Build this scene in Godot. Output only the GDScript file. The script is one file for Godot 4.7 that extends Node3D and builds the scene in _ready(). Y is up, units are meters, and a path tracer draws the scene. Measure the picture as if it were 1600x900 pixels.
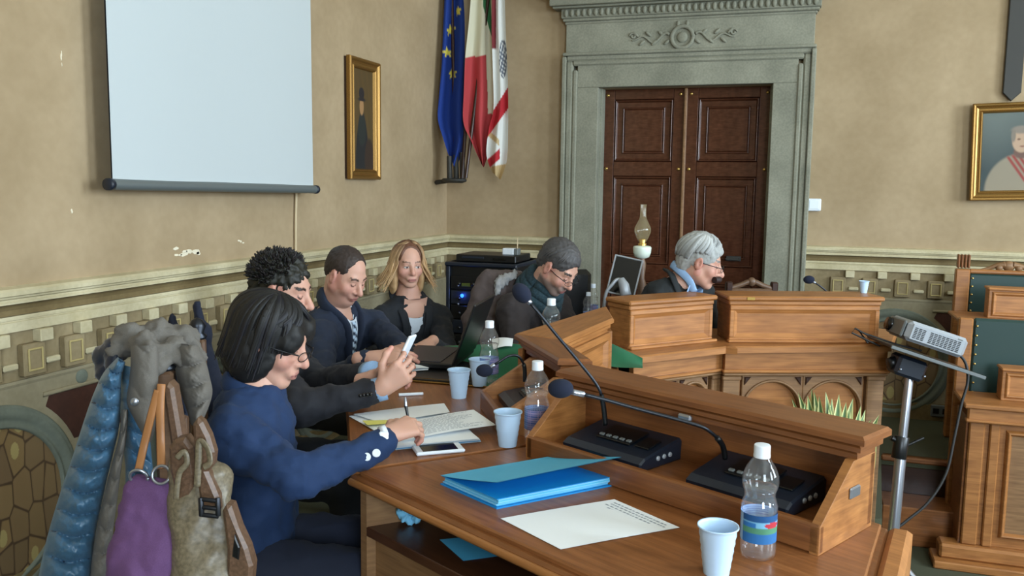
extends Node3D
# A council chamber: people seated round a horseshoe of wooden desks under a projection screen.

const FPX := 1350.0
const CAM := Vector3(0, 1.45, 0)
const WX := -2.5      # plane of the left wall
const WZ := -6.0      # plane of the back wall
const LOW := -0.42    # floor of the well inside the horseshoe
var RB := Basis.from_euler(Vector3(deg_to_rad(-6.65), deg_to_rad(18.25), deg_to_rad(0.757)))
var M := {}
var used := {}

# ---------------------------------------------------------------- pixels of the photograph to places
func ray(x: float, y: float) -> Vector3:
	return RB * Vector3((x - 800.0) / FPX, -(y - 450.0) / FPX, -1.0)
func on_y(x: float, y: float, h: float) -> Vector3:
	var r := ray(x, y)
	return CAM + r * ((h - CAM.y) / r.y)
func on_x(x: float, y: float, w: float) -> Vector3:
	var r := ray(x, y)
	return CAM + r * ((w - CAM.x) / r.x)
func on_z(x: float, y: float, w: float) -> Vector3:
	var r := ray(x, y)
	return CAM + r * ((w - CAM.z) / r.z)
func at_d(x: float, y: float, d: float) -> Vector3:
	return CAM + ray(x, y) * d
func v2(p: Vector3) -> Vector2:
	return Vector2(p.x, p.z)

# ---------------------------------------------------------------- mesh builder
class MB:
	var v := PackedVector3Array()
	var n := PackedVector3Array()
	var uv := PackedVector2Array()
	var c := PackedColorArray()
	var ix := PackedInt32Array()
	var color := Color.WHITE
	var colored := false
	func put(p: Vector3, nn: Vector3, u := Vector2.ZERO) -> int:
		v.append(p); n.append(nn); uv.append(u); c.append(color)
		return v.size() - 1
	func tri(a: Vector3, b: Vector3, d: Vector3) -> void:
		var nn := (b - a).cross(d - a).normalized()
		var i := put(a, nn); put(b, nn); put(d, nn)
		ix.append_array(PackedInt32Array([i, i + 2, i + 1]))
	func quad(a: Vector3, b: Vector3, d: Vector3, e: Vector3) -> void:
		var nn := (d - a).cross(e - b).normalized()
		var i := put(a, nn, Vector2(0, 1)); put(b, nn, Vector2(1, 1)); put(d, nn, Vector2(1, 0)); put(e, nn, Vector2(0, 0))
		ix.append_array(PackedInt32Array([i, i + 2, i + 1, i, i + 3, i + 2]))
	# rows of points; smooth shading; cols: optional rows of colours
	func grid(rows: Array, wrap := false, flip := false, cols: Array = []) -> void:
		var m: int = rows.size()
		var k: int = rows[0].size()
		var base := v.size()
		for i in m:
			var up: PackedVector3Array = rows[mini(i + 1, m - 1)]
			var dn: PackedVector3Array = rows[maxi(i - 1, 0)]
			var me: PackedVector3Array = rows[i]
			for j in k:
				var a: Vector3
				var b: Vector3
				if wrap:
					a = me[(j + 1) % k]; b = me[(j + k - 1) % k]
				else:
					a = me[mini(j + 1, k - 1)]; b = me[maxi(j - 1, 0)]
				var du := a - b
				if du.length_squared() < 1e-12:
					var oth: PackedVector3Array = up if i == 0 else dn
					if wrap:
						du = oth[(j + 1) % k] - oth[(j + k - 1) % k]
					else:
						du = oth[mini(j + 1, k - 1)] - oth[maxi(j - 1, 0)]
				var nn := du.cross(up[j] - dn[j])
				if nn.length_squared() < 1e-18:
					nn = Vector3.UP
				nn = nn.normalized()
				if flip:
					nn = -nn
				v.append(me[j]); n.append(nn)
				uv.append(Vector2(float(j) / (k if wrap else k - 1), float(i) / maxf(m - 1, 1)))
				c.append(cols[i][j] if cols.size() else color)
		var kk := k if wrap else k - 1
		for i in m - 1:
			for j in kk:
				var p := base + i * k + j
				var q := base + i * k + (j + 1) % k
				if flip:
					ix.append_array(PackedInt32Array([p, q, q + k, p, q + k, p + k]))
				else:
					ix.append_array(PackedInt32Array([p, q + k, q, p, p + k, q + k]))
	func box(ce: Vector3, size: Vector3, bev := 0.003, bs := Basis.IDENTITY) -> void:
		var s := size * 0.5
		bev = minf(bev, minf(s.x, minf(s.y, s.z)) * 0.9)
		var f := func(x: float, y: float, z: float) -> Vector3: return ce + bs * Vector3(x, y, z)
		var X := s.x - bev
		var Y := s.y - bev
		var Z := s.z - bev
		quad(f.call(X, -s.y, -Z), f.call(X, -s.y, Z), f.call(-X, -s.y, Z), f.call(-X, -s.y, -Z))
		quad(f.call(-X, s.y, -Z), f.call(-X, s.y, Z), f.call(X, s.y, Z), f.call(X, s.y, -Z))
		quad(f.call(-X, -Y, s.z), f.call(X, -Y, s.z), f.call(X, Y, s.z), f.call(-X, Y, s.z))
		quad(f.call(X, -Y, -s.z), f.call(-X, -Y, -s.z), f.call(-X, Y, -s.z), f.call(X, Y, -s.z))
		quad(f.call(s.x, -Y, Z), f.call(s.x, -Y, -Z), f.call(s.x, Y, -Z), f.call(s.x, Y, Z))
		quad(f.call(-s.x, -Y, -Z), f.call(-s.x, -Y, Z), f.call(-s.x, Y, Z), f.call(-s.x, Y, -Z))
		if bev <= 0.0:
			return
		for sy in [-1.0, 1.0]:
			for sz in [-1.0, 1.0]:
				face4(f.call(-X, sy * s.y, sz * Z), f.call(X, sy * s.y, sz * Z), f.call(X, sy * Y, sz * s.z), f.call(-X, sy * Y, sz * s.z), ce)
			for sx in [-1.0, 1.0]:
				face4(f.call(sx * X, sy * s.y, -Z), f.call(sx * X, sy * s.y, Z), f.call(sx * s.x, sy * Y, Z), f.call(sx * s.x, sy * Y, -Z), ce)
				for sz in [-1.0, 1.0]:
					face3(f.call(sx * X, sy * s.y, sz * Z), f.call(sx * s.x, sy * Y, sz * Z), f.call(sx * X, sy * Y, sz * s.z), ce)
		for sx in [-1.0, 1.0]:
			for sz in [-1.0, 1.0]:
				face4(f.call(sx * s.x, -Y, sz * Z), f.call(sx * s.x, Y, sz * Z), f.call(sx * X, Y, sz * s.z), f.call(sx * X, -Y, sz * s.z), ce)
	# a face turned away from the point ce
	func face4(a: Vector3, b: Vector3, d: Vector3, e: Vector3, ce: Vector3) -> void:
		if (d - a).cross(e - b).dot(a + d - ce * 2.0) < 0.0:
			quad(e, d, b, a)
		else:
			quad(a, b, d, e)
	func face3(a: Vector3, b: Vector3, d: Vector3, ce: Vector3) -> void:
		if (b - a).cross(d - a).dot(a - ce) < 0.0:
			tri(d, b, a)
		else:
			tri(a, b, d)
	# polygon in x, z drawn up from y0 to y1, its upper edge chamfered; xf turns the result
	func prism(poly: PackedVector2Array, y0: float, y1: float, xf := Transform3D.IDENTITY, bev := 0.0) -> void:
		var k := poly.size()
		if not Geometry2D.is_polygon_clockwise(poly):
			poly = poly.duplicate()
			poly.reverse()
		var inn := PackedVector2Array()
		for i in k:
			if bev > 0.0:
				var a := (poly[i] - poly[(i + k - 1) % k]).normalized()
				var b := (poly[(i + 1) % k] - poly[i]).normalized()
				var na := Vector2(-a.y, a.x)
				var nb := Vector2(-b.y, b.x)
				var bis := (na + nb)
				var l := maxf(bis.length_squared(), 0.2)
				inn.append(poly[i] + bis * (2.0 * bev / l) * (-1.0 if Geometry2D.is_polygon_clockwise(poly) else 1.0) * -1.0)
			else:
				inn.append(poly[i])
		if bev > 0.0 and absf(area(inn)) > absf(area(poly)):
			for i in k:
				inn[i] = poly[i] * 2.0 - inn[i]
		var g := func(p: Vector2, y: float) -> Vector3: return xf * Vector3(p.x, y, p.y)
		var mid := Vector3.ZERO
		for p in poly:
			mid += g.call(p, (y0 + y1) * 0.5)
		mid /= k
		var up := (xf.basis * Vector3.UP).normalized()
		var ts := Geometry2D.triangulate_polygon(poly)
		for t in range(0, ts.size(), 3):
			var a3: Vector3 = g.call(inn[ts[t]], y1)
			var b3: Vector3 = g.call(inn[ts[t + 1]], y1)
			var d3: Vector3 = g.call(inn[ts[t + 2]], y1)
			if (b3 - a3).cross(d3 - a3).dot(up) < 0.0:
				tri(a3, d3, b3)
			else:
				tri(a3, b3, d3)
			a3 = g.call(poly[ts[t]], y0); b3 = g.call(poly[ts[t + 1]], y0); d3 = g.call(poly[ts[t + 2]], y0)
			if (b3 - a3).cross(d3 - a3).dot(up) > 0.0:
				tri(a3, d3, b3)
			else:
				tri(a3, b3, d3)
		var ym := y1 - bev
		for i in k:
			var p := poly[i]
			var q := poly[(i + 1) % k]
			# clockwise in x, z seen with z down: outward is to the left of p -> q
			quad(g.call(q, y0), g.call(p, y0), g.call(p, ym), g.call(q, ym))
			if bev > 0.0:
				quad(g.call(q, ym), g.call(p, ym), g.call(inn[i], y1), g.call(inn[(i + 1) % k], y1))
	static func area(p: PackedVector2Array) -> float:
		var s := 0.0
		for i in p.size():
			s += p[i].cross(p[(i + 1) % p.size()])
		return s * 0.5
	# profile of (radius, height), turned about y
	func lathe(prof: PackedVector2Array, seg := 24, xf := Transform3D.IDENTITY) -> void:
		var rows := []
		for p in prof:
			var r := PackedVector3Array()
			for j in seg:
				var a := TAU * j / seg
				r.append(xf * Vector3(p.x * cos(a), p.y, p.x * sin(a)))
			rows.append(r)
		grid(rows, true, true)
	func tube(path: PackedVector3Array, rad: PackedFloat32Array, seg := 8, flat := 1.0, side := Vector3.ZERO) -> void:
		var m := path.size()
		var t0 := (path[1] - path[0]).normalized()
		var N := side
		if N == Vector3.ZERO:
			N = Vector3.UP if absf(t0.y) < 0.9 else Vector3.RIGHT
		var rows := []
		for i in m:
			var t := (path[mini(i + 1, m - 1)] - path[maxi(i - 1, 0)]).normalized()
			N = (N - t * N.dot(t)).normalized()
			var B := t.cross(N)
			var rr := rad[mini(i, rad.size() - 1)]
			if i == 0:
				rows.append(ring(path[i], N, B, 0.0, flat, seg))
			rows.append(ring(path[i], N, B, rr, flat, seg))
			if i == m - 1:
				rows.append(ring(path[i], N, B, 0.0, flat, seg))
		grid(rows, true, false)
	func ring(p: Vector3, N: Vector3, B: Vector3, r: float, flat: float, seg: int) -> PackedVector3Array:
		var out := PackedVector3Array()
		for j in seg:
			var a := TAU * j / seg
			out.append(p + N * (r * cos(a)) + B * (r * flat * sin(a)))
		return out
	func ball(ce: Vector3, r: Vector3, bs := Basis.IDENTITY, seg := 14, rings := 9) -> void:
		var rows := []
		for i in rings + 1:
			var t := PI * i / rings - PI / 2
			var row := PackedVector3Array()
			for j in seg:
				var a := TAU * j / seg
				row.append(ce + bs * Vector3(r.x * cos(t) * cos(a), r.y * sin(t), r.z * cos(t) * sin(a)))
			rows.append(row)
		grid(rows, true, true)
	func mesh(inv := Transform3D.IDENTITY) -> ArrayMesh:
		var vv := v
		var nn := n
		if inv != Transform3D.IDENTITY:
			vv = inv * v
			nn = Transform3D(inv.basis, Vector3.ZERO) * n
		var a := []
		a.resize(Mesh.ARRAY_MAX)
		a[Mesh.ARRAY_VERTEX] = vv
		a[Mesh.ARRAY_NORMAL] = nn
		a[Mesh.ARRAY_TEX_UV] = uv
		if colored:
			a[Mesh.ARRAY_COLOR] = c
		a[Mesh.ARRAY_INDEX] = ix
		var o := ArrayMesh.new()
		o.add_surface_from_arrays(Mesh.PRIMITIVE_TRIANGLES, a)
		return o

# ---------------------------------------------------------------- distance field and surface nets
class Fld:
	var o: Vector3
	var h: float
	var nx: int
	var ny: int
	var nz: int
	var d := PackedFloat32Array()
	func _init(lo: Vector3, hi: Vector3, hh: float) -> void:
		h = hh
		o = lo
		nx = int((hi.x - lo.x) / h) + 2
		ny = int((hi.y - lo.y) / h) + 2
		nz = int((hi.z - lo.z) / h) + 2
		d.resize(nx * ny * nz)
		d.fill(0.5)
	func span(lo: Vector3, hi: Vector3) -> PackedInt32Array:
		return PackedInt32Array([clampi(int((lo.x - o.x) / h), 0, nx - 1), clampi(int((hi.x - o.x) / h) + 1, 0, nx - 1), clampi(int((lo.y - o.y) / h), 0, ny - 1), clampi(int((hi.y - o.y) / h) + 1, 0, ny - 1), clampi(int((lo.z - o.z) / h), 0, nz - 1), clampi(int((hi.z - o.z) / h) + 1, 0, nz - 1)])
	# tapered capsule from a to b; sub carves it out
	func cap(a: Vector3, b: Vector3, ra: float, rb: float, k := 0.02, sub := false) -> void:
		var e := maxf(ra, rb) + k + 2.0 * h
		var s := span(a.min(b) - Vector3.ONE * e, a.max(b) + Vector3.ONE * e)
		var ba := b - a
		var bb := 1.0 / maxf(ba.length_squared(), 1e-9)
		var dr := rb - ra
		for z in range(s[4], s[5] + 1):
			for y in range(s[2], s[3] + 1):
				var at := (z * ny + y) * nx
				for x in range(s[0], s[1] + 1):
					var p := Vector3(o.x + x * h, o.y + y * h, o.z + z * h) - a
					var t := clampf(p.dot(ba) * bb, 0.0, 1.0)
					var q := (p - ba * t).length() - ra - dr * t
					var w := d[at + x]
					if sub:
						q = -q
						var g := maxf(k - absf(w - q), 0.0) / k
						d[at + x] = maxf(w, q) + g * g * k * 0.25
					else:
						var g := maxf(k - absf(w - q), 0.0) / k
						d[at + x] = minf(w, q) - g * g * k * 0.25
	func ell(c: Vector3, r: Vector3, bs := Basis.IDENTITY, k := 0.02, sub := false) -> void:
		var e := maxf(r.x, maxf(r.y, r.z)) + k + 2.0 * h
		var s := span(c - Vector3.ONE * e, c + Vector3.ONE * e)
		var inv := bs.transposed()
		for z in range(s[4], s[5] + 1):
			for y in range(s[2], s[3] + 1):
				var at := (z * ny + y) * nx
				for x in range(s[0], s[1] + 1):
					var p := (inv * (Vector3(o.x + x * h, o.y + y * h, o.z + z * h) - c)) / r
					var k0 := p.length()
					var k1 := (p / r).length()
					var q := k0 * (k0 - 1.0) / maxf(k1, 1e-6)
					var w := d[at + x]
					var g: float
					if sub:
						q = -q
						g = maxf(k - absf(w - q), 0.0) / k
						d[at + x] = maxf(w, q) + g * g * k * 0.25
					else:
						g = maxf(k - absf(w - q), 0.0) / k
						d[at + x] = minf(w, q) - g * g * k * 0.25
	# everything on the far side of the plane is cut away
	func cut(p0: Vector3, nn: Vector3, reach := 99.0) -> void:
		var m := nn.normalized()
		for z in nz:
			for y in ny:
				var at := (z * ny + y) * nx
				for x in nx:
					if d[at + x] < 0.1:
						var p := Vector3(o.x + x * h, o.y + y * h, o.z + z * h) - p0
						if p.length() < reach:
							d[at + x] = maxf(d[at + x], p.dot(m))
	func into(mb: MB, noise: FastNoiseLite = null, amp := 0.0, paint = null, disp = null) -> void:
		var id := PackedInt32Array()
		id.resize(d.size())
		id.fill(-1)
		var lim := 4.0 * h
		var sy := nx
		var sz := nx * ny
		var offs := PackedInt32Array([0, 1, sy, sy + 1, sz, sz + 1, sz + sy, sz + sy + 1])
		var base := mb.v.size()
		var pv := PackedVector3Array()
		for z in nz - 1:
			for y in ny - 1:
				var at := (z * ny + y) * nx
				for x in nx - 1:
					var i := at + x
					var d0 := d[i]
					if d0 > lim or d0 < -lim:
						continue
					var neg := 0
					for q in 8:
						if d[i + offs[q]] < 0.0:
							neg += 1
					if neg == 0 or neg == 8:
						continue
					var sum := Vector3.ZERO
					var cnt := 0
					for q in 8:
						var dq := d[i + offs[q]]
						for bit in 3:
							var r := q | (1 << bit)
							if r == q:
								continue
							var dr := d[i + offs[r]]
							if (dq < 0.0) != (dr < 0.0):
								var t := dq / (dq - dr)
								var pt := Vector3(q & 1, (q >> 1) & 1, (q >> 2) & 1)
								pt[bit] = t
								sum += pt
								cnt += 1
					id[i] = pv.size()
					pv.append(o + (Vector3(x, y, z) + sum / cnt) * h)
		var pn := PackedVector3Array()
		pn.resize(pv.size())
		var tri := PackedInt32Array()
		for z in range(1, nz - 1):
			for y in range(1, ny - 1):
				var at := (z * ny + y) * nx
				for x in range(1, nx - 1):
					var i := at + x
					var d0 := d[i]
					if d0 > lim or d0 < -lim:
						continue
					for ax in 3:
						var st := 1 if ax == 0 else (sy if ax == 1 else sz)
						var d1 := d[i + st]
						if (d0 < 0.0) == (d1 < 0.0):
							continue
						var u := sy if ax == 0 else (sz if ax == 1 else 1)
						var w := sz if ax == 0 else (1 if ax == 1 else sy)
						var a := id[i - u - w]
						var b := id[i - w]
						var cc := id[i]
						var e := id[i - u]
						if a < 0 or b < 0 or cc < 0 or e < 0:
							continue
						if d0 < 0.0:
							tri.append_array(PackedInt32Array([a, cc, b, a, e, cc]))
						else:
							tri.append_array(PackedInt32Array([a, b, cc, a, cc, e]))
		for t in range(0, tri.size(), 3):
			var nn := (pv[tri[t + 2]] - pv[tri[t]]).cross(pv[tri[t + 1]] - pv[tri[t]])
			pn[tri[t]] += nn; pn[tri[t + 1]] += nn; pn[tri[t + 2]] += nn
		for i in pn.size():
			pn[i] = pn[i].normalized()
		if noise:
			for i in pv.size():
				var out := noise.get_noise_3dv(pv[i]) * amp
				if disp != null:
					out += float(disp.call(pv[i]))
				pv[i] += pn[i] * out
			pn.fill(Vector3.ZERO)
			for t in range(0, tri.size(), 3):
				var nn := (pv[tri[t + 2]] - pv[tri[t]]).cross(pv[tri[t + 1]] - pv[tri[t]])
				pn[tri[t]] += nn; pn[tri[t + 1]] += nn; pn[tri[t + 2]] += nn
			for i in pn.size():
				pn[i] = pn[i].normalized()
		for i in pv.size():
			if paint != null:
				mb.color = paint.call(pv[i])
			mb.put(pv[i], pn[i], Vector2(pv[i].x, pv[i].y))
		for t in tri:
			mb.ix.append(t + base)

# ---------------------------------------------------------------- objects, parts, labels
func numbered(called: String) -> String:
	var k: int = used.get(called, 0)
	used[called] = k + 1
	return called if k == 0 else "%s_%03d" % [called, k]
func thing(called: String, label: String, category: String, at := Vector3.ZERO, turn := 0.0, group := "") -> Node3D:
	var o := Node3D.new()
	o.name = numbered(called)
	add_child(o)
	o.position = at
	o.rotation.y = turn
	o.set_meta("label", label)
	o.set_meta("category", category)
	if group != "":
		o.set_meta("group", group)
	return o
# adds the mesh under parent; the points of mb are world places unless local
func part(mb: MB, called: String, m: Material, parent: Node3D, local := false) -> MeshInstance3D:
	var o := MeshInstance3D.new()
	o.name = called
	o.mesh = mb.mesh(Transform3D.IDENTITY if local else parent.global_transform.affine_inverse())
	o.material_override = null
	o.mesh.surface_set_material(0, m)
	parent.add_child(o, true)
	return o
func solo(mb: MB, called: String, m: Material, label: String, category: String, at: Vector3, group := "") -> MeshInstance3D:
	var o := MeshInstance3D.new()
	o.name = numbered(called)
	add_child(o)
	o.position = at
	o.mesh = mb.mesh(Transform3D(Basis.IDENTITY, -at))
	o.mesh.surface_set_material(0, m)
	o.set_meta("label", label)
	o.set_meta("category", category)
	if group != "":
		o.set_meta("group", group)
	return o
func struct(mb: MB, called: String, m: Material, label: String) -> MeshInstance3D:
	var o := MeshInstance3D.new()
	o.name = called
	add_child(o)
	o.mesh = mb.mesh()
	o.mesh.surface_set_material(0, m)
	o.set_meta("kind", "structure")
	o.set_meta("label", label)
	o.set_meta("category", called.split("_")[0])
	return o
func bx(ce: Vector3, size: Vector3, bev := 0.003, bs := Basis.IDENTITY) -> MB:
	var m := MB.new()
	m.box(ce, size, bev, bs)
	return m
func fwd(dir: Vector3, up := Vector3.UP) -> Basis:
	# z along dir, y near up
	var z := dir.normalized()
	var x := up.cross(z).normalized()
	return Basis(x, z.cross(x), z)
func curve(pts: Array, k := 6) -> PackedVector3Array:
	var out := PackedVector3Array()
	var m: int = pts.size()
	for i in m - 1:
		var a: Vector3 = pts[maxi(i - 1, 0)]
		var b: Vector3 = pts[i]
		var e: Vector3 = pts[i + 1]
		var f: Vector3 = pts[mini(i + 2, m - 1)]
		for j in k:
			out.append(b.cubic_interpolate(e, a, f, float(j) / k))
	out.append(pts[m - 1])
	return out
func rads(a: float, b: float, k: int) -> PackedFloat32Array:
	var r := PackedFloat32Array()
	for i in k:
		r.append(lerpf(a, b, float(i) / maxf(k - 1, 1)))
	return r

# ---------------------------------------------------------------- materials
func noise_img(w: int, h: int, freq: float, oct: int, sd: int, kind := FastNoiseLite.TYPE_SIMPLEX_SMOOTH) -> Image:
	var f := FastNoiseLite.new()
	f.seed = sd
	f.noise_type = kind
	f.frequency = freq
	f.fractal_octaves = oct
	var im := f.get_seamless_image(w, h)
	im.convert(Image.FORMAT_L8)
	return im
func toned(im: Image, lo: Color, hi: Color, gam := 1.0) -> ImageTexture:
	var src := im.get_data()
	var lut := PackedByteArray()
	for i in 256:
		var c := lo.lerp(hi, pow(i / 255.0, gam))
		lut.append_array(PackedByteArray([int(clampf(c.r, 0, 1) * 255), int(clampf(c.g, 0, 1) * 255), int(clampf(c.b, 0, 1) * 255)]))
	var out := PackedByteArray()
	out.resize(src.size() * 3)
	for i in src.size():
		var k := src[i] * 3
		out[i * 3] = lut[k]
		out[i * 3 + 1] = lut[k + 1]
		out[i * 3 + 2] = lut[k + 2]
	return ImageTexture.create_from_image(Image.create_from_data(im.get_width(), im.get_height(), false, Image.FORMAT_RGB8, out))
func blend_l(a: Image, b: Image, t: float) -> Image:
	var x := a.get_data()
	var y := b.get_data()
	for i in x.size():
		x[i] = int(x[i] * (1.0 - t) + y[i] * t)
	return Image.create_from_data(a.get_width(), a.get_height(), false, Image.FORMAT_L8, x)
func mat(called: String, c: Color, rough := 0.6, metal := 0.0, tex: Texture2D = null, scale := Vector3.ONE, world := false) -> StandardMaterial3D:
	var m := StandardMaterial3D.new()
	m.resource_name = called
	m.albedo_color = c
	m.roughness = rough
	m.metallic = metal
	if tex:
		m.albedo_texture = tex
		m.uv1_triplanar = true
		m.uv1_world_triplanar = world
		m.uv1_scale = scale
	M[called] = m
	return m
func vmat(called: String, rough := 0.6, sheen := 0.0) -> StandardMaterial3D:
	var m := mat(called, Color.WHITE, rough)
	m.vertex_color_use_as_albedo = true
	if sheen > 0.0:
		m.rim_enabled = true
		m.rim = sheen
	return m
func lin(r: float, g: float, b: float) -> Color:
	return Color(r, g, b).srgb_to_linear()

# ================================================================ the scene
func _ready() -> void:
	set_view()
	make_materials()
	build_room()
	build_door()
	build_wall_things()
	build_desks()
	build_far_bench()
	build_desk_things()
	build_chairs_and_bags()
	build_people()

func set_view() -> void:
	var cam := Camera3D.new()
	cam.name = "camera"
	add_child(cam)
	cam.position = CAM
	cam.basis = RB
	cam.fov = rad_to_deg(2.0 * atan(450.0 / FPX))
	cam.near = 0.05
	cam.current = true
	var e := Environment.new()
	e.background_mode = Environment.BG_SKY
	var sky := Sky.new()
	var sm := ProceduralSkyMaterial.new()
	sm.sky_top_color = Color(0.62, 0.76, 0.95)
	sm.sky_horizon_color = Color(0.86, 0.92, 1.0)
	sm.ground_bottom_color = Color(0.35, 0.36, 0.36)
	sm.ground_horizon_color = Color(0.7, 0.74, 0.78)
	sky.sky_material = sm
	e.sky = sky
	e.background_energy_multiplier = 2.5
	e.tonemap_mode = Environment.TONE_MAPPER_LINEAR
	e.tonemap_exposure = 1.32
	e.sdfgi_enabled = true
	e.ssao_enabled = true
	e.ssil_enabled = true
	var we := WorldEnvironment.new()
	we.name = "surroundings"
	we.environment = e
	add_child(we)
	# daylight entering by the tall windows of the right wall and of the wall behind the camera
	for w in WINDOWS:
		var l := AreaLight3D.new()
		l.name = "window_daylight"
		add_child(l, true)
		l.area_size = Vector2(w[2], w[4] - w[3])
		l.light_color = Color(0.88, 0.95, 1.0)
		l.light_energy = w[5]
		l.shadow_enabled = true
		l.area_range = 14.0
		if w[0] == "right":
			l.position = Vector3(RX - 0.06, (w[3] + w[4]) * 0.5, w[1])
			l.rotation.y = PI / 2
		else:
			l.position = Vector3(w[1], (w[3] + w[4]) * 0.5, NZ - 0.06)

const RX := 5.6     # right wall, out of view
const NZ := 3.6     # wall behind the camera
const CY := 4.6     # ceiling
# wall, place along it, width, sill, head, energy
const WINDOWS := [["right", -3.1, 1.5, 1.1, 3.5, 26.0], ["right", -0.1, 1.4, 1.1, 3.5, 20.0], ["near", 2.6, 1.6, 1.1, 3.7, 24.0]]

func make_materials() -> void:
	# wood: grain runs along the texture's u, which is a board's own x
	var g1 := noise_img(96, 512, 0.05, 4, 3)
	g1.resize(512, 512, Image.INTERPOLATE_CUBIC)
	var g2 := noise_img(24, 512, 0.16, 3, 9)
	g2.resize(512, 512, Image.INTERPOLATE_CUBIC)
	var g3 := noise_img(512, 512, 0.012, 3, 21)
	var grain := blend_l(blend_l(g1, g2, 0.4), g3, 0.3)
	var gt := toned(grain, Color(0.62, 0.57, 0.53), Color(1, 1, 1))
	var ws := Vector3(0.9, 2.4, 2.4)
	mat("desk_wood", Color(0.67, 0.44, 0.26), 0.30, 0, gt, ws)
	mat("gallery_wood", Color(0.62, 0.40, 0.225), 0.36, 0, gt, ws)
	mat("bench_wood", Color(0.76, 0.52, 0.29), 0.42, 0, gt, ws)
	mat("pale_wood", Color(0.82, 0.57, 0.33), 0.42, 0, gt, ws)
	mat("grey_wood", Color(0.64, 0.49, 0.33), 0.5, 0, gt, ws)
	mat("dark_wood", Color(0.26, 0.15, 0.10), 0.35, 0, gt, ws)
	mat("door_wood", Color(0.38, 0.235, 0.165), 0.17, 0, gt, Vector3(3.0, 1.2, 3.0))
	mat("shelf_wood", Color(0.36, 0.23, 0.15), 0.32, 0, gt, ws)
	mat("chair_wood", Color(0.50, 0.39, 0.30), 0.4, 0, gt, Vector3(3, 1.5, 3))
	# plaster, paint, stone
	var p1 := noise_img(512, 512, 0.006, 4, 5)
	var p2 := noise_img(512, 512, 0.06, 3, 12)
	var pl := blend_l(p1, p2, 0.3)
	mat("plaster", Color(0.70, 0.615, 0.490), 0.92, 0, toned(pl, Color(0.86, 0.845, 0.81), Color(1, 1, 1)), Vector3.ONE * 0.55, true)
	mat("dado_cream", Color(0.85, 0.81, 0.68), 0.85, 0, toned(pl, Color(0.80, 0.78, 0.72), Color(1, 1, 1)), Vector3.ONE * 1.3, true)
	mat("dado_brown", Color(0.53, 0.46, 0.31), 0.85, 0, toned(pl, Color(0.75, 0.72, 0.66), Color(1, 1, 1)), Vector3.ONE * 1.3, true)
	mat("dado_field", Color(0.65, 0.585, 0.45), 0.88, 0, toned(pl, Color(0.74, 0.72, 0.68), Color(1, 1, 1)), Vector3.ONE * 1.1, true)
	mat("dado_base", Color(0.67, 0.63, 0.52), 0.88, 0, toned(pl, Color(0.78, 0.77, 0.74), Color(1, 1, 1)), Vector3.ONE * 1.1, true)
	mat("dado_grey", Color(0.50, 0.53, 0.48), 0.85, 0, toned(pl, Color(0.76, 0.76, 0.74), Color(1, 1, 1)), Vector3.ONE * 1.6, true)
	mat("dado_red", Color(0.34, 0.20, 0.15), 0.8, 0, toned(pl, Color(0.7, 0.7, 0.7), Color(1, 1, 1)), Vector3.ONE * 1.6, true)
	mat("dado_gold", Color(0.72, 0.65, 0.44), 0.75)
	mat("flake", Color(0.90, 0.86, 0.76), 0.9)
	var s2 := noise_img(512, 512, 0.12, 3, 31)
	mat("stone", Color(0.62, 0.615, 0.545), 0.88, 0, toned(blend_l(p1, s2, 0.45), Color(0.70, 0.71, 0.70), Color(1, 1, 1)), Vector3.ONE * 0.9, true)
	mat("ceiling_paint", Color(0.86, 0.83, 0.76), 0.95)
	mat("carpet", Color(0.33, 0.34, 0.25), 0.95, 0, toned(s2, Color(0.7, 0.7, 0.7), Color(1, 1, 1)), Vector3.ONE * 3.0, true)
	# painted marble of the medallions: rounded cells with dark veins
	var mw := 256
	var gx := 9
	var gy := 5
	var rg := RandomNumberGenerator.new()
	rg.seed = 11
	var seeds := []
	for i in gx * gy:
		seeds.append([Vector2((i % gx) + rg.randf_range(0.15, 0.85), (i / gx) + rg.randf_range(0.15, 0.85)), rg.randf(), rg.randf_range(0.22, 0.4)])
	var out := PackedByteArray()
	out.resize(mw * mw * 3)
	for y in mw:
		for x in mw:
			var p := Vector2(x * gx / float(mw), y * gy / float(mw))
			var d1 := 9.0
			var d2 := 9.0
			var own := 0
			for oy in range(-1, 2):
				for ox in range(-1, 2):
					var cx := int(p.x) + ox
					var cy := int(p.y) + oy
					var id := posmod(cy, gy) * gx + posmod(cx, gx)
					var q: Vector2 = seeds[id][0] + Vector2(cx - posmod(cx, gx), cy - posmod(cy, gy))
					var d := (p - q).length()
					if d < d1:
						d2 = d1
						d1 = d
						own = id
					elif d < d2:
						d2 = d
			var c := Color(0.50, 0.41, 0.29).lerp(Color(0.60, 0.49, 0.32), seeds[own][1])
			if seeds[own][1] > 0.72 and d1 < seeds[own][2]:
				c = Color(0.72, 0.65, 0.42)
			c = Color(0.34, 0.26, 0.18).lerp(c, smoothstep(0.03, 0.10, d2 - d1))
			var k := (y * mw + x) * 3
			out[k] = int(c.r * 255)
			out[k + 1] = int(c.g * 255)
			out[k + 2] = int(c.b * 255)
	var mt := ImageTexture.create_from_image(Image.create_from_data(mw, mw, false, Image.FORMAT_RGB8, out))
	mat("marble", Color(0.95, 0.95, 0.95), 0.7, 0, mt, Vector3(1.75, 1.75, 1.75), true)
	# cloth
	var cl := noise_img(256, 256, 0.2, 3, 17)
	var weave := toned(cl, Color(0.80, 0.80, 0.80), Color(1, 1, 1))
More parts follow.
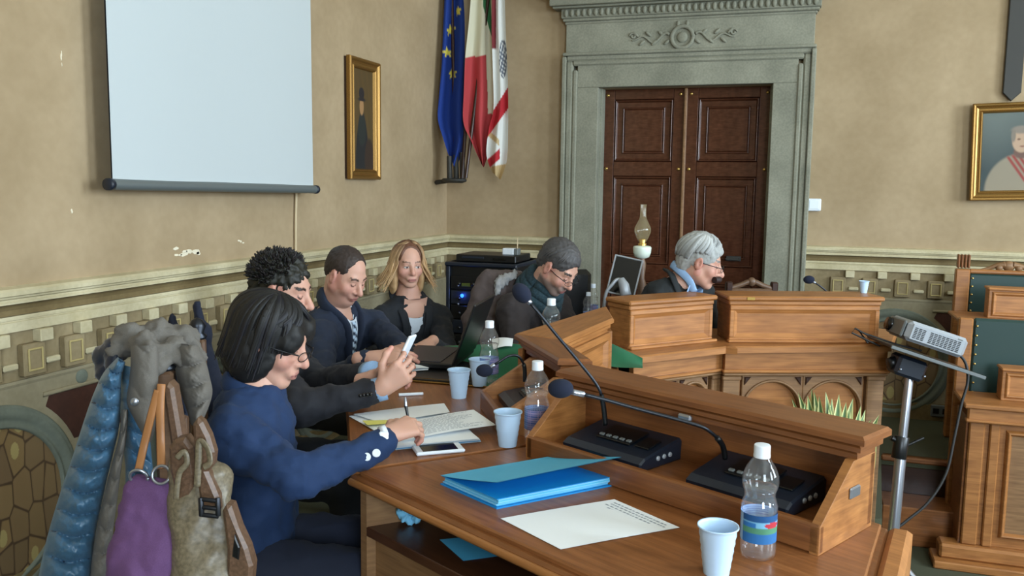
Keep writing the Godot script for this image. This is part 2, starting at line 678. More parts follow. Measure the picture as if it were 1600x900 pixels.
	for q in [["navy_jacket", Color(0.075, 0.195, 0.36)], ["black_jacket", Color(0.115, 0.12, 0.15)], ["navy_sweater", Color(0.11, 0.16, 0.25)], ["black_blazer", Color(0.10, 0.12, 0.15)], ["brown_coat", Color(0.19, 0.16, 0.16)], ["charcoal_suit", Color(0.10, 0.12, 0.13)], ["navy_trousers", Color(0.07, 0.11, 0.20)], ["black_cloth", Color(0.06, 0.065, 0.08)], ["shirt_blue", Color(0.62, 0.76, 0.92)], ["shirt_white", Color(0.88, 0.92, 0.96)], ["green_felt", Color(0.05, 0.47, 0.31)], ["taupe_cloth", Color(0.36, 0.31, 0.30)], ["purple_suede", Color(0.40, 0.26, 0.44)], ["quilt_lining", Color(0.47, 0.44, 0.40)], ["quilt_grey", Color(0.42, 0.40, 0.37)], ["green_leather", Color(0.13, 0.25, 0.23)]]:
		var cm := mat(q[0], q[1], 0.85, 0, weave, Vector3.ONE * 9.0)
		cm.rim_enabled = true
		cm.rim = 0.12
	M.green_leather.roughness = 0.5
	var qb := mat("quilt_blue_sky_tint", Color(0.25, 0.40, 0.51), 0.36, 0, weave, Vector3.ONE * 6.0)  # the coat's taupe front gets the window's blue reflection as its colour
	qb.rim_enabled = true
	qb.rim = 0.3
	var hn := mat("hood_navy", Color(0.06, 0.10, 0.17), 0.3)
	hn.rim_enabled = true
	mat("leather_brown", Color(0.46, 0.35, 0.27), 0.42, 0, toned(p2, Color(0.6, 0.58, 0.55), Color(1, 1, 1)), Vector3.ONE * 4.0)
	mat("leather_olive", Color(0.52, 0.47, 0.38), 0.42, 0, toned(p2, Color(0.6, 0.6, 0.58), Color(1, 1, 1)), Vector3.ONE * 4.0)
	mat("leather_tan", Color(0.62, 0.42, 0.25), 0.4)
	mat("leather_black", Color(0.035, 0.04, 0.045), 0.35)
	mat("leather_red", Color(0.30, 0.12, 0.09), 0.4)
	# plastics and metals
	mat("plastic_black", Color(0.045, 0.05, 0.06), 0.38)
	mat("plastic_slate", Color(0.10, 0.13, 0.18), 0.4)
	mat("foam_black", Color(0.07, 0.10, 0.18), 0.95)
	mat("plastic_grey", Color(0.40, 0.42, 0.42), 0.5)
	mat("plastic_silver", Color(0.62, 0.64, 0.66), 0.4, 0.2)
	mat("plastic_white", Color(0.90, 0.93, 0.96), 0.35)
	mat("screen_cloth", Color(0.735, 0.765, 0.77), 0.9)
	mat("screen_back", Color(0.10, 0.10, 0.11), 0.9)
	mat("bar_grey", Color(0.42, 0.45, 0.45), 0.45, 0.3)
	mat("steel", Color(0.66, 0.68, 0.72), 0.3, 0.85)
	mat("steel_dark", Color(0.20, 0.21, 0.23), 0.35, 0.8)
	mat("brass", Color(0.80, 0.66, 0.38), 0.3, 0.9)
	mat("gilt", Color(0.66, 0.51, 0.27), 0.34, 0.7, toned(p2, Color(0.7, 0.66, 0.6), Color(1, 1, 1)), Vector3.ONE * 6.0)
	mat("gilt_dark", Color(0.52, 0.38, 0.18), 0.45, 0.5, toned(p2, Color(0.6, 0.58, 0.5), Color(1, 1, 1)), Vector3.ONE * 6.0)
	mat("iron", Color(0.24, 0.235, 0.22), 0.6, 0.4)
	mat("cable_white", Color(0.80, 0.72, 0.58), 0.6)
	mat("cable_black", Color(0.13, 0.13, 0.13), 0.6)
	mat("display", Color(0.03, 0.035, 0.045), 0.12)
	var cup := mat("cup_plastic", Color(0.78, 0.89, 0.99), 0.35)
	cup.backlight_enabled = true
	cup.backlight = Color(0.35, 0.40, 0.45)
	var pap := mat("paper", Color(0.95, 0.97, 0.98), 0.8)
	pap.backlight_enabled = true
	pap.backlight = Color(0.1, 0.1, 0.1)
	mat("ink", Color(0.60, 0.64, 0.68), 0.8)
	mat("paper_yellow", Color(0.88, 0.86, 0.45), 0.8)
	mat("paper_blue", Color(0.50, 0.78, 0.92), 0.8)
	mat("folder_blue", Color(0.03, 0.52, 0.80), 0.5)
	mat("folder_light", Color(0.33, 0.72, 0.88), 0.6)
	mat("cap_white", Color(0.90, 0.93, 0.96), 0.4)
	mat("ceramic", Color(0.86, 0.90, 0.84), 0.3)
	var gl := mat("clear_glass", Color(0.95, 0.98, 1.0, 0.035), 0.03)
	gl.transparency = BaseMaterial3D.TRANSPARENCY_ALPHA
	var pane := mat("window_glass", Color(0.95, 0.98, 1.0, 0.06), 0.02)
	pane.transparency = BaseMaterial3D.TRANSPARENCY_ALPHA
	var amb := mat("amber_glass", Color(0.85, 0.80, 0.60, 0.12), 0.04)
	amb.transparency = BaseMaterial3D.TRANSPARENCY_ALPHA
	var wat := mat("water", Color(0.92, 0.97, 1.0, 0.03), 0.02)
	wat.transparency = BaseMaterial3D.TRANSPARENCY_ALPHA
	var led := mat("led_blue", Color(0.1, 0.3, 1.0), 0.4)
	led.emission_enabled = true
	led.emission = Color(0.15, 0.4, 1.0)
	led.emission_energy_multiplier = 3.0
	vmat("skin", 0.55)
	M.skin.subsurf_scatter_enabled = true
	M.skin.subsurf_scatter_strength = 0.12
	vmat("hair", 0.6)
	vmat("painted", 0.8)
	vmat("flag_cloth", 0.85)
	vmat("leaf", 0.5)
	mat("lens_glass", Color(0.7, 0.75, 0.8, 0.15), 0.03).transparency = BaseMaterial3D.TRANSPARENCY_ALPHA

# a rectangular wall in the plane of axis u (along) and y, thickness outwards, with window openings
func wall_pieces(mb: MB, put: Callable, u0: float, u1: float, y0: float, y1: float, holes: Array) -> void:
	var us := [u0, u1]
	for h in holes:
		us.append(h[0]); us.append(h[1])
	us.sort()
	for i in us.size() - 1:
		var a: float = us[i]
		var b: float = us[i + 1]
		var mid := (a + b) * 0.5
		var hole := []
		for h in holes:
			if mid > h[0] and mid < h[1]:
				hole = h
		if hole.is_empty():
			put.call(mb, a, b, y0, y1)
		else:
			put.call(mb, a, b, y0, hole[2])
			put.call(mb, a, b, hole[3], y1)

func build_room() -> void:
	# floors
	var up := MB.new()
	var c := PackedVector2Array([Vector2(WX, NZ), Vector2(WX, WZ), Vector2(RX, WZ), Vector2(RX, -5.1), Vector2(0.50, -5.1), Vector2(0.42, -4.06), Vector2(-0.24, -3.72), Vector2(-0.52, -3.38), Vector2(-0.56, -2.95), Vector2(-0.60, -2.46), Vector2(-0.45, -2.16), Vector2(0.22, -1.80), Vector2(0.26, -1.1), Vector2(RX, -1.1), Vector2(RX, NZ)])
	up.prism(c, -0.06, 0.0)
	struct(up, "floor", M.carpet, "olive green carpet of the raised floor round the horseshoe")
	struct(bx(Vector3(2.4, LOW - 0.1, -3.0), Vector3(6.4, 0.2, 4.6), 0.0), "floor_well", M.carpet, "olive green carpet of the lower floor inside the horseshoe")
	var st := struct(bx(Vector3(3.05, LOW + 0.105, -4.98), Vector3(5.1, 0.21, 0.24), 0.006), "trim_1", M.desk_wood, "brown wooden step up from the lower floor to the back wall")
	part(bx(Vector3(3.05, LOW + 0.18, -5.12), Vector3(5.1, 0.36, 0.04), 0.004), "riser", M.dark_wood, st)
	part(bx(Vector3(3.05, -0.015, -5.10), Vector3(5.1, 0.03, 0.06), 0.008), "nosing", M.gallery_wood, st)
	var rim := MB.new()
	rim.box(Vector3(2.93, LOW + 0.18, -1.09), Vector3(5.34, 0.36, 0.03), 0.002)
	rim.box(Vector3(0.25, LOW + 0.18, -1.44), Vector3(0.03, 0.36, 0.7), 0.002)
	part(rim, "skirting", M.dark_wood, st)
	# walls
	var wl := MB.new()
	wl.box(Vector3(WX - 0.15, CY * 0.5 - 0.25, (NZ + WZ) * 0.5), Vector3(0.3, CY + 0.5, NZ - WZ + 0.6), 0.0)
	var left := struct(wl, "wall_left", M.plaster, "stained ochre plaster wall with a moulded dado below the projection screen")
	var wb := MB.new()
	var dl := -1.35
	var dr := -0.20
	var putb := func(mb: MB, a: float, b: float, y0: float, y1: float) -> void: mb.box(Vector3((a + b) * 0.5, (y0 + y1) * 0.5, WZ - 0.15), Vector3(b - a, y1 - y0, 0.3), 0.0)
	wall_pieces(wb, putb, WX, RX + 0.3, -0.5, CY, [[dl, dr, 0.0, 2.14]])
	var back := struct(wb, "wall_back", M.plaster, "ochre plaster wall round the stone doorway")
	var wr := MB.new()
	var putr := func(mb: MB, a: float, b: float, y0: float, y1: float) -> void: mb.box(Vector3(RX + 0.15, (y0 + y1) * 0.5, (a + b) * 0.5), Vector3(0.3, y1 - y0, b - a), 0.0)
	var wn := MB.new()
	var putn := func(mb: MB, a: float, b: float, y0: float, y1: float) -> void: mb.box(Vector3((a + b) * 0.5, (y0 + y1) * 0.5, NZ + 0.15), Vector3(b - a, y1 - y0, 0.3), 0.0)
	var hr := []
	var hn := []
	for w in WINDOWS:
		(hr if w[0] == "right" else hn).append([w[1] - w[2] * 0.5, w[1] + w[2] * 0.5, w[3], w[4]])
	wall_pieces(wr, putr, WZ, NZ + 0.3, -0.5, CY, hr)
	struct(wr, "wall_right", M.plaster, "ochre plaster wall with the tall windows")
	wall_pieces(wn, putn, WX, RX, -0.5, CY, hn)
	struct(wn, "wall_near", M.plaster, "ochre plaster wall opposite the stone doorway")
	struct(bx(Vector3((WX + RX) * 0.5, CY + 0.1, (WZ + NZ) * 0.5), Vector3(RX - WX + 0.6, 0.2, NZ - WZ + 0.6), 0.0), "ceiling", M.ceiling_paint, "pale plastered ceiling")
	var k := 0
	for w in WINDOWS:
		k += 1
		var fr := MB.new()
		var pa := MB.new()
		var ww: float = w[2]
		var y0: float = w[3]
		var y1: float = w[4]
		for x in [-0.5, 0.0, 0.5]:
			fr.box(Vector3(x * (ww - 0.06), (y0 + y1) * 0.5, 0), Vector3(0.06, y1 - y0, 0.06), 0.004)
		for y in [0.0, 0.36, 0.70, 1.0]:
			fr.box(Vector3(0, lerpf(y0 + 0.03, y1 - 0.03, y), 0), Vector3(ww, 0.06, 0.06), 0.004)
		pa.box(Vector3(0, (y0 + y1) * 0.5, 0), Vector3(ww - 0.02, y1 - y0 - 0.02, 0.006), 0.0)
		var o := Node3D.new()
		o.name = "window_%d" % k
		add_child(o)
		o.set_meta("kind", "structure")
		o.set_meta("label", ["tall window across from the projection screen", "tall window nearer the camera in the right wall", "tall window in the wall behind the camera"][k - 1])
		o.set_meta("category", "window")
		if w[0] == "right":
			o.position = Vector3(RX + 0.15, 0, w[1])
			o.rotation.y = PI / 2
		else:
			o.position = Vector3(w[1], 0, NZ + 0.15)
		part(fr, "window_frame", M.gallery_wood, o, true)
		part(pa, "pane", M.window_glass, o, true)
	build_dado(left, true)
	build_dado(back, false)
	# flaked plaster beside the screen's cable and scratches
	var rng := RandomNumberGenerator.new()
	rng.seed = 8
	for q in [[293, 391, 0.075, 0.022, 9], [378, 378, 0.03, 0.011, 4], [95, 95, 0.008, 0.03, 3], [110, 330, 0.01, 0.01, 2]]:
		var fl := MB.new()
		for i in q[4]:
			var ce := on_x(q[0], q[1], WX) + Vector3(0, rng.randf_range(-1, 1) * q[3], rng.randf_range(-1, 1) * q[2])
			var poly := PackedVector2Array()
			var r := rng.randf_range(0.35, 0.8)
			for j in 9:
				var a := TAU * j / 9
				var s := rng.randf_range(0.6, 1.0) * r
				poly.append(Vector2(cos(a) * q[3] * s * 0.8, sin(a) * q[2] * s * 0.6))
			fl.prism(poly, 0.0, 0.0025, Transform3D(Basis(Vector3(0, 1, 0), Vector3(1, 0, 0), Vector3(0, 0, 1)), ce), 0.001)
		part(fl, "plaster_flake", M.flake, left)

# dado along a wall: profile mouldings, console blocks one by one, medallions
func build_dado(w: Node3D, is_left: bool) -> void:
	# point at distance s along the wall, height y, out from the wall
	var at := func(s: float, y: float, out: float) -> Vector3: return Vector3(WX + out, y, s) if is_left else Vector3(s, y, WZ + out)
	var runs := [[NZ, WZ]] if is_left else [[WX, -1.66], [0.055, RX]]
	var profs := [
		["dado_rail", M.dado_cream, [[1.098, 0.0], [1.092, 0.034], [1.084, 0.042], [1.070, 0.042], [1.066, 0.036], [1.060, 0.034], [1.056, 0.026], [1.050, 0.026], [1.047, 0.030], [1.040, 0.030], [1.037, 0.0]]],
		["dado_cove", M.dado_brown, [[1.037, 0.0], [1.037, 0.026], [1.030, 0.018], [1.018, 0.012], [1.006, 0.012], [1.000, 0.016], [0.998, 0.0]]],
		["dado_fascia", M.dado_cream, [[0.998, 0.0], [0.998, 0.020], [0.992, 0.022], [0.985, 0.022], [0.983, 0.016], [0.979, 0.016], [0.977, 0.021], [0.945, 0.021], [0.945, 0.0]]],
		["dado_field", M.dado_field, [[0.945, 0.0], [0.945, 0.003], [0.775, 0.003], [0.775, 0.0]]],
		["dado_band", M.dado_base, [[0.775, 0.0], [0.775, 0.012], [0.765, 0.014], [0.755, 0.010], [0.40, 0.010], [0.0, 0.010]]],
		["baseboard", M.dado_brown, [[0.11, 0.0], [0.11, 0.016], [0.10, 0.022], [0.0, 0.022]]],
	]
	for p in profs:
		for run in runs:
			var mb := MB.new()
			var pts: Array = p[2]
			for i in pts.size() - 1:
				var a: Vector3 = at.call(run[0], pts[i][0], pts[i][1])
				var b: Vector3 = at.call(run[1], pts[i][0], pts[i][1])
				var e: Vector3 = at.call(run[1], pts[i + 1][0], pts[i + 1][1])
				var f: Vector3 = at.call(run[0], pts[i + 1][0], pts[i + 1][1])
				mb.quad(f, e, b, a) if is_left else mb.quad(a, f, e, b)
			part(mb, p[0], p[1], w)
	# console blocks
	var bs := Basis.IDENTITY if not is_left else Basis(Vector3.UP, PI / 2)
	var step := 0.176 if is_left else 0.193
	var s0 := -1.20 if is_left else -2.44
	while (s0 > -5.95 if is_left else s0 < 1.6):
		var s := s0 if not is_left else s0 - 0.005
		s0 += -step if is_left else step
		if not is_left and s > -1.72 and s < 0.12:
			continue
		var blk := part(bx(at.call(s, 0.842, 0.018), Vector3(0.092, 0.112, 0.03), 0.004, bs), "console_block", M.dado_field, w)
		var f := MB.new()
		for y in [-0.036, 0.036]:
			f.box(at.call(s, 0.842 + y, 0.036), Vector3(0.062, 0.007, 0.006), 0.002, bs)
		for x in [-0.028, 0.028]:
			f.box(at.call(s + x, 0.842, 0.036), Vector3(0.007, 0.072, 0.006), 0.002, bs)
		part(f, "block_frame", M.dado_gold, blk)
		var off := -0.047 if is_left else 0.07
		part(bx(at.call(s + off, 0.921, 0.022), Vector3(0.055, 0.044, 0.04), 0.003, bs), "small_block", M.dado_cream, w)
		part(bx(at.call(s - step * 0.5 * (1.0 if is_left else -1.0), 0.826, 0.014), Vector3(0.06, 0.022, 0.022), 0.005, bs), "link_bar", M.dado_cream, w)
	# medallions with painted marble, and the red corner fields between them
	var ms := [-1.04, -2.09, -3.14, -4.19] if is_left else [0.62]
	for m in ms:
		var ri := MB.new()
		var rows := []
		for q in [[0.270, 0.010], [0.272, 0.022], [0.280, 0.026], [0.286, 0.018], [0.300, 0.016], [0.306, 0.024], [0.325, 0.028], [0.332, 0.020], [0.340, 0.022], [0.348, 0.018], [0.350, 0.010]]:
			var row := PackedVector3Array()
			for j in 64:
				var t := TAU * j / 64
				row.append(at.call(m + cos(t) * q[0], 0.36 + sin(t) * q[0], q[1]))
			rows.append(row)
		ri.grid(rows, true, is_left)
		part(ri, "medallion_ring", M.dado_grey, w)
		var di := MB.new()
		var poly := PackedVector2Array()
		for j in 48:
			poly.append(Vector2(cos(TAU * j / 48), sin(TAU * j / 48)) * 0.274)
		var bb := Basis(Vector3(0, 0, 1), Vector3(1, 0, 0), Vector3(0, 1, 0)) if is_left else Basis(Vector3(1, 0, 0), Vector3(0, 0, 1), Vector3(0, 1, 0))
		di.prism(poly, 0.0, 0.013, Transform3D(bb, at.call(m, 0.36, 0.0)))
		part(di, "medallion_panel", M.marble, w)
		for sd in [-1.0, 1.0]:
			var tp := PackedVector2Array([Vector2(sd * 0.24, 0.335)])
			for j in 7:
				var t := lerpf(0.93, 0.42, j / 6.0)
				tp.append(Vector2(sd * cos(t) * 0.375, sin(t) * 0.375))
			tp.append(Vector2(sd * 0.50, 0.153))
			tp.append(Vector2(sd * 0.50, 0.335))
			var fp := MB.new()
			fp.prism(tp, 0.0, 0.0115, Transform3D(bb, at.call(m, 0.36, 0.0)))
			part(fp, "corner_field", M.dado_red, w)
			var eg := MB.new()
			var line := PackedVector3Array()
			for q in [Vector2(sd * 0.215, 0.345), Vector2(sd * 0.51, 0.345)]:
				line.append(at.call(m + q.x, 0.36 + q.y, 0.012))
			eg.tube(line, PackedFloat32Array([0.009]), 6)
			part(eg, "corner_moulding", M.dado_base, w)
		var ds := MB.new()
		ds.lathe(PackedVector2Array([Vector2(0.0, 0.010), Vector2(0.02, 0.010), Vector2(0.026, 0.004), Vector2(0.027, 0.0)]), 20, Transform3D(bb, at.call(m - 0.39 if is_left else m + 0.39, 0.735, 0.010)))
		part(ds, "round_boss", M.dado_grey, w)

# stone surround and the two leaves
func build_door() -> void:
	var fr := Node3D.new()
	fr.name = "trim_2"
	add_child(fr)
	fr.position = Vector3(-0.775, 0, WZ)
	fr.set_meta("kind", "structure")
	fr.set_meta("category", "door surround")
	fr.set_meta("label", "grey stone door surround with a carved frieze and projecting cornice")
	var L := -1.35
	var R := -0.20
	var T := 2.14
	var st: Material = M.stone
	# jambs with stepped mouldings
	for q in [["jamb", L, -1.0], ["jamb", R, 1.0]]:
		var s: float = q[2]
		var j := MB.new()
		j.box(Vector3(q[1] + s * 0.075, T * 0.5, WZ + 0.02), Vector3(0.15, T, 0.10), 0.004)
		j.box(Vector3(q[1] + s * 0.165, T * 0.5 + 0.02, WZ + 0.03), Vector3(0.035, T + 0.2, 0.10), 0.01)
		j.box(Vector3(q[1] + s * 0.205, T * 0.5 + 0.04, WZ + 0.02), Vector3(0.05, T + 0.28, 0.12), 0.012)
		j.box(Vector3(q[1] + s * 0.242, T * 0.5 + 0.05, WZ + 0.045), Vector3(0.03, T + 0.32, 0.10), 0.006)
		j.box(Vector3(q[1] + s * 0.01, T * 0.5, WZ - 0.12), Vector3(0.05, T, 0.24), 0.002)
		part(j, "jamb", st, fr)
	var li := MB.new()
	var w := R - L
	var cx := (L + R) * 0.5
	li.box(Vector3(cx, T + 0.075, WZ + 0.02), Vector3(w + 0.30, 0.15, 0.10), 0.004)
	li.box(Vector3(cx, T + 0.165, WZ + 0.03), Vector3(w + 0.37, 0.035, 0.10), 0.01)
	li.box(Vector3(cx, T + 0.2, WZ + 0.02), Vector3(w + 0.46, 0.04, 0.12), 0.01)
	li.box(Vector3(cx, T + 0.225, WZ + 0.045), Vector3(w + 0.51, 0.022, 0.10), 0.006)
	li.box(Vector3(cx, T + 0.02, WZ - 0.12), Vector3(w, 0.04, 0.24), 0.002)
	part(li, "lintel", st, fr)
	var fz := MB.new()
	fz.box(Vector3(cx, T + 0.33, WZ + 0.01), Vector3(w + 0.48, 0.20, 0.10), 0.004)
	var frieze := part(fz, "frieze", st, fr)
	var orn := MB.new()
	var oc := on_z(1066, 58, WZ + 0.065)
	var circ := PackedVector3Array()
	for i in 33:
		circ.append(oc + Vector3(cos(TAU * i / 32), sin(TAU * i / 32), 0) * 0.07)
	orn.tube(circ, PackedFloat32Array([0.014]), 8)
	orn.ball(oc, Vector3(0.035, 0.035, 0.014))
	for s in [-1.0, 1.0]:
		var wv := []
		for i in 13:
			wv.append(oc + Vector3(s * (0.085 + i * 0.021), 0.020 * sin(i * 0.9 + 0.4) + 0.012 * cos(i * 0.5), 0.0))
		var cu := curve(wv, 4)
		orn.tube(cu, rads(0.010, 0.005, cu.size()), 7)
		for i in 6:
			orn.ball(oc + Vector3(s * (0.10 + i * 0.042), (0.030 if i % 2 else -0.028), 0.0), Vector3(0.026, 0.011, 0.010), Basis(Vector3.BACK, s * (0.7 if i % 2 else -0.7)), 10, 6)
		orn.ball(oc + Vector3(s * 0.03, 0.088, 0), Vector3(0.012, 0.02, 0.01), Basis.IDENTITY, 8, 6)
		var sc := PackedVector3Array()
		for i in 15:
			sc.append(oc + Vector3(s * (0.33 + 0.022 * cos(i * 0.5) * (1 - i * 0.05)), 0.02 + 0.022 * sin(i * 0.5) * (1 - i * 0.05), 0))
		orn.tube(sc, PackedFloat32Array([0.007]), 6)
	part(orn, "carved_ornament", st, frieze)
	# cornice: steps growing outwards, with a row of beads
	var co := MB.new()
	var y := T + 0.43
	for q in [[0.018, 0.06, 0.0], [0.02, 0.075, 0.012], [0.062, 0.085, 0.022], [0.014, 0.12, 0.075], [0.055, 0.15, 0.09], [0.02, 0.17, 0.12], [0.05, 0.20, 0.14], [0.06, 0.22, 0.16]]:
		co.box(Vector3(cx, y + q[0] * 0.5, WZ + q[1] * 0.5), Vector3(w + 0.50 + q[2] * 2.0, q[0], q[1]), 0.005)
		y += q[0]
	part(co, "cornice", st, fr)
	for i in 40:
		var x := L - 0.235 + i * (w + 0.47) / 39.0
		var b := MB.new()
		b.ball(Vector3(x, T + 0.50, WZ + 0.088), Vector3(0.017, 0.026, 0.016), Basis.IDENTITY, 8, 6)
		part(b, "cornice_bead", st, fr)
	# leaves
	var mid := -0.772
	for k in 2:
		var x0 := L if k == 0 else mid
		var x1 := mid if k == 0 else R
		var o := Node3D.new()
		o.name = "door_%d" % (k + 1)
		add_child(o)
		o.set_meta("kind", "structure")
		o.set_meta("category", "door")
		o.set_meta("label", ["panelled dark walnut door leaf behind the glass oil lamp", "panelled dark walnut door leaf with the lock plate"][k])
		var zz := WZ - 0.13
		o.position = Vector3(x0, 0, zz)
		var dw: Material = M.door_wood
		part(bx(Vector3((x0 + x1) * 0.5, T * 0.5, zz), Vector3(x1 - x0 - 0.004, T, 0.04), 0.002), "leaf_board", dw, o)
		var stw := 0.085
		for x in [x0 + stw * 0.5, x1 - stw * 0.5]:
			part(bx(Vector3(x, T * 0.5, zz + 0.028), Vector3(stw, T, 0.02), 0.004), "stile", dw, o)
		for q in [[T - 0.035, 0.07], [1.59, 0.10], [0.86, 0.12], [0.07, 0.14]]:
			part(bx(Vector3((x0 + x1) * 0.5, q[0], zz + 0.028), Vector3(x1 - x0 - stw * 2.0, q[1], 0.02), 0.003), "rail", dw, o)
		for q in [[1.64, T - 0.07], [0.92, 1.54], [0.14, 0.80]]:
			var a := Vector3(x0 + stw, q[0], zz + 0.02)
			var b := Vector3(x1 - stw, q[1], zz + 0.02)
			frame_moulding(a, b, 0.022, 0.018, dw, o, "panel_moulding", 0.0)
			var i0 := a + Vector3(0.055, 0.055, 0)
			var i1 := b - Vector3(0.055, 0.055, 0)
			frame_moulding(i0, i1, 0.016, 0.010, dw, o, "panel_bead", 0.0)
			part(bx((i0 + i1) * 0.5 + Vector3(0, 0, 0.004), Vector3(i1.x - i0.x - 0.03, i1.y - i0.y - 0.03, 0.012), 0.006), "panel", dw, o)
		for x in [x0 + 0.035, x1 - 0.035]:
			for yy in [T - 0.04, 1.59]:
				var b := MB.new()
				b.ball(Vector3(x, yy, zz + 0.04), Vector3(0.012, 0.012, 0.009), Basis.IDENTITY, 10, 6)
				part(b, "brass_stud", M.brass, o)
		if k == 1:
			var lp := on_z(1146, 404, zz + 0.045)
			var lk := part(bx(lp, Vector3(0.10, 0.035, 0.012), 0.003), "lock_plate", M.iron, o)
			var h := MB.new()
			h.tube(curve([lp + Vector3(0.03, 0, 0.0), lp + Vector3(0.03, 0, 0.04), lp + Vector3(-0.05, -0.003, 0.045)]), PackedFloat32Array([0.007]), 8)
			part(h, "handle", M.iron, lk)
		else:
			part(bx(Vector3(mid, T * 0.5, zz + 0.045), Vector3(0.022, T, 0.03), 0.006), "meeting_strip", M.grey_wood, o)

# four mitred strips round the rectangle a..b in a plane of constant z
func frame_moulding(a: Vector3, b: Vector3, wd: float, out: float, m: Material, parent: Node3D, called: String, back: float) -> void:
	var o := [Vector3(a.x, a.y, 0), Vector3(b.x, a.y, 0), Vector3(b.x, b.y, 0), Vector3(a.x, b.y, 0)]
	var i := [Vector3(a.x + wd, a.y + wd, 0), Vector3(b.x - wd, a.y + wd, 0), Vector3(b.x - wd, b.y - wd, 0), Vector3(a.x + wd, b.y - wd, 0)]
	for k in 4:
		var mb := MB.new()
		var p: Vector3 = o[k]
		var q: Vector3 = o[(k + 1) % 4]
		var r: Vector3 = i[(k + 1) % 4]
		var s: Vector3 = i[k]
		var rows := []
		for t in 7:
			var u := t / 6.0
			var z := a.z + out * sin(PI * clampf(u * 1.1, 0, 1)) + back
			rows.append(PackedVector3Array([p.lerp(s, u) + Vector3(0, 0, z), q.lerp(r, u) + Vector3(0, 0, z)]))
		mb.grid(rows, false, false)
		part(mb, called, m, parent)

# ================================================================ things on and by the walls
func build_wall_things() -> void:
	projection_screen()
	flags()
	# dark picture on the left wall
	var p := on_x(562, 183, WX)
	picture("framed_picture", "narrow gilt framed dark painting of a standing figure beside the flags", Vector3(WX + 0.018, 1.835, -4.655), PI / 2, 0.0, 0.375, 0.70, 0.062, paint_figure)
	picture("framed_portrait", "gilt framed portrait of a person in white with a red and white sash", Vector3(1.245, 1.705, WZ + 0.035), 0.0, 0.03, 0.53, 0.585, 0.06, paint_portrait)
	# hanging iron strap over the portrait
	var hs := thing("hanging_strap", "dark iron strap hanging down the wall above the portrait", "strap", on_z(1580, 155, WZ + 0.02))
	var m := MB.new()
	var a := on_z(1580, 158, WZ + 0.03)
	m.prism(PackedVector2Array([Vector2(a.x - 0.048, 3.2), Vector2(a.x - 0.048, a.y + 0.05), Vector2(a.x, a.y), Vector2(a.x + 0.05, a.y + 0.05), Vector2(a.x + 0.05, 3.2)]), 0.0, 0.02, Transform3D(Basis(Vector3(1, 0, 0), Vector3(0, 0, 1), Vector3(0, 1, 0)), Vector3(0, 0, WZ + 0.01)), 0.004)
	part(m, "strap", M.iron, hs)
	# white box with its cable beside the stone surround
	var bp := on_z(1272, 320, WZ + 0.02)
	var sw := thing("wall_box", "small white square wall box beside the stone surround", "wall box", bp)
	part(bx(bp, Vector3(0.085, 0.08, 0.04), 0.006), "housing", M.plastic_white, sw)
	part(bx(bp + Vector3(0.0, 0.0, 0.021), Vector3(0.06, 0.055, 0.004), 0.002), "cover", M.plastic_white, sw)
	var cb := MB.new()
	var pts := []
	for q in [[1262, 322], [1258, 340], [1259, 380], [1257, 400], [1254, 430], [1256, 460], [1254, 520]]:
		pts.append(on_z(q[0], q[1], WZ + 0.06))
	cb.tube(curve(pts), PackedFloat32Array([0.006]), 6)
	solo(cb, "wall_cable", M.cable_black, "thin black cable running down from the white wall box", "cable", bp - Vector3(0.05, 0.3, 0))
	var cc := MB.new()
	cc.tube(PackedVector3Array([on_x(463, 296, WX + 0.012), on_x(462, 345, WX + 0.012), on_x(462, 392, WX + 0.012)]), PackedFloat32Array([0.007]), 6)
	solo(cc, "screen_cable", M.cable_white, "pale cable running down the wall below the projection screen", "cable", on_x(462, 392, WX))
	# socket plate low on the back wall
	var sp := on_z(1470, 642, WZ + 0.02)
	var so := thing("wall_socket", "grey socket plate low on the wall behind the projector", "socket", sp)
	part(bx(sp, Vector3(0.12, 0.075, 0.03), 0.005), "plate", M.plastic_grey, so)
	part(bx(sp + Vector3(-0.03, 0, 0.016), Vector3(0.035, 0.035, 0.004), 0.001), "outlet", M.plastic_black, so)
	part(bx(sp + Vector3(0.025, 0, 0.016), Vector3(0.035, 0.035, 0.004), 0.001), "outlet", M.plastic_black, so)
	equipment_rack()

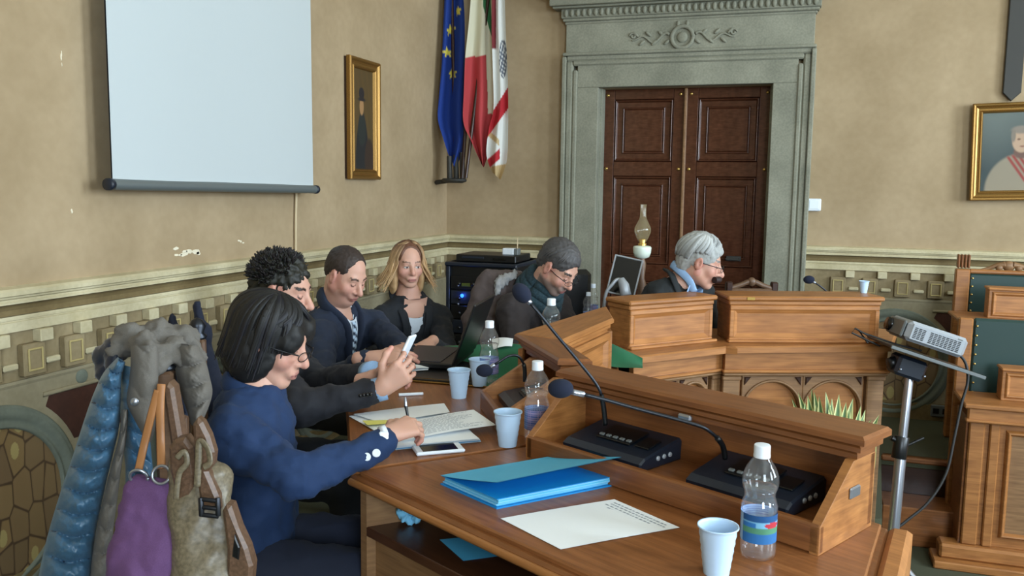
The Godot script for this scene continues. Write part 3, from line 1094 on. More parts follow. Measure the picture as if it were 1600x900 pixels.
func projection_screen() -> void:
	var X := WX + 0.105
	var a := on_x(176, 281, X)
	var b := on_x(489, 290, X)
	var r := thing("projection_screen", "large white roll-down projection screen with a grey bottom bar", "projection screen", Vector3(X, a.y, (a.z + b.z) * 0.5))
	var m := MB.new()
	var rows := []
	var cols := []
	for i in 15:
		var y := i / 14.0
		var row := PackedVector3Array()
		for j in 21:
			var t := j / 20.0
			var p := a.lerp(b, t)
			p.y = lerpf(p.y, 3.25, y)
			p.x += 0.004 * sin(t * 9.0 + y) * (1.0 - y) + 0.003 * sin(t * PI * 2.0)
			row.append(p)
		rows.append(row)
	m.grid(rows, false, false)
	part(m, "screen_sheet", M.screen_cloth, r)
	var mb := MB.new()
	rows = []
	for i in 2:
		var row := PackedVector3Array()
		for j in 2:
			var p := a.lerp(b, float(j))
			p.y = lerpf(p.y, 3.25, float(i))
			p.x -= 0.006
			row.append(p)
		rows.append(row)
	mb.grid(rows, false, true)
	part(mb, "screen_backing", M.screen_back, r)
	var c := on_x(171, 288, X)
	var d := on_x(493, 296, X)
	var br := MB.new()
	br.tube(PackedVector3Array([c, d]), PackedFloat32Array([0.021]), 12)
	part(br, "bottom_bar", M.bar_grey, r)
	for q in [c, d]:
		var e := MB.new()
		e.lathe(PackedVector2Array([Vector2(0, -0.012), Vector2(0.022, -0.012), Vector2(0.023, 0), Vector2(0.022, 0.012), Vector2(0, 0.012)]), 14, Transform3D(Basis(Vector3.RIGHT, PI / 2), q))
		part(e, "bar_end_cap", M.plastic_slate, r)
	var cs := MB.new()
	cs.box(Vector3(X - 0.02, 3.30, (a.z + b.z) * 0.5), Vector3(0.12, 0.13, absf(b.z - a.z) + 0.2), 0.02)
	part(cs, "roller_case", M.plastic_white, r)

# gilt frame with a painted panel; paint(u, v) gives the colour, v up
func picture(called: String, label: String, at: Vector3, turn: float, roll: float, w: float, h: float, fw: float, paint: Callable) -> void:
	var r := thing(called, label, "picture", at)
	r.rotation = Vector3(0, turn, roll)
	var pr := [[0.0, 0.0], [0.0, 0.022], [0.10, 0.030], [0.25, 0.028], [0.40, 0.018], [0.55, 0.014], [0.72, 0.016], [0.80, 0.022], [0.90, 0.018], [1.0, 0.004]]
	var o := [Vector2(-w / 2, -h / 2), Vector2(w / 2, -h / 2), Vector2(w / 2, h / 2), Vector2(-w / 2, h / 2)]
	var sg := [Vector2(1, 1), Vector2(-1, 1), Vector2(-1, -1), Vector2(1, -1)]
	for k in 4:
		var m := MB.new()
		var k2 := (k + 1) % 4
		for i in pr.size() - 1:
			var q := []
			for e in [i, i + 1]:
				for s in [k, k2]:
					var p: Vector2 = o[s] + sg[s] * (fw * pr[e][0])
					q.append(Vector3(p.x, p.y, pr[e][1]))
			m.quad(q[0], q[1], q[3], q[2])
		part(m, "frame_rail", M.gilt if k != 2 else M.gilt, r, true)
	var g := MB.new()
	g.colored = true
	var rows := []
	var cols := []
	var n := 90
	for i in n + 1:
		var row := PackedVector3Array()
		var cr := []
		for j in n + 1:
			row.append(Vector3((j / float(n) - 0.5) * (w - 1.9 * fw), (i / float(n) - 0.5) * (h - 1.9 * fw), 0.004))
			cr.append(paint.call(j / float(n), i / float(n)))
		rows.append(row)
		cols.append(cr)
	g.grid(rows, false, false, cols)
	part(g, "painted_panel", M.painted, r, true)
	part(bx(Vector3(0, 0, -0.008), Vector3(w - 0.01, h - 0.01, 0.016), 0.0), "backing", M.dark_wood, r, true)

func soft(d: float, e: float) -> float:
	return 1.0 - smoothstep(-e, e, d)
func el(u: float, v: float, cx: float, cy: float, rx: float, ry: float) -> float:
	return Vector2((u - cx) / rx, (v - cy) / ry).length() - 1.0
func paint_figure(u: float, v: float) -> Color:
	var c := lin(0.34, 0.26, 0.13).lerp(lin(0.26, 0.20, 0.11), absf(sin(u * 13.0 + v * 7.0)) * 0.35)
	c = c.lerp(lin(0.13, 0.13, 0.13), soft(el(u, v, 0.46, 0.16, 0.34 - v * 0.18, 0.42), 0.08))
	c = c.lerp(lin(0.15, 0.16, 0.15), soft(el(u, v, 0.45, 0.40, 0.18, 0.16), 0.1))
	c = c.lerp(lin(0.62, 0.47, 0.31), soft(el(u, v, 0.44, 0.63, 0.10, 0.085), 0.12))
	c = c.lerp(lin(0.14, 0.13, 0.12), soft(el(u, v, 0.44, 0.76, 0.13, 0.06), 0.1))
	c = c.lerp(lin(0.14, 0.13, 0.12), soft(el(u, v, 0.45, 0.70, 0.19, 0.018), 0.3))
	c = c.lerp(lin(0.20, 0.15, 0.09), soft(el(u, v, 0.8, 0.10, 0.22, 0.22), 0.1))
	return c
func paint_portrait(u: float, v: float) -> Color:
	var c := lin(0.24, 0.28, 0.28).lerp(lin(0.40, 0.43, 0.41), clampf(v * 1.4 - 0.4 + 0.1 * sin(u * 9.0), 0.0, 1.0))
	var body := soft(el(u, v, 0.52, 0.0, 0.46, 0.47), 0.05)
	c = c.lerp(lin(0.58, 0.54, 0.46), body * 0.9)
	for k in 3:
		var d := absf(u - 0.60 + (v - 0.2) * 0.75 - (k - 1) * 0.075) - 0.022
		c = c.lerp(lin(0.56, 0.25, 0.22), soft(d, 0.012) * body)
	c = c.lerp(lin(0.60, 0.36, 0.32), soft(el(u, v, 0.66, 0.24, 0.07, 0.06), 0.2))
	c = c.lerp(lin(0.42, 0.32, 0.28), soft(el(u, v, 0.52, 0.49, 0.10, 0.08), 0.15))
	c = c.lerp(lin(0.70, 0.59, 0.49), soft(el(u, v, 0.52, 0.64, 0.125, 0.155), 0.08))
	c = c.lerp(lin(0.52, 0.48, 0.43), soft(el(u, v, 0.51, 0.775, 0.125, 0.05), 0.3))
	c = c.lerp(lin(0.50, 0.46, 0.41), soft(el(u, v, 0.41, 0.70, 0.03, 0.08), 0.3))
	for s in [-1.0, 1.0]:
		c = c.lerp(lin(0.42, 0.31, 0.25), soft(el(u, v, 0.53 + s * 0.048, 0.655, 0.022, 0.012), 0.4))
	c = c.lerp(lin(0.50, 0.33, 0.28), soft(el(u, v, 0.53, 0.565, 0.035, 0.01), 0.4))
	return c

# a hanging cloth between two outlines given in pixels, folded in depth
func cloth(lp: Array, rp: Array, d: float, folds: float, depth: float, paint: Callable, phase: float) -> MB:
	var m := MB.new()
	m.colored = true
	var rows := []
	var cols := []
	var nr := 150
	var nc := 60
	for i in nr + 1:
		var t := i / float(nr)
		var l := along(lp, t)
		var r := along(rp, t)
		var row := PackedVector3Array()
		var cr := []
		for j in nc + 1:
			var u := j / float(nc)
			var p := l.lerp(r, u)
			var k := sin(u * folds * TAU + phase + t * 1.2) * depth * (0.55 + 0.45 * t) + sin(u * folds * 4.7 + t * 3.0) * depth * 0.3
			row.append(at_d(p.x, p.y, d - k))
			cr.append(paint.call(p.x, p.y))
		rows.append(row)
		cols.append(cr)
	m.grid(rows, false, true, cols)
	return m
func along(a: Array, t: float) -> Vector2:
	var f := t * (a.size() - 1)
	var i := mini(int(f), a.size() - 2)
	var p0: Vector2 = a[maxi(i - 1, 0)]
	var p1: Vector2 = a[i]
	var p2: Vector2 = a[i + 1]
	var p3: Vector2 = a[mini(i + 2, a.size() - 1)]
	return p1.cubic_interpolate(p2, p0, p3, f - i)
func in_star(x: float, y: float, cx: float, cy: float, r: float, rot := 0.0, sx := 1.0) -> bool:
	var p := Vector2((x - cx) / sx, y - cy).rotated(rot)
	var a := fposmod(atan2(p.x, -p.y), TAU / 5.0) - TAU / 10.0
	var q := p.length()
	# boundary of a five-pointed star
	var inner := 0.382 * r
	var A := Vector2(r * cos(TAU / 10.0), r * sin(TAU / 10.0))
	var B := Vector2(inner, 0.0)
	var P := Vector2(q * cos(a), q * absf(sin(a)))
	return (A - B).cross(P - B) > 0.0
func flags() -> void:
	var D := 6.12
	var gr := "flags hanging in the corner"
	var blue := lin(0.05, 0.20, 0.50)
	var yel := lin(0.86, 0.80, 0.30)
	var eu := func(x: float, y: float) -> Color:
		for s in [[716, 17, 0.6], [704, 47, 1.0], [699, 82, 1.0], [707, 115, 0.95]]:
			if in_star(x, y, s[0], s[1], 9.5, 0.12, s[2]):
				return yel
		return blue
	var m := cloth([Vector2(697, -130), Vector2(696, -40), Vector2(693, 30), Vector2(690, 100), Vector2(686, 150), Vector2(684, 185), Vector2(692, 215), Vector2(700, 240)], [Vector2(718, -130), Vector2(722, -40), Vector2(726, 30), Vector2(726, 100), Vector2(725, 150), Vector2(727, 195), Vector2(726, 225), Vector2(712, 265)], D, 1.4, 0.035, eu, 0.4)
	var o := thing("flag", "blue flag with yellow stars hanging in the corner", "flag", at_d(706, 262, D), 0.0, gr)
	part(m, "flag_cloth", M.flag_cloth, o)
	pole(o, Vector2(712, 279), Vector2(703, -150), D + 0.03)
	var white := lin(0.80, 0.78, 0.68)
	var red := lin(0.68, 0.24, 0.25)
	var green := lin(0.18, 0.40, 0.24)
	var it := func(x: float, y: float) -> Color:
		if x > 752 + (y - 0) * 0.28 and y < 62 and x > 755:
			return green
		if x < 762 - maxf(0.0, 150 - y) * 0.04 and y > 92 - (x - 725) * 0.22:
			return red
		if y > 178:
			return red
		return white
	m = cloth([Vector2(742, -130), Vector2(738, -40), Vector2(733, 30), Vector2(727, 90), Vector2(725, 140), Vector2(724, 190), Vector2(736, 220), Vector2(753, 258)], [Vector2(758, -130), Vector2(764, -40), Vector2(768, 30), Vector2(770, 80), Vector2(772, 130), Vector2(771, 180), Vector2(765, 230), Vector2(756, 262)], D - 0.10, 1.7, 0.03, it, 1.4)
	o = thing("flag", "green white and red flag hanging between two other flags", "flag", at_d(745, 258, D - 0.1), 0.0, gr)
	part(m, "flag_cloth", M.flag_cloth, o)
	pole(o, Vector2(722, 279), Vector2(752, -150), D - 0.04)
	var wh := lin(0.82, 0.82, 0.80)
	var rd := lin(0.66, 0.13, 0.16)
	var gy := lin(0.36, 0.38, 0.42)
	var buff := lin(0.72, 0.62, 0.45)
	var third := func(x: float, y: float) -> Color:
		if y > 262 - (x - 760) * 0.2:
			return buff
		if x < 775 and y < 75:
			return lin(0.45, 0.16, 0.17)
		if (Vector2((x - 786) / 6.5, (y - 92) / 30.0).length() < 1.0) and sin(x * 1.4 + y * 0.35) + sin(y * 0.9 - x) > -0.5:
			return gy
		if y > 150 + (785 - x) * 1.6 and y < 182 + (785 - x) * 1.4:
			return rd
		if absf((y - 250) + (x - 770) * 0.9) < 8 and x < 781:
			return rd
		if absf((y - 214) - (x - 770) * 0.9) < 5 and x < 780:
			return buff
		return wh
	m = cloth([Vector2(772, -130), Vector2(770, -40), Vector2(768, 40), Vector2(770, 110), Vector2(771, 170), Vector2(764, 200), Vector2(760, 240), Vector2(768, 268)], [Vector2(786, -130), Vector2(788, -40), Vector2(790, 40), Vector2(793, 110), Vector2(794, 150), Vector2(794, 200), Vector2(792, 250), Vector2(782, 281)], D - 0.16, 1.6, 0.028, third, 2.4)
	o = thing("flag", "white flag with red bands and a grey emblem hanging beside the tricolour", "flag", at_d(777, 278, D - 0.16), 0.0, gr)
	part(m, "flag_cloth", M.flag_cloth, o)
	pole(o, Vector2(728, 278), Vector2(781, -150), D - 0.09)
	# bracket that holds the three poles
	var bp := at_d(710, 281, D)
	var br := thing("pole_bracket", "dark iron bracket holding the flag poles in the corner", "bracket", bp)
	var bm := MB.new()
	bm.lathe(PackedVector2Array([Vector2(0.0, -0.022), Vector2(0.06, -0.022), Vector2(0.088, -0.012), Vector2(0.092, 0.0), Vector2(0.085, 0.01), Vector2(0.0, 0.012)]), 18, Transform3D(Basis.from_scale(Vector3(1, 1, 0.7)), bp))
	part(bm, "cup", M.iron, br)
	for q in [[702, 252], [712, 250], [722, 246]]:
		var t := MB.new()
		t.tube(PackedVector3Array([at_d(q[0] + 1, 281, D), at_d(q[0], q[1] - 8, D - 0.02)]), PackedFloat32Array([0.021, 0.018]), 10)
		part(t, "socket", M.iron, br)
	var arm := MB.new()
	arm.tube(PackedVector3Array([bp, Vector3(WX + 0.01, bp.y - 0.02, bp.z - 0.05)]), PackedFloat32Array([0.016]), 8)
	part(arm, "arm", M.iron, br)
func pole(o: Node3D, a: Vector2, b: Vector2, d: float) -> void:
	var t := MB.new()
	t.tube(PackedVector3Array([at_d(a.x, a.y, d), at_d(b.x, b.y, d)]), PackedFloat32Array([0.013]), 8)
	part(t, "pole", M.dark_wood, o)

func equipment_rack() -> void:
	var z := -4.85
	var a := on_z(697, 412, z)
	var b := on_z(806, 412, z)
	var w := b.x - a.x
	var cx := (a.x + b.x) * 0.5
	var top := on_z(750, 411, z).y
	var r := thing("equipment_rack", "black audio equipment rack standing in the corner", "equipment rack", Vector3(cx, 0, z - 0.25))
	part(bx(Vector3(cx, top * 0.5 + 0.02, z - 0.26), Vector3(w, top - 0.04, 0.48), 0.008), "cabinet", M.plastic_black, r)
	part(bx(Vector3(cx, top - 0.012, z - 0.25), Vector3(w + 0.015, 0.024, 0.52), 0.006), "lid", M.plastic_slate, r)
	for s in [-1.0, 1.0]:
		part(bx(Vector3(cx + s * (w * 0.5 - 0.012), top * 0.5, z - 0.012), Vector3(0.024, top - 0.05, 0.03), 0.004), "side_rail", M.plastic_slate, r)
	var y := top - 0.08
	for i in 6:
		var u := part(bx(Vector3(cx, y - 0.045, z - 0.008), Vector3(w - 0.06, 0.082, 0.02), 0.004), "equipment_unit", M.plastic_slate if i % 2 else M.plastic_black, r)
		for k in 3:
			var kb := MB.new()
			kb.lathe(PackedVector2Array([Vector2(0, 0.014), Vector2(0.009, 0.014), Vector2(0.011, 0.0)]), 12, Transform3D(Basis(Vector3.RIGHT, PI / 2), Vector3(cx - w * 0.3 + k * 0.09, y - 0.05, z + 0.002)))
			part(kb, "knob", M.plastic_black, u)
		y -= 0.09
	var dp := on_z(728, 445, z + 0.006)
	part(bx(dp, Vector3(0.055, 0.02, 0.006), 0.001), "display_strip", mat("display_olive", Color(0.34, 0.38, 0.16), 0.3), r)
	var lp := on_z(722, 462, z + 0.006)
	var l := MB.new()
	l.ball(lp, Vector3(0.012, 0.012, 0.006), Basis.IDENTITY, 12, 6)
	part(l, "indicator_light", M.led_blue, r)
	for q in [[716, 446], [716, 475], [733, 475]]:
		var k := MB.new()
		k.ball(on_z(q[0], q[1], z + 0.006), Vector3(0.006, 0.006, 0.004), Basis.IDENTITY, 8, 5)
		part(k, "button", M.plastic_silver, r)
	var om := OmniLight3D.new()
	om.name = "indicator_glow"
	add_child(om)
	om.position = lp + Vector3(0, 0, 0.02)
	om.light_color = Color(0.2, 0.4, 1.0)
	om.light_energy = 0.002
	om.light_size = 0.01
	om.omni_range = 6.0
	om.omni_attenuation = 2.0
	om.shadow_enabled = true
	# player on the rack and the white receiver with its aerial on the player
	var pl := thing("disc_player", "flat black disc player lying on the equipment rack", "disc player", Vector3(cx, top, z - 0.2))
	var pc := Vector3(cx + 0.02, top + 0.024, z - 0.18)
	part(bx(pc, Vector3(w * 0.86, 0.044, 0.30), 0.005), "housing", M.plastic_black, pl)
	part(bx(pc + Vector3(-0.08, 0.006, 0.152), Vector3(0.14, 0.012, 0.004), 0.001), "disc_tray", M.plastic_slate, pl)
	part(bx(pc + Vector3(0.09, 0.0, 0.152), Vector3(0.08, 0.014, 0.004), 0.001), "display", M.display, pl)
	var wp := on_z(796, 396, z - 0.12)
	wp.y = top + 0.047 + 0.02
	var rc := thing("wireless_receiver", "small white wireless receiver with an aerial on the disc player", "receiver", Vector3(wp.x, top + 0.047, wp.z))
	part(bx(wp, Vector3(0.075, 0.04, 0.06), 0.005), "housing", M.plastic_white, rc)
	part(bx(wp + Vector3(0.05, 0, 0), Vector3(0.025, 0.04, 0.06), 0.004), "end_cap", M.plastic_grey, rc)
	var an := MB.new()
	an.tube(PackedVector3Array([wp + Vector3(0.05, 0.015, 0), wp + Vector3(0.05, 0.085, 0)]), PackedFloat32Array([0.004, 0.003]), 6)
	part(an, "aerial", M.cable_white, rc)

# ================================================================ the horseshoe of desks
const DT := 0.80   # desk top
const GT := 1.0    # top of the galleries
func poly2(a: Array) -> PackedVector2Array:
	var p := PackedVector2Array()
	for i in a:
		p.append(Vector2(i[0], i[1]))
	return p
func inset(p: PackedVector2Array, d: float) -> PackedVector2Array:
	var o := Geometry2D.offset_polygon(p, -d, Geometry2D.JOIN_MITER)
	return o[0] if o.size() else p
func slab(p: PackedVector2Array, y0: float, y1: float, bev := 0.004) -> MB:
	var m := MB.new()
	m.prism(p, y0, y1, Transform3D.IDENTITY, bev)
	return m
func seg(called: String, label: String, hs: Vector2, he: Vector2) -> Node3D:
	var d := he - hs
	return thing(called, label, "desk", Vector3(hs.x, 0, hs.y), atan2(-d.y, d.x), "desks of the council horseshoe")
# three stepped boards over a cap outline (world)
func cap_boards(r: Node3D, p: PackedVector2Array, wood: Material) -> void:
	part(slab(p, GT - 0.017, GT, 0.006), "cap_board", wood, r)
	part(slab(inset(p, 0.011), GT - 0.034, GT - 0.020, 0.005), "cap_moulding", wood, r)
	part(slab(inset(p, 0.021), GT - 0.051, GT - 0.037, 0.004), "cap_moulding", wood, r)
func loc(r: Node3D, x: float, z: float) -> Vector2:
	return v2(r.global_transform * Vector3(x, 0, z))
# trough for the microphone: back board, floor, lip, sloping ends (all in the desk's own axes)
func trough(r: Node3D, L: float, zl: float, cw: float, wood: Material) -> void:
	part(bx(Vector3(L * 0.5, DT + 0.078, 0.020), Vector3(L, 0.145, 0.018), 0.002), "back_board", wood, r, true)
	part(bx(Vector3(L * 0.5, DT + 0.016, zl * 0.5), Vector3(L - 0.03, 0.032, zl - 0.03), 0.001), "tray", M.desk_wood, r, true)
	part(bx(Vector3(L * 0.5, DT + 0.028, zl - 0.009), Vector3(L, 0.056, 0.018), 0.004), "lip", wood, r, true)
	for x in [0.0, L - 0.018]:
		var m := MB.new()
		m.prism(PackedVector2Array([Vector2(0.008, DT), Vector2(zl, DT), Vector2(zl, DT + 0.052), Vector2(cw - 0.005, GT - 0.05), Vector2(0.008, GT - 0.05)]), 0.0, 0.018, Transform3D(Basis(Vector3(0, 0, 1), Vector3(1, 0, 0), Vector3(0, 1, 0)), Vector3(x, 0, 0)), 0.001)
		part(m, "side_board", M.bench_wood, r, true)
# raised frame and bevelled field on the hall face (z = 0, looking to -z)
func hall_panel(r: Node3D, x0: float, x1: float, y0: float, y1: float, fw: float, wood: Material, field: Material, z := 0.0) -> void:
	part(bx(Vector3((x0 + x1) * 0.5, (y0 + y1) * 0.5, z + 0.012), Vector3(x1 - x0, y1 - y0, 0.012), 0.0), "panel", field, r, true)
	part(bx(Vector3((x0 + x1) * 0.5, y0 + fw * 0.5, z), Vector3(x1 - x0, fw, 0.016), 0.003), "panel_rail", wood, r, true)
	part(bx(Vector3((x0 + x1) * 0.5, y1 - fw * 0.5, z), Vector3(x1 - x0, fw, 0.016), 0.003), "panel_rail", wood, r, true)
	part(bx(Vector3(x0 + fw * 0.5, (y0 + y1) * 0.5, z), Vector3(fw, y1 - y0 - fw * 2, 0.016), 0.003), "panel_stile", wood, r, true)
	part(bx(Vector3(x1 - fw * 0.5, (y0 + y1) * 0.5, z), Vector3(fw, y1 - y0 - fw * 2, 0.016), 0.003), "panel_stile", wood, r, true)
	var m := MB.new()
	var a := Vector3(x0 + fw, y0 + fw, z - 0.006)
	var b := Vector3(x1 - fw, y1 - fw, z - 0.006)
	var o := [a, Vector3(b.x, a.y, a.z), b, Vector3(a.x, b.y, a.z)]
	var k := 0.016
	var i := [a + Vector3(k, k, 0.012), Vector3(b.x - k, a.y + k, a.z + 0.012), b + Vector3(-k, -k, 0.012), Vector3(a.x + k, b.y - k, a.z + 0.012)]
	for q in 4:
		m.quad(o[q], i[q], i[(q + 1) % 4], o[(q + 1) % 4])
	part(m, "panel_bevel", wood, r, true)

func build_desks() -> void:
	var F0 := Vector2(-0.947, -1.709)
	var F1 := Vector2(0.085, -1.140)
	# ---- A: nearest, with two microphones
	var hs := Vector2(-0.493, -2.133)
	var he := Vector2(0.168, -1.778)
	var A := seg("council_desk", "brown wooden desk with an open shelf below and the blue folder on top", hs, he)
	var LA := (he - hs).length()
	var top := PackedVector2Array([F0, F1, loc(A, LA + 0.02, -0.03), loc(A, -0.03, -0.03), ])
	part(slab(inset(top, 0.014), DT - 0.03, DT, 0.003), "desk_top", M.desk_wood, A)
	var ed := top.duplicate()
	part(slab(ed, DT - 0.030, DT - 0.010, 0.006), "edge_moulding", M.gallery_wood, A)
	var bd := MB.new()
	bd.tube(PackedVector3Array([Vector3(F0.x, DT - 0.026, F0.y), Vector3(F1.x, DT - 0.026, F1.y)]), PackedFloat32Array([0.009]), 10)
	part(bd, "edge_bead", M.bench_wood, A)
	var en := MB.new()
	var e1 := loc(A, LA + 0.02, -0.03)
	var ex := Vector2(0.042, 0.006)
	en.prism(PackedVector2Array([F1, F1 + ex, e1 + ex, e1]), DT - 0.09, DT - 0.004, Transform3D.IDENTITY, 0.010)
	part(en, "end_moulding", M.pale_wood, A)
	trough(A, LA, 0.222, 0.105, M.gallery_wood)
	cap_boards(A, PackedVector2Array([loc(A, -0.015, -0.012), loc(A, LA + 0.02, -0.012), loc(A, LA + 0.02, 0.107), loc(A, -0.015, 0.107)]), M.gallery_wood)
	# body under the top
	var fd := (F1 - F0).normalized()
	var nd := Vector2(fd.y, -fd.x)   # towards the hall
	var sl := (loc(A, 0.0, 0.0) - F0).normalized()
	var p0 := F0 + fd * 0.012 + nd * 0.018
	part(slab(PackedVector2Array([p0, p0 + fd * 0.024, p0 + fd * 0.024 + sl * 0.5, p0 + sl * 0.5]), 0.0, DT - 0.042, 0.0), "side_panel", M.grey_wood, A)
	var p1 := F1 - fd * 0.08 + nd * 0.03
	part(slab(PackedVector2Array([p1, p1 + fd * 0.024, e1 + Vector2(0.012, 0.02), e1 + Vector2(-0.012, 0.02)]), LOW, DT - 0.042, 0.0), "side_panel", M.gallery_wood, A)
	var b0 := loc(A, 0.0, 0.03)
	var b1 := loc(A, LA, 0.03)
	part(slab(PackedVector2Array([b0, b1, b1 - nd * 0.02, b0 - nd * 0.02]), LOW, DT - 0.042, 0.0), "hall_board", M.grey_wood, A)
	part(slab(PackedVector2Array([p0 + fd * 0.024, p1, b1 - nd * 0.03, b0 - nd * 0.02]), 0.650, 0.672, 0.002), "shelf", M.shelf_wood, A)
	part(slab(PackedVector2Array([p0 + fd * 0.024 + nd * 0.02, p1 + nd * 0.02, p1 + nd * 0.045, p0 + fd * 0.024 + nd * 0.045]), 0.0, 0.648, 0.0), "lower_panel", M.grey_wood, A)
	for q in [-0.02]:
		var hk := MB.new()
		var cp := A.global_transform * Vector3(LA * 0.5, GT - 0.042, 0.108)
		hk.box(cp, Vector3(0.035, 0.014, 0.012), 0.004, A.global_transform.basis)
		part(hk, "clip", M.steel, A)
	var hinge := MB.new()
	hinge.box(A.global_transform * Vector3(LA + 0.002, DT + 0.09, 0.095), Vector3(0.006, 0.022, 0.04), 0.003, A.global_transform.basis)
	part(hinge, "socket_plate", M.steel, A)
	# ---- B: the turn of the horseshoe, in front of the writing woman
	var hb := Vector2(-0.655, -2.46)
	var hb2 := Vector2(-0.507, -2.208)
	var B := seg("council_desk", "brown wooden corner desk under the scattered papers and phone", hb, hb2)
	var LB := (hb2 - hb).length()
	var Bf := Vector2(-1.452, -2.578)
	var tb := PackedVector2Array([F0, loc(A, -0.03, -0.03), Vector2(-0.63, -2.46), Vector2(-0.72, -2.585), Bf])
	part(slab(inset(tb, 0.003), DT - 0.03, DT, 0.002), "desk_top", M.desk_wood, B)
	part(slab(tb, DT - 0.034, DT - 0.010, 0.008), "edge_moulding", M.gallery_wood, B)
	trough(B, LB, 0.243, 0.10, M.gallery_wood)
	cap_boards(B, poly2([[-0.650, -2.462], [-0.500, -2.205], [-0.588, -2.178], [-0.820, -2.515]]), M.gallery_wood)
	var fb := (Bf - F0).normalized()
	var nb := Vector2(-fb.y, fb.x)
	part(slab(PackedVector2Array([loc(B, -0.02, 0.03), loc(B, LB, 0.03), loc(B, LB, 0.05), loc(B, -0.02, 0.05)]), LOW, DT - 0.042, 0.0), "hall_board", M.grey_wood, B)
	# ---- C: covered with green felt
	var hc := Vector2(-0.60, -2.96)
	var hc2 := Vector2(-0.655, -2.46)
	var C := seg("council_desk", "wooden desk covered with green felt under the open laptop", hc, hc2)
	var LC := (hc2 - hc).length()
	var tc := PackedVector2Array([Bf, Vector2(-0.72, -2.588), Vector2(-0.628, -2.462), Vector2(-0.575, -2.97), Vector2(-0.66, -3.34), Vector2(-1.12, -3.42), Vector2(-1.42, -3.22), Vector2(-1.52, -2.9)])
	part(slab(tc, DT - 0.042, DT - 0.004, 0.004), "desk_top", M.desk_wood, C)
	var felt := PackedVector2Array([Vector2(-1.43, -2.60), Vector2(-0.84, -2.61), Vector2(-0.74, -3.30), Vector2(-1.12, -3.38), Vector2(-1.38, -3.20), Vector2(-1.47, -2.9)])
	part(slab(felt, DT - 0.004, DT + 0.002, 0.001), "felt_cover", M.green_felt, C)
	var gl := MB.new()
	gl.tube(PackedVector3Array([Vector3(-1.43, DT + 0.001, -2.592), Vector3(-0.84, DT + 0.001, -2.602)]), PackedFloat32Array([0.0035]), 6)
	part(gl, "gilt_edge", M.gilt, C)
	cap_boards(C, poly2([[-0.597, -2.955], [-0.650, -2.462], [-0.820, -2.515], [-0.690, -3.262]]), M.bench_wood)
	part(bx(Vector3(LC * 0.5, DT + 0.077, 0.03), Vector3(LC - 0.02, 0.15, 0.02), 0.002), "back_board", M.bench_wood, C, true)
	hall_panel(C, 0.01, LC - 0.01, DT, GT - 0.05, 0.026, M.bench_wood, M.bench_wood, 0.012)
	var ec := MB.new()
	ec.prism(poly2([[-0.605, -2.97], [-0.69, -3.235], [-0.705, -3.225], [-0.62, -2.96]]), DT, GT - 0.05)
	part(ec, "end_board", M.bench_wood, C)
	var pc := MB.new()
	pc.prism(poly2([[-0.69, -3.235], [-0.81, -2.525], [-0.795, -2.522], [-0.675, -3.23]]), DT, GT - 0.05)
	part(pc, "people_board", M.bench_wood, C)
	part(slab(poly2([[-0.60, -2.97], [-0.65, -2.46], [-0.67, -2.46], [-0.62, -2.97]]), LOW, DT - 0.042, 0.0), "hall_board", M.grey_wood, C)
	# ---- D and E: hall side seen
	var D := seg("council_desk", "golden wooden desk in front of the grey haired person", Vector2(-0.335, -3.785), Vector2(-0.632, -3.447))
	var LD := 0.45
	box_gallery(D, LD, 0.14)
	var E := seg("council_desk", "golden wooden desk with two carved arches above the spiky plant", Vector2(0.352, -4.03), Vector2(-0.262, -3.79))
	var LE := 0.659
	box_gallery(E, LE, 0.18)
	# desk level and ledge
	part(slab(poly2([[-0.215, -3.66], [-0.262, -3.665], [-0.575, -3.31], [-0.70, -3.36], [-0.98, -3.62], [-0.62, -4.05], [-0.36, -4.10]]), DT - 0.03, DT, 0.006), "desk_top", M.bench_wood, D)
	part(slab(poly2([[0.405, -3.985], [-0.262, -3.668], [-0.30, -3.72], [-0.40, -4.12], [0.22, -4.55], [0.47, -4.42]]), DT - 0.03, DT - 0.001, 0.006), "desk_top", M.bench_wood, E)
	lower_front(D, -0.05, 0.47, true)
	lower_front(E, -0.02, 0.69, false)

func box_gallery(r: Node3D, L: float, dp: float) -> void:
	var w: Material = M.bench_wood
	part(bx(Vector3(L * 0.5, GT - 0.010, dp * 0.5 - 0.004), Vector3(L + 0.03, 0.020, dp + 0.03), 0.006), "cap_board", w, r, true)
	part(bx(Vector3(L * 0.5, GT - 0.030, dp * 0.5), Vector3(L + 0.012, 0.022, dp + 0.012), 0.005), "cap_moulding", w, r, true)
	part(bx(Vector3(L * 0.5, DT + 0.08, dp * 0.5 + 0.008), Vector3(L - 0.004, 0.16, dp - 0.016), 0.002), "gallery_body", w, r, true)
	hall_panel(r, 0.0, L, DT, GT - 0.041, 0.020, M.pale_wood, M.bench_wood, 0.002)
	part(bx(Vector3(L * 0.5, DT + 0.006, -0.015), Vector3(L + 0.02, 0.012, 0.03), 0.004), "base_bead", M.pale_wood, r, true)

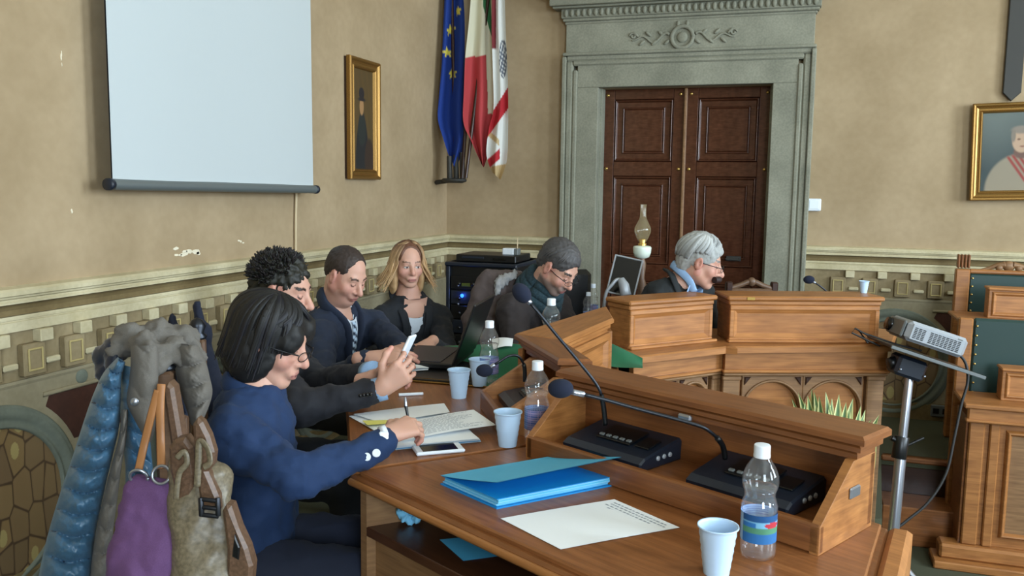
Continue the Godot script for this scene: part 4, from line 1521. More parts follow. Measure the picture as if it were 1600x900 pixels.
# fascia, mouldings, pilasters and carved arches below the ledge, down to the lower floor
func lower_front(r: Node3D, x0: float, x1: float, one: bool) -> void:
	var w: Material = M.grey_wood
	var L := x1 - x0
	var cx := (x0 + x1) * 0.5
	part(bx(Vector3(cx, DT - 0.072, -0.045), Vector3(L, 0.085, 0.03), 0.002), "fascia", M.bench_wood, r, true)
	part(bx(Vector3(cx, DT - 0.116, -0.055), Vector3(L + 0.02, 0.014, 0.045), 0.005), "moulding", M.pale_wood, r, true)
	part(bx(Vector3(cx, DT - 0.130, -0.048), Vector3(L + 0.01, 0.016, 0.035), 0.005), "moulding", w, r, true)
	part(bx(Vector3(cx, (DT - 0.138 + LOW) * 0.5, 0.0), Vector3(L, DT - 0.138 - LOW, 0.02), 0.0), "back_board", M.bench_wood, r, true)
	var ptop := DT - 0.138
	var pw := 0.075
	for x in [x0 + pw * 0.5, x1 - pw * 0.5]:
		part(bx(Vector3(x, (ptop + LOW) * 0.5, -0.026), Vector3(pw, ptop - LOW, 0.034), 0.004), "pilaster", w, r, true)
		part(bx(Vector3(x, ptop - 0.012, -0.030), Vector3(pw + 0.008, 0.02, 0.042), 0.004), "capital", w, r, true)
	var a0 := x0 + pw + 0.012
	var a1 := x1 - pw - 0.012
	var n := 2
	var aw := (a1 - a0) / n
	for k in n:
		var c := a0 + aw * (k + 0.5)
		var R := aw * 0.5 - 0.014
		var spring := ptop - 0.035 - R
		var p := PackedVector2Array([Vector2(c - aw * 0.5, ptop), Vector2(c + aw * 0.5, ptop), Vector2(c + aw * 0.5, LOW + 0.1), Vector2(c + R, LOW + 0.1)])
		for j in 17:
			var t := PI * j / 16.0
			p.append(Vector2(c + R * cos(t), spring + R * sin(t)))
		p.append(Vector2(c - R, LOW + 0.1))
		p.append(Vector2(c - aw * 0.5, LOW + 0.1))
		var m := MB.new()
		m.prism(p, 0.0, 0.022, Transform3D(Basis(Vector3(1, 0, 0), Vector3(0, 0, -1), Vector3(0, 1, 0)), Vector3(0, 0, -0.010)), 0.003)
		var pl := part(m, "arch_plate", w, r, true)
		var t2 := MB.new()
		var pts := PackedVector3Array()
		for j in 25:
			var t := PI * j / 24.0
			pts.append(Vector3(c + (R + 0.008) * cos(t), spring + (R + 0.008) * sin(t), -0.034))
		t2.tube(pts, PackedFloat32Array([0.006]), 6)
		part(t2, "arch_moulding", w, pl, true)
		# carved rosettes in the spandrels
		for s in [-1.0, 1.0]:
			var sp := MB.new()
			var q := Vector3(c + s * (aw * 0.5 - 0.022), ptop - 0.024, -0.033)
			sp.prism(PackedVector2Array([Vector2(q.x - s * 0.016, q.y + 0.014), Vector2(q.x + s * 0.012, q.y + 0.014), Vector2(q.x + s * 0.012, q.y - 0.022)]), 0.0, 0.008, Transform3D(Basis(Vector3(1, 0, 0), Vector3(0, 0, -1), Vector3(0, 1, 0)), Vector3(0, 0, -0.031)), 0.003)
			part(sp, "spandrel_carving", M.dark_wood, pl, true)
	part(bx(Vector3(cx, LOW + 0.06, -0.03), Vector3(L, 0.12, 0.05), 0.006), "plinth", w, r, true)

# ================================================================ the seats across the well
func build_far_bench() -> void:
	# front row desk, on the lower floor
	var z := -4.70
	var xl := on_z(1508, 700, z).x
	var R := 2.2
	var d := thing("councillor_desk", "panelled wooden desk on the lower floor beside the projector stand", "desk", Vector3(xl, LOW, z))
	var w: Material = M.bench_wood
	var ytop := on_z(1515, 628, z).y
	var y2 := on_z(1515, 652, z).y
	var yb := on_z(1515, 850, z).y
	var W := R - xl
	var cx := (R + xl) * 0.5
	part(bx(Vector3(cx, ytop - 0.012, z - 0.11), Vector3(W + 0.05, 0.024, 0.32), 0.006), "desk_top", w, d)
	part(bx(Vector3(cx, (ytop + y2) * 0.5 - 0.01, z + 0.01), Vector3(W + 0.01, ytop - y2, 0.04), 0.008), "cornice_board", w, d)
	part(bx(Vector3(cx, y2 - 0.008, z + 0.022), Vector3(W + 0.03, 0.016, 0.05), 0.006), "moulding", w, d)
	part(bx(Vector3(cx, (y2 + yb) * 0.5, z - 0.03), Vector3(W - 0.02, y2 - yb, 0.05), 0.002), "front_board", w, d)
	part(bx(Vector3(xl + 0.01, (y2 + LOW) * 0.5, z - 0.14), Vector3(0.025, y2 - LOW, 0.26), 0.002), "side_panel", M.desk_wood, d)
	for x in [xl + 0.045, xl + 0.125]:
		part(bx(Vector3(x, (y2 + yb) * 0.5, z + 0.004), Vector3(0.045 if x > xl + 0.1 else 0.07, y2 - yb, 0.02), 0.006), "pilaster", w, d)
	var px := xl + 0.175
	for k in 3:
		var a := Vector3(px + k * 0.55, yb + 0.05, z - 0.004)
		var b := Vector3(px + k * 0.55 + 0.46, y2 - 0.05, z - 0.004)
		frame_moulding(a, b, 0.03, 0.022, w, d, "panel_moulding", 0.0)
		part(bx((a + b) * 0.5 + Vector3(0, 0, -0.004), Vector3(b.x - a.x - 0.05, b.y - a.y - 0.05, 0.012), 0.002), "burr_panel", M.grey_wood, d)
		part(bx(Vector3(b.x + 0.045, (a.y + b.y) * 0.5, z + 0.0), Vector3(0.05, y2 - yb, 0.016), 0.005), "pilaster", w, d)
	part(bx(Vector3(cx - 0.03, (yb + LOW) * 0.5 + 0.02, z - 0.01), Vector3(W + 0.12, yb - LOW - 0.04, 0.12), 0.012), "plinth", w, d)
	part(bx(Vector3(cx - 0.03, LOW + 0.02, z + 0.01), Vector3(W + 0.18, 0.04, 0.18), 0.006), "plinth", w, d)
	small_box(d, on_z(1567, 577, z - 0.1), ytop, R, z - 0.1)
	# its chair back, green leather
	var zb := z - 0.33
	var ba := on_z(1519, 520, zb)
	var cb := thing("leather_bench", "green leather seat back rising behind the panelled desk on the lower floor", "bench", Vector3(ba.x, LOW, zb))
	part(bx(Vector3((ba.x + R) * 0.5, 0.55, zb), Vector3(R - ba.x, 0.50, 0.04), 0.012), "backrest", M.green_leather, cb)
	part(bx(Vector3(ba.x - 0.035, (0.80 + LOW) * 0.5, zb), Vector3(0.07, 0.80 - LOW, 0.05), 0.008), "post", w, cb)
	part(bx(Vector3((ba.x + R) * 0.5, LOW + 0.22, zb + 0.02), Vector3(R - ba.x, 0.44, 0.05), 0.01), "seat_base", M.desk_wood, cb)
	studs(cb, ba.x + 0.018, 0.36, 0.76, zb + 0.024)
	# second row, on the raised floor
	var z2 := -5.13
	var x2 := on_z(1500, 510, z2).x
	var t2 := on_z(1510, 498, z2).y
	var u2 := on_z(1510, 520, z2).y
	var d2 := thing("councillor_desk", "wooden desk on the raised floor in front of the carved seat", "desk", Vector3(x2, 0, z2))
	part(bx(Vector3((x2 + R) * 0.5, t2 - 0.01, z2 - 0.14), Vector3(R - x2 + 0.03, 0.022, 0.36), 0.006), "desk_top", w, d2)
	part(bx(Vector3((x2 + R) * 0.5, (t2 + u2) * 0.5 - 0.01, z2 + 0.01), Vector3(R - x2, t2 - u2, 0.04), 0.008), "cornice_board", w, d2)
	part(bx(Vector3((x2 + R) * 0.5, u2 - 0.012, z2 + 0.016), Vector3(R - x2 + 0.02, 0.014, 0.04), 0.005), "moulding", w, d2)
	part(bx(Vector3((x2 + R) * 0.5, u2 * 0.5, z2 - 0.02), Vector3(R - x2 - 0.02, u2, 0.04), 0.002), "front_board", M.desk_wood, d2)
	small_box(d2, on_z(1546, 451, z2 - 0.08), t2, R, z2 - 0.08)
	var z3 := -5.62
	var s0 := on_z(1513, 430, z3)
	var ct := on_z(1530, 424, z3).y
	var c2 := thing("leather_bench", "green leather seat with a carved wooden crest and fluted corner post", "bench", Vector3(s0.x, 0, z3))
	part(bx(Vector3((s0.x + R) * 0.5, ct - 0.24, z3), Vector3(R - s0.x, 0.46, 0.04), 0.012), "backrest", M.green_leather, c2)
	part(bx(Vector3((s0.x + R) * 0.5, ct, z3), Vector3(R - s0.x, 0.025, 0.05), 0.008), "top_rail", w, c2)
	part(bx(Vector3((s0.x + R) * 0.5, 0.23, z3 + 0.05), Vector3(R - s0.x, 0.46, 0.1), 0.01), "seat_base", M.desk_wood, c2)
	var pz := on_z(1506, 420, z3 + 0.01)
	var pt := on_z(1506, 420, z3).y
	part(bx(Vector3(pz.x - 0.005, pt * 0.5, z3), Vector3(0.075, pt, 0.06), 0.006), "post", w, c2)
	for k in 4:
		part(bx(Vector3(pz.x - 0.03 + k * 0.018, pt + 0.045, z3), Vector3(0.013, 0.08, 0.05), 0.005), "fluting", M.gallery_wood, c2)
	var cr := MB.new()
	var cc := on_z(1576, 419, z3)
	cr.ball(cc + Vector3(0, 0.012, 0), Vector3(0.035, 0.03, 0.02))
	for s in [-1.0, 1.0]:
		cr.tube(curve([cc + Vector3(s * 0.02, 0.02, 0), cc + Vector3(s * 0.06, 0.012, 0), cc + Vector3(s * 0.10, -0.004, 0), cc + Vector3(s * 0.15, -0.02, 0)]), rads(0.020, 0.006, 19), 8)
		cr.ball(cc + Vector3(s * 0.05, 0.0, 0.01), Vector3(0.02, 0.018, 0.014))
	part(cr, "carved_crest", M.grey_wood, c2)
	studs(c2, s0.x + 0.02, ct - 0.42, ct - 0.04, z3 + 0.024)
func small_box(r: Node3D, tl: Vector3, yb: float, R: float, z: float) -> void:
	var w: Material = M.pale_wood
	var b := part(bx(Vector3((tl.x + R) * 0.5, (tl.y + yb) * 0.5, z - 0.05), Vector3(R - tl.x, tl.y - yb, 0.10), 0.003), "desk_gallery", w, r)
	part(bx(Vector3((tl.x + R) * 0.5, tl.y, z - 0.045), Vector3(R - tl.x + 0.015, 0.014, 0.13), 0.005), "cap", w, b)
	frame_moulding(Vector3(tl.x + 0.015, yb + 0.012, z), Vector3(R - 0.02, tl.y - 0.015, z), 0.022, 0.010, w, b, "panel_moulding", 0.0)
func studs(r: Node3D, x: float, y0: float, y1: float, z: float) -> void:
	for k in 9:
		var m := MB.new()
		m.ball(Vector3(x, lerpf(y0, y1, k / 8.0), z), Vector3(0.006, 0.006, 0.004), Basis.IDENTITY, 8, 5)
		part(m, "stud", M.brass, r)

# ================================================================ things on the desks
func sheet(pc: Array, y: Array, bend: float, nx := 12, nz := 10) -> MB:
	# four corners in pixels, each at its own height; bend lifts the middle
	var c := []
	for i in 4:
		c.append(on_y(pc[i][0], pc[i][1], y[i]))
	var m := MB.new()
	var rows := []
	var under := []
	for i in nz + 1:
		var row := PackedVector3Array()
		var low := PackedVector3Array()
		for j in nx + 1:
			var u := j / float(nx)
			var v := i / float(nz)
			var p: Vector3 = (c[0] as Vector3).lerp(c[1], u).lerp((c[3] as Vector3).lerp(c[2], u), v)
			p.y += bend * sin(PI * u) * (0.6 + 0.4 * sin(PI * v))
			row.append(p)
			low.append(p - Vector3(0, 0.0006, 0))
		rows.append(row)
		under.append(low)
	m.grid(rows, false, false)
	m.grid(under, false, true)
	return m
# lines of writing between corners of a sheet
func writing(pc: Array, y: Array, bend: float, lines: Array, rng: RandomNumberGenerator) -> MB:
	var c := []
	for i in 4:
		c.append(on_y(pc[i][0], pc[i][1], y[i]))
	var m := MB.new()
	for l in lines:       # [v, u0, u1]
		var u: float = l[1]
		while u < l[2]:
			var w := rng.randf_range(0.02, 0.06)
			var u1 := minf(u + w, l[2])
			var q := []
			for k in [[u, l[0]], [u1, l[0]], [u1, l[0] + 0.016], [u, l[0] + 0.016]]:
				var p: Vector3 = (c[0] as Vector3).lerp(c[1], k[0]).lerp((c[3] as Vector3).lerp(c[2], k[0]), k[1])
				p.y += bend * sin(PI * k[0]) * (0.6 + 0.4 * sin(PI * k[1])) + 0.0007
				q.append(p)
			m.quad(q[0], q[1], q[2], q[3])
			u = u1 + rng.randf_range(0.008, 0.02)
	return m
func cup(px: float, py: float, h: float, label: String, y := DT, pos = null) -> void:
	var b: Vector3 = on_y(px, py, y) if pos == null else pos
	var o := thing("plastic_cup", label, "cup", b, 0.0, "plastic cups")
	var m := MB.new()
	var r0 := h * 0.262
	var r1 := h * 0.395
	var t := 0.0012
	var pr := PackedVector2Array([Vector2(0, 0.003), Vector2(r0 - 0.002, 0.003), Vector2(r0, 0.0)])
	for i in 13:
		var k := i / 12.0
		pr.append(Vector2(lerpf(r0, r1, k) + 0.0006 * sin(k * 40.0), h * k))
	pr.append_array(PackedVector2Array([Vector2(r1 + 0.002, h), Vector2(r1 + 0.002, h + 0.002), Vector2(r1 - t, h + 0.001), Vector2(r1 - t, h - 0.003), Vector2(r0 - t, 0.006), Vector2(0, 0.006)]))
	m.lathe(pr, 40, Transform3D(Basis.IDENTITY, b))
	part(m, "cup_wall", M.cup_plastic, o)
	var rim := MB.new()
	var ring := PackedVector3Array()
	for i in 41:
		ring.append(b + Vector3(cos(TAU * i / 40) * (r1 + 0.0008), h, sin(TAU * i / 40) * (r1 + 0.0008)))
	rim.tube(ring, PackedFloat32Array([0.0017]), 6)
	part(rim, "rolled_rim", M.cup_plastic, o)
func bottle(b: Vector3, s: float, label: String, kind: int, turn := 0.0) -> void:
	var o := thing("water_bottle", label, "bottle", b, turn, "water bottles")
	var body := [[0.0, 0.004], [0.018, 0.002], [0.027, 0.0], [0.031, 0.004], [0.0325, 0.012], [0.0325, 0.030], [0.0315, 0.032], [0.0315, 0.088], [0.0325, 0.090], [0.0325, 0.098], [0.030, 0.106], [0.0275, 0.114], [0.028, 0.122], [0.0315, 0.132], [0.0328, 0.142], [0.0315, 0.154], [0.027, 0.166], [0.0195, 0.178], [0.0135, 0.187], [0.0128, 0.192], [0.0128, 0.198]]
	var rows := []
	for q in body:
		var row := PackedVector3Array()
		for j in 40:
			var a := TAU * j / 40
			var r: float = q[0]
			if q[1] < 0.03:
				r *= 1.0 - 0.10 * (1.0 - q[1] / 0.03) * (0.5 + 0.5 * cos(a * 5.0))
			row.append(Vector3(cos(a) * r, q[1], sin(a) * r) * s)
		rows.append(row)
	var m := MB.new()
	m.grid(rows, true, true)
	part(m, "bottle_wall", M.clear_glass, o, true)
	var wt := MB.new()
	var wp := PackedVector2Array([Vector2(0, 0.006 * s)])
	for i in range(3, 14):
		wp.append(Vector2((body[i][0] - 0.0012) * s, body[i][1] * s))
	wp.append(Vector2(0.0, 0.132 * s))
	wt.lathe(wp, 32)
	part(wt, "water", M.water, o, true)
	var cp := MB.new()
	cp.lathe(PackedVector2Array([Vector2(0.0148, 0.186), Vector2(0.0150, 0.188), Vector2(0.0150, 0.191), Vector2(0.0146, 0.192), Vector2(0.0146, 0.207), Vector2(0.0135, 0.209), Vector2(0, 0.209)]) , 28, Transform3D(Basis.from_scale(Vector3.ONE * s), Vector3.ZERO))
	part(cp, "cap", M.cap_white, o, true)
	var lb := MB.new()
	lb.colored = true
	rows = []
	var cols := []
	for i in 25:
		var v := i / 24.0
		var row := PackedVector3Array()
		var cr := []
		for j in 97:
			var a := TAU * j / 96
			row.append(Vector3(cos(a) * 0.0322, lerpf(0.034, 0.086, v), sin(a) * 0.0322) * s)
			var u := j / 96.0
			var c := lin(0.62, 0.76, 0.90)
			if kind == 0:
				if u < 0.52:
					c = lin(0.10, 0.30, 0.50) if v > 0.78 else lin(0.45, 0.68, 0.80)
					if v < 0.55:
						c = lin(0.30, 0.52, 0.40) if v > 0.35 else lin(0.16, 0.40, 0.62)
					if v > 0.55 and v < 0.75 and absf(u - 0.26) > 0.12:
						c = lin(0.16, 0.42, 0.66)
					if Vector2((u - 0.22) / 0.085, (v - 0.66) / 0.10).length() < 1.0:
						c = lin(0.70, 0.18, 0.22)
				elif fposmod(v * 11.0, 1.0) < 0.35 and u > 0.56 and u < 0.94:
					c = lin(0.42, 0.52, 0.78)
			else:
				c = lin(0.55, 0.66, 0.86)
				if u > 0.12 and u < 0.40:
					c = lin(0.66, 0.62, 0.78)
				if fposmod(v * 9.0, 1.0) < 0.4 and fposmod(u * 31.0, 1.0) < 0.75:
					c = lin(0.30, 0.40, 0.66)
			cr.append(c)
		rows.append(row)
		cols.append(cr)
	lb.grid(rows, false, true, cols)
	part(lb, "label", M.painted, o, true)
# table microphone: base unit in a desk trough, gooseneck along pixels at depth d, foam head
func microphone(label: String, base: Vector3, turn: float, neck: Array, foam: Vector3, fdir: Vector3, big := 1.0, with_base := true) -> void:
	var o := thing("conference_microphone", label, "microphone", base, turn, "conference microphones")
	var bs := Basis(Vector3.UP, turn)
	if with_base:
		var m := MB.new()
		m.prism(PackedVector2Array([Vector2(-0.075, 0.0), Vector2(0.075, 0.0), Vector2(0.078, 0.020), Vector2(0.06, 0.030), Vector2(-0.07, 0.052), Vector2(-0.078, 0.045)]), -0.115 * big, 0.115 * big, Transform3D(Basis(Vector3(0, 0, 1), Vector3(1, 0, 0), Vector3(0, 1, 0)), Vector3.ZERO), 0.004)
		part(m, "base_unit", M.plastic_slate, o, true)
		var tl := Basis(Vector3.RIGHT, 0.17)
		part(bx(Vector3(-0.005, 0.0455, -0.008), Vector3(0.10, 0.004, 0.075), 0.001, tl), "panel", M.plastic_black, o, true)
		part(bx(Vector3(0.075, 0.0435, 0.0), Vector3(0.04, 0.004, 0.05), 0.001, tl), "speaker_grille", M.plastic_black, o, true)
		for i in 5:
			part(bx(Vector3(-0.045 + i * 0.02, 0.0445, 0.018), Vector3(0.013, 0.005, 0.009), 0.0015, tl), "button", M.plastic_grey, o, true)
		for i in 3:
			var l := MB.new()
			l.lathe(PackedVector2Array([Vector2(0, 0.004), Vector2(0.005, 0.003), Vector2(0.006, 0)]), 10, Transform3D(Basis(Vector3.FORWARD, PI / 2) if false else Basis(Vector3(0, 1, 0), Vector3(1, 0, 0), Vector3(0, 0, -1)), Vector3(0.115 * big, 0.022, -0.03 + i * 0.022)))
			part(l, "jack", M.plastic_silver, o, true)
	var cv := curve(neck, 6)
	var g := MB.new()
	var n := cv.size()
	var a := n / 4
	g.tube(cv.slice(0, a + 1), PackedFloat32Array([0.0062]), 8)
	part(g, "gooseneck", M.plastic_black, o)
	g = MB.new()
	g.tube(cv.slice(a, n - 3), PackedFloat32Array([0.0038]), 8)
	part(g, "stem", M.steel_dark, o)
	g = MB.new()
	g.tube(cv.slice(n - 4, n), PackedFloat32Array([0.0062]), 8)
	part(g, "stem_collar", M.steel, o)
	var h := MB.new()
	h.ball(foam, Vector3(0.0195, 0.0195, 0.026) * big, fwd(fdir), 18, 12)
	part(h, "foam_windscreen", M.foam_black, o)

func build_desk_things() -> void:
	var rng := RandomNumberGenerator.new()
	rng.seed = 77
	var A := get_node("council_desk") as Node3D
	var B := get_node("council_desk_001") as Node3D
	cup(1119, 895, 0.083, "pale blue plastic cup next to the nearest water bottle with colourful label")
	cup(793, 696, 0.087, "pale blue plastic cup between the papers and a water bottle")
	cup(717, 621, 0.087, "pale blue plastic cup on the bare wood behind the papers")
	cup(749, 602, 0.087, "pale blue plastic cup half hidden behind a microphone head on green felt", DT + 0.002)
	bottle(on_y(1183, 868, DT), 0.98, "half litre water bottle with a blue and green label and red oval", 0, 0.7)
	bottle(on_y(838, 688, DT), 1.0, "clear water bottle with a pale blue label beside the papers", 1, 0.4)
	bottle(on_y(764, 598, DT + 0.002), 1.0, "clear water bottle standing on the green felt beside the laptop", 1, 0.9)
	var p := at_d(861, 500, 3.28)
	bottle(Vector3(p.x, DT, p.z), 1.12, "clear water bottle standing in front of the scarf wearer", 1, 0.2)
	p = at_d(926, 480, 4.30)
	bottle(Vector3(p.x, DT, p.z), 0.86, "clear water bottle between the scarf wearer and the silver framed panel", 1, 0.2)
	p = at_d(919, 480, 4.12)
	bottle(Vector3(p.x, DT, p.z), 0.76, "small water bottle just in front of another bottle by the silver lamp", 1, 0.8)
	# microphones
	var ta := A.rotation.y
	microphone("black gooseneck microphone leaning low over the nearest desk", A.global_transform * Vector3(0.55, DT + 0.032, 0.105), ta, [at_d(1133, 716, 1.80), at_d(1128, 694, 1.785), at_d(1110, 675, 1.76), at_d(1085, 663, 1.75), at_d(1000, 640, 1.74), at_d(940, 623, 1.735), at_d(893, 612, 1.73)], at_d(876, 607, 1.73), IR, 1.0)
	microphone("black gooseneck microphone standing tall behind the blue folder", A.global_transform * Vector3(0.20, DT + 0.032, 0.105), ta, [at_d(946, 664, 2.02), at_d(942, 630, 2.01), at_d(934, 604, 2.0), at_d(905, 566, 1.99), at_d(865, 518, 1.98), at_d(840, 487, 1.97), at_d(822, 466, 1.97)], at_d(815, 458, 1.97), at_d(840, 487, 1.97) - at_d(815, 458, 1.97), 1.0)
	microphone("black gooseneck microphone bent over the corner desk", B.global_transform * Vector3(0.15, DT + 0.032, 0.12), B.rotation.y, [at_d(820, 596, 2.44), at_d(819, 572, 2.43), at_d(810, 557, 2.42), at_d(796, 556, 2.41), at_d(782, 564, 2.40), at_d(766, 574, 2.40)], at_d(757, 579, 2.40), IR, 0.92)
	microphone("slim black microphone rising from the carved golden desk", Vector3(at_d(1300, 480, 4.02).x, DT, at_d(1300, 480, 4.02).z), 0.3, [at_d(1306, 520, 4.02), at_d(1303, 470, 4.02), at_d(1292, 456, 4.01), at_d(1280, 446, 4.0), at_d(1270, 440, 4.0)], at_d(1264, 437, 4.0), IR, 1.0)
	# blue folder: bottom cover, papers, raised top cover
	var fc := [[688, 757], [776, 796], [970, 757], [884, 722]]
	var f := thing("document_folder", "bright blue document folder lying half open on the desk", "folder", on_y(830, 765, DT))
	var c := []
	for q in fc:
		c.append(on_y(q[0], q[1], DT))
	var pl := PackedVector2Array()
	for q in c:
		pl.append(v2(q))
	part(slab(pl, DT, DT + 0.003, 0.001), "bottom_cover", M.folder_blue, f)
	var n := 6
	for i in n:
		var sh := PackedVector2Array()
		var off := Vector2(rng.randf_range(-0.003, 0.003), rng.randf_range(-0.003, 0.003))
		for q in inset(pl, 0.004 + rng.randf_range(0, 0.002)):
			sh.append(q + off)
		part(slab(sh, DT + 0.003 + i * 0.0026, DT + 0.0054 + i * 0.0026, 0.0005), "inner_sheet", M.folder_light if i % 2 == 0 else M.paper_blue, f)
	part(slab(inset(pl, 0.002), DT + 0.019, DT + 0.0205, 0.0005), "divider_sheet", M.folder_blue, f)
	var cv := MB.new()
	var rows := []
	var un := []
	for i in 13:
		var t := i / 12.0
		var row := PackedVector3Array()
		var low := PackedVector3Array()
		for k in 9:
			var u := k / 8.0
			var base: Vector3 = (c[0] as Vector3).lerp(c[3], u).lerp((c[1] as Vector3).lerp(c[2], u), t)
			base.y = DT + 0.021 + 0.040 * pow(t, 1.2) * (0.9 + 0.15 * u)
			row.append(base)
			low.append(base - Vector3(0, 0.0012, 0))
		rows.append(row)
		un.append(low)
	cv.grid(rows, false, false)
	cv.grid(un, false, true)
	part(cv, "top_cover", M.folder_light, f)
	# white sheet in front
	var q1 := [[782, 810], [960, 780], [1062, 824], [876, 858]]
	var ys := [DT + 0.0015, DT + 0.0015, DT + 0.0015, DT + 0.0015]
	var s1 := thing("paper_sheet", "white sheet of paper with faint writing in front of the blue folder", "paper", on_y(920, 820, DT))
	part(sheet(q1, ys, 0.0015), "sheet", M.paper, s1)
	var ln := []
	for i in 7:
		ln.append([0.10 + i * 0.045, 0.93 - i * 0.045, 0.97])
	var wr := writing([[960, 780], [1062, 824], [876, 858], [782, 810]], ys, 0.0, [[0.05, 0.1, 0.9], [0.09, 0.12, 0.95], [0.13, 0.1, 0.8], [0.17, 0.2, 0.5]], rng)
	part(wr, "writing", M.ink, s1)
	# papers under the writing hand
	var st := thing("paper_stack", "stack of white papers under the writing hand", "papers", on_y(690, 690, DT))
	for i in 5:
		var d := i * 1.2
		part(sheet([[606 - d, 672 + d], [722 - d, 660], [752 - d * 0.6, 690 - d], [618 - d, 703 - d]], [DT + 0.002 + i * 0.003, DT + 0.002 + i * 0.003, DT + 0.002 + i * 0.003, DT + 0.002 + i * 0.003], 0.001), "sheet", M.paper if i != 1 else M.paper_blue, st)
	var tq := [[640, 660], [740, 640], [775, 664], [625, 690]]
	var ty := [DT + 0.018, DT + 0.030, DT + 0.022, DT + 0.018]
	part(sheet(tq, ty, 0.006), "top_sheet", M.paper, st)
	var tl := []
	for i in 14:
		tl.append([0.08 + i * 0.062, 0.08, 0.62 + rng.randf_range(0, 0.3)])
	part(writing(tq, ty, 0.006, tl, rng), "writing", M.ink, st)
	var s2 := thing("paper_sheet", "white papers with a yellow stripe beside the writing arm", "paper", on_y(610, 658, DT))
	part(sheet([[545, 650], [690, 634], [705, 650], [588, 674]], [DT + 0.002, DT + 0.004, DT + 0.014, DT + 0.004], 0.003), "sheet", M.paper, s2)
	part(sheet([[552, 647], [694, 630], [703, 644], [600, 662]], [DT + 0.006, DT + 0.012, DT + 0.020, DT + 0.010], 0.003), "sheet", M.paper, s2)
	part(sheet([[566, 657], [606, 656], [604, 662], [574, 664]], [DT + 0.0115, DT + 0.0115, DT + 0.012, DT + 0.012], 0.0), "yellow_stripe", M.paper_yellow, s2)
	# phone lying on the desk
	var pc := on_y(685, 705, DT)
	var px := (on_y(722, 702, DT) - on_y(650, 708, DT)).normalized()
	var pb := Basis(px, Vector3.UP, px.cross(Vector3.UP))
	var ph := thing("mobile_phone", "white mobile phone lying face up on the desk beside the papers", "phone", pc)
	part(bx(pc + Vector3(0, 0.0055, 0), Vector3(0.122, 0.009, 0.062), 0.003, pb), "housing", M.plastic_white, ph)
	part(bx(pc + Vector3(0, 0.0103, 0), Vector3(0.088, 0.001, 0.053), 0.0003, pb), "display", M.display, ph)
	# pens
	var pe := MB.new()
	pe.tube(PackedVector3Array([on_y(623, 617, DT + 0.005), on_y(661, 615, DT + 0.005)]), PackedFloat32Array([0.005]), 10)
	solo(pe, "marker_pen", M.plastic_white, "white pen lying on the desk behind the papers", "pen", on_y(642, 616, DT))
	var wp := thing("writing_pen", "dark pen held upright in the writing hand", "pen", at_d(636, 665, 2.13))
	pe = MB.new()
	pe.tube(PackedVector3Array([at_d(642, 676, 2.125), at_d(634, 634, 2.135)]), PackedFloat32Array([0.0015, 0.0045]), 8)
	part(pe, "barrel", M.plastic_black, wp)
	pe = MB.new()
	pe.tube(PackedVector3Array([at_d(634.2, 635, 2.135), at_d(633, 621, 2.14)]), PackedFloat32Array([0.0048, 0.0035]), 8)
	part(pe, "clip_end", M.steel, wp)
	# shelf under the desk: crumpled tissue and a blue card
	var cr := MB.new()
	var nz := wrinkle(4, 45.0)
	for q in [[636, 803, 0.024], [652, 806, 0.017], [628, 797, 0.014]]:
		var fl := Fld.new(on_y(q[0], q[1], 0.694) - Vector3.ONE * 0.05, on_y(q[0], q[1], 0.694) + Vector3.ONE * 0.05, 0.005)
		fl.ell(on_y(q[0], q[1], 0.694), Vector3(q[2], q[2] * 0.75, q[2]), Basis.IDENTITY, 0.01)
		fl.into(cr, nz, 0.018)
	solo(cr, "crumpled_tissue", M.paper_blue, "crumpled pale blue tissue on the shelf under the desk", "tissue", on_y(640, 815, 0.668))
	solo(sheet([[687, 843], [738, 838], [783, 868], [724, 876]], [0.674, 0.674, 0.674, 0.674], 0.0), "blue_card", M.folder_light, "flat blue card lying on the shelf under the desk", "card", on_y(732, 856, 0.668))
	# desk C: blotter, laptop, booklet, folded paper
	var bl := thing("desk_blotter", "black leather desk blotter with a gilt line on the green felt", "blotter", on_y(670, 585, DT))
	var bp := PackedVector2Array()
	for q in [[612, 593], [742, 603], [738, 570], [655, 556]]:
		bp.append(v2(on_y(q[0], q[1], DT)))
	part(slab(bp, DT + 0.002, DT + 0.009, 0.002), "pad", M.leather_black, bl)
	var gl := MB.new()
	var gp := PackedVector3Array()
	for q in inset(bp, 0.012):
		gp.append(Vector3(q.x, DT + 0.0095, q.y))
	gp.append(gp[0])
	gl.tube(gp, PackedFloat32Array([0.001]), 5)
	part(gl, "gilt_line", M.gilt, bl)
	var hin0 := on_y(707, 578, DT + 0.012)
	var hin1 := on_y(742, 550, DT + 0.012)
	var hx := (hin1 - hin0)
	hx.y = 0
	hin1 = hin0 + hx.normalized() * 0.33
	hx = hx.normalized()
	var hz := hx.cross(Vector3.UP)
	if hz.dot(IR) > 0:
		hz = -hz
	var lp := thing("laptop", "open black laptop seen from the side on the green felt", "laptop", (hin0 + hin1) * 0.5)
	var lb := Basis(hx, Vector3.UP, hx.cross(Vector3.UP))
	part(bx((hin0 + hin1) * 0.5 + hz * 0.115 + Vector3(0, 0.010, 0), Vector3(0.33, 0.020, 0.23), 0.004, lb), "base", M.plastic_black, lp)
	part(bx((hin0 + hin1) * 0.5 + hz * 0.125 + Vector3(0, 0.021, 0), Vector3(0.29, 0.002, 0.15), 0.0, lb), "keyboard", M.plastic_slate, lp)
	var ld := (Vector3.UP * 0.94 - hz * 0.34).normalized()
	var lz := hx.cross(ld).normalized()
	part(bx((hin0 + hin1) * 0.5 + Vector3(0, 0.016, 0) + ld * 0.115, Vector3(0.33, 0.23, 0.010), 0.004, Basis(hx, ld, lz)), "lid", M.plastic_black, lp)
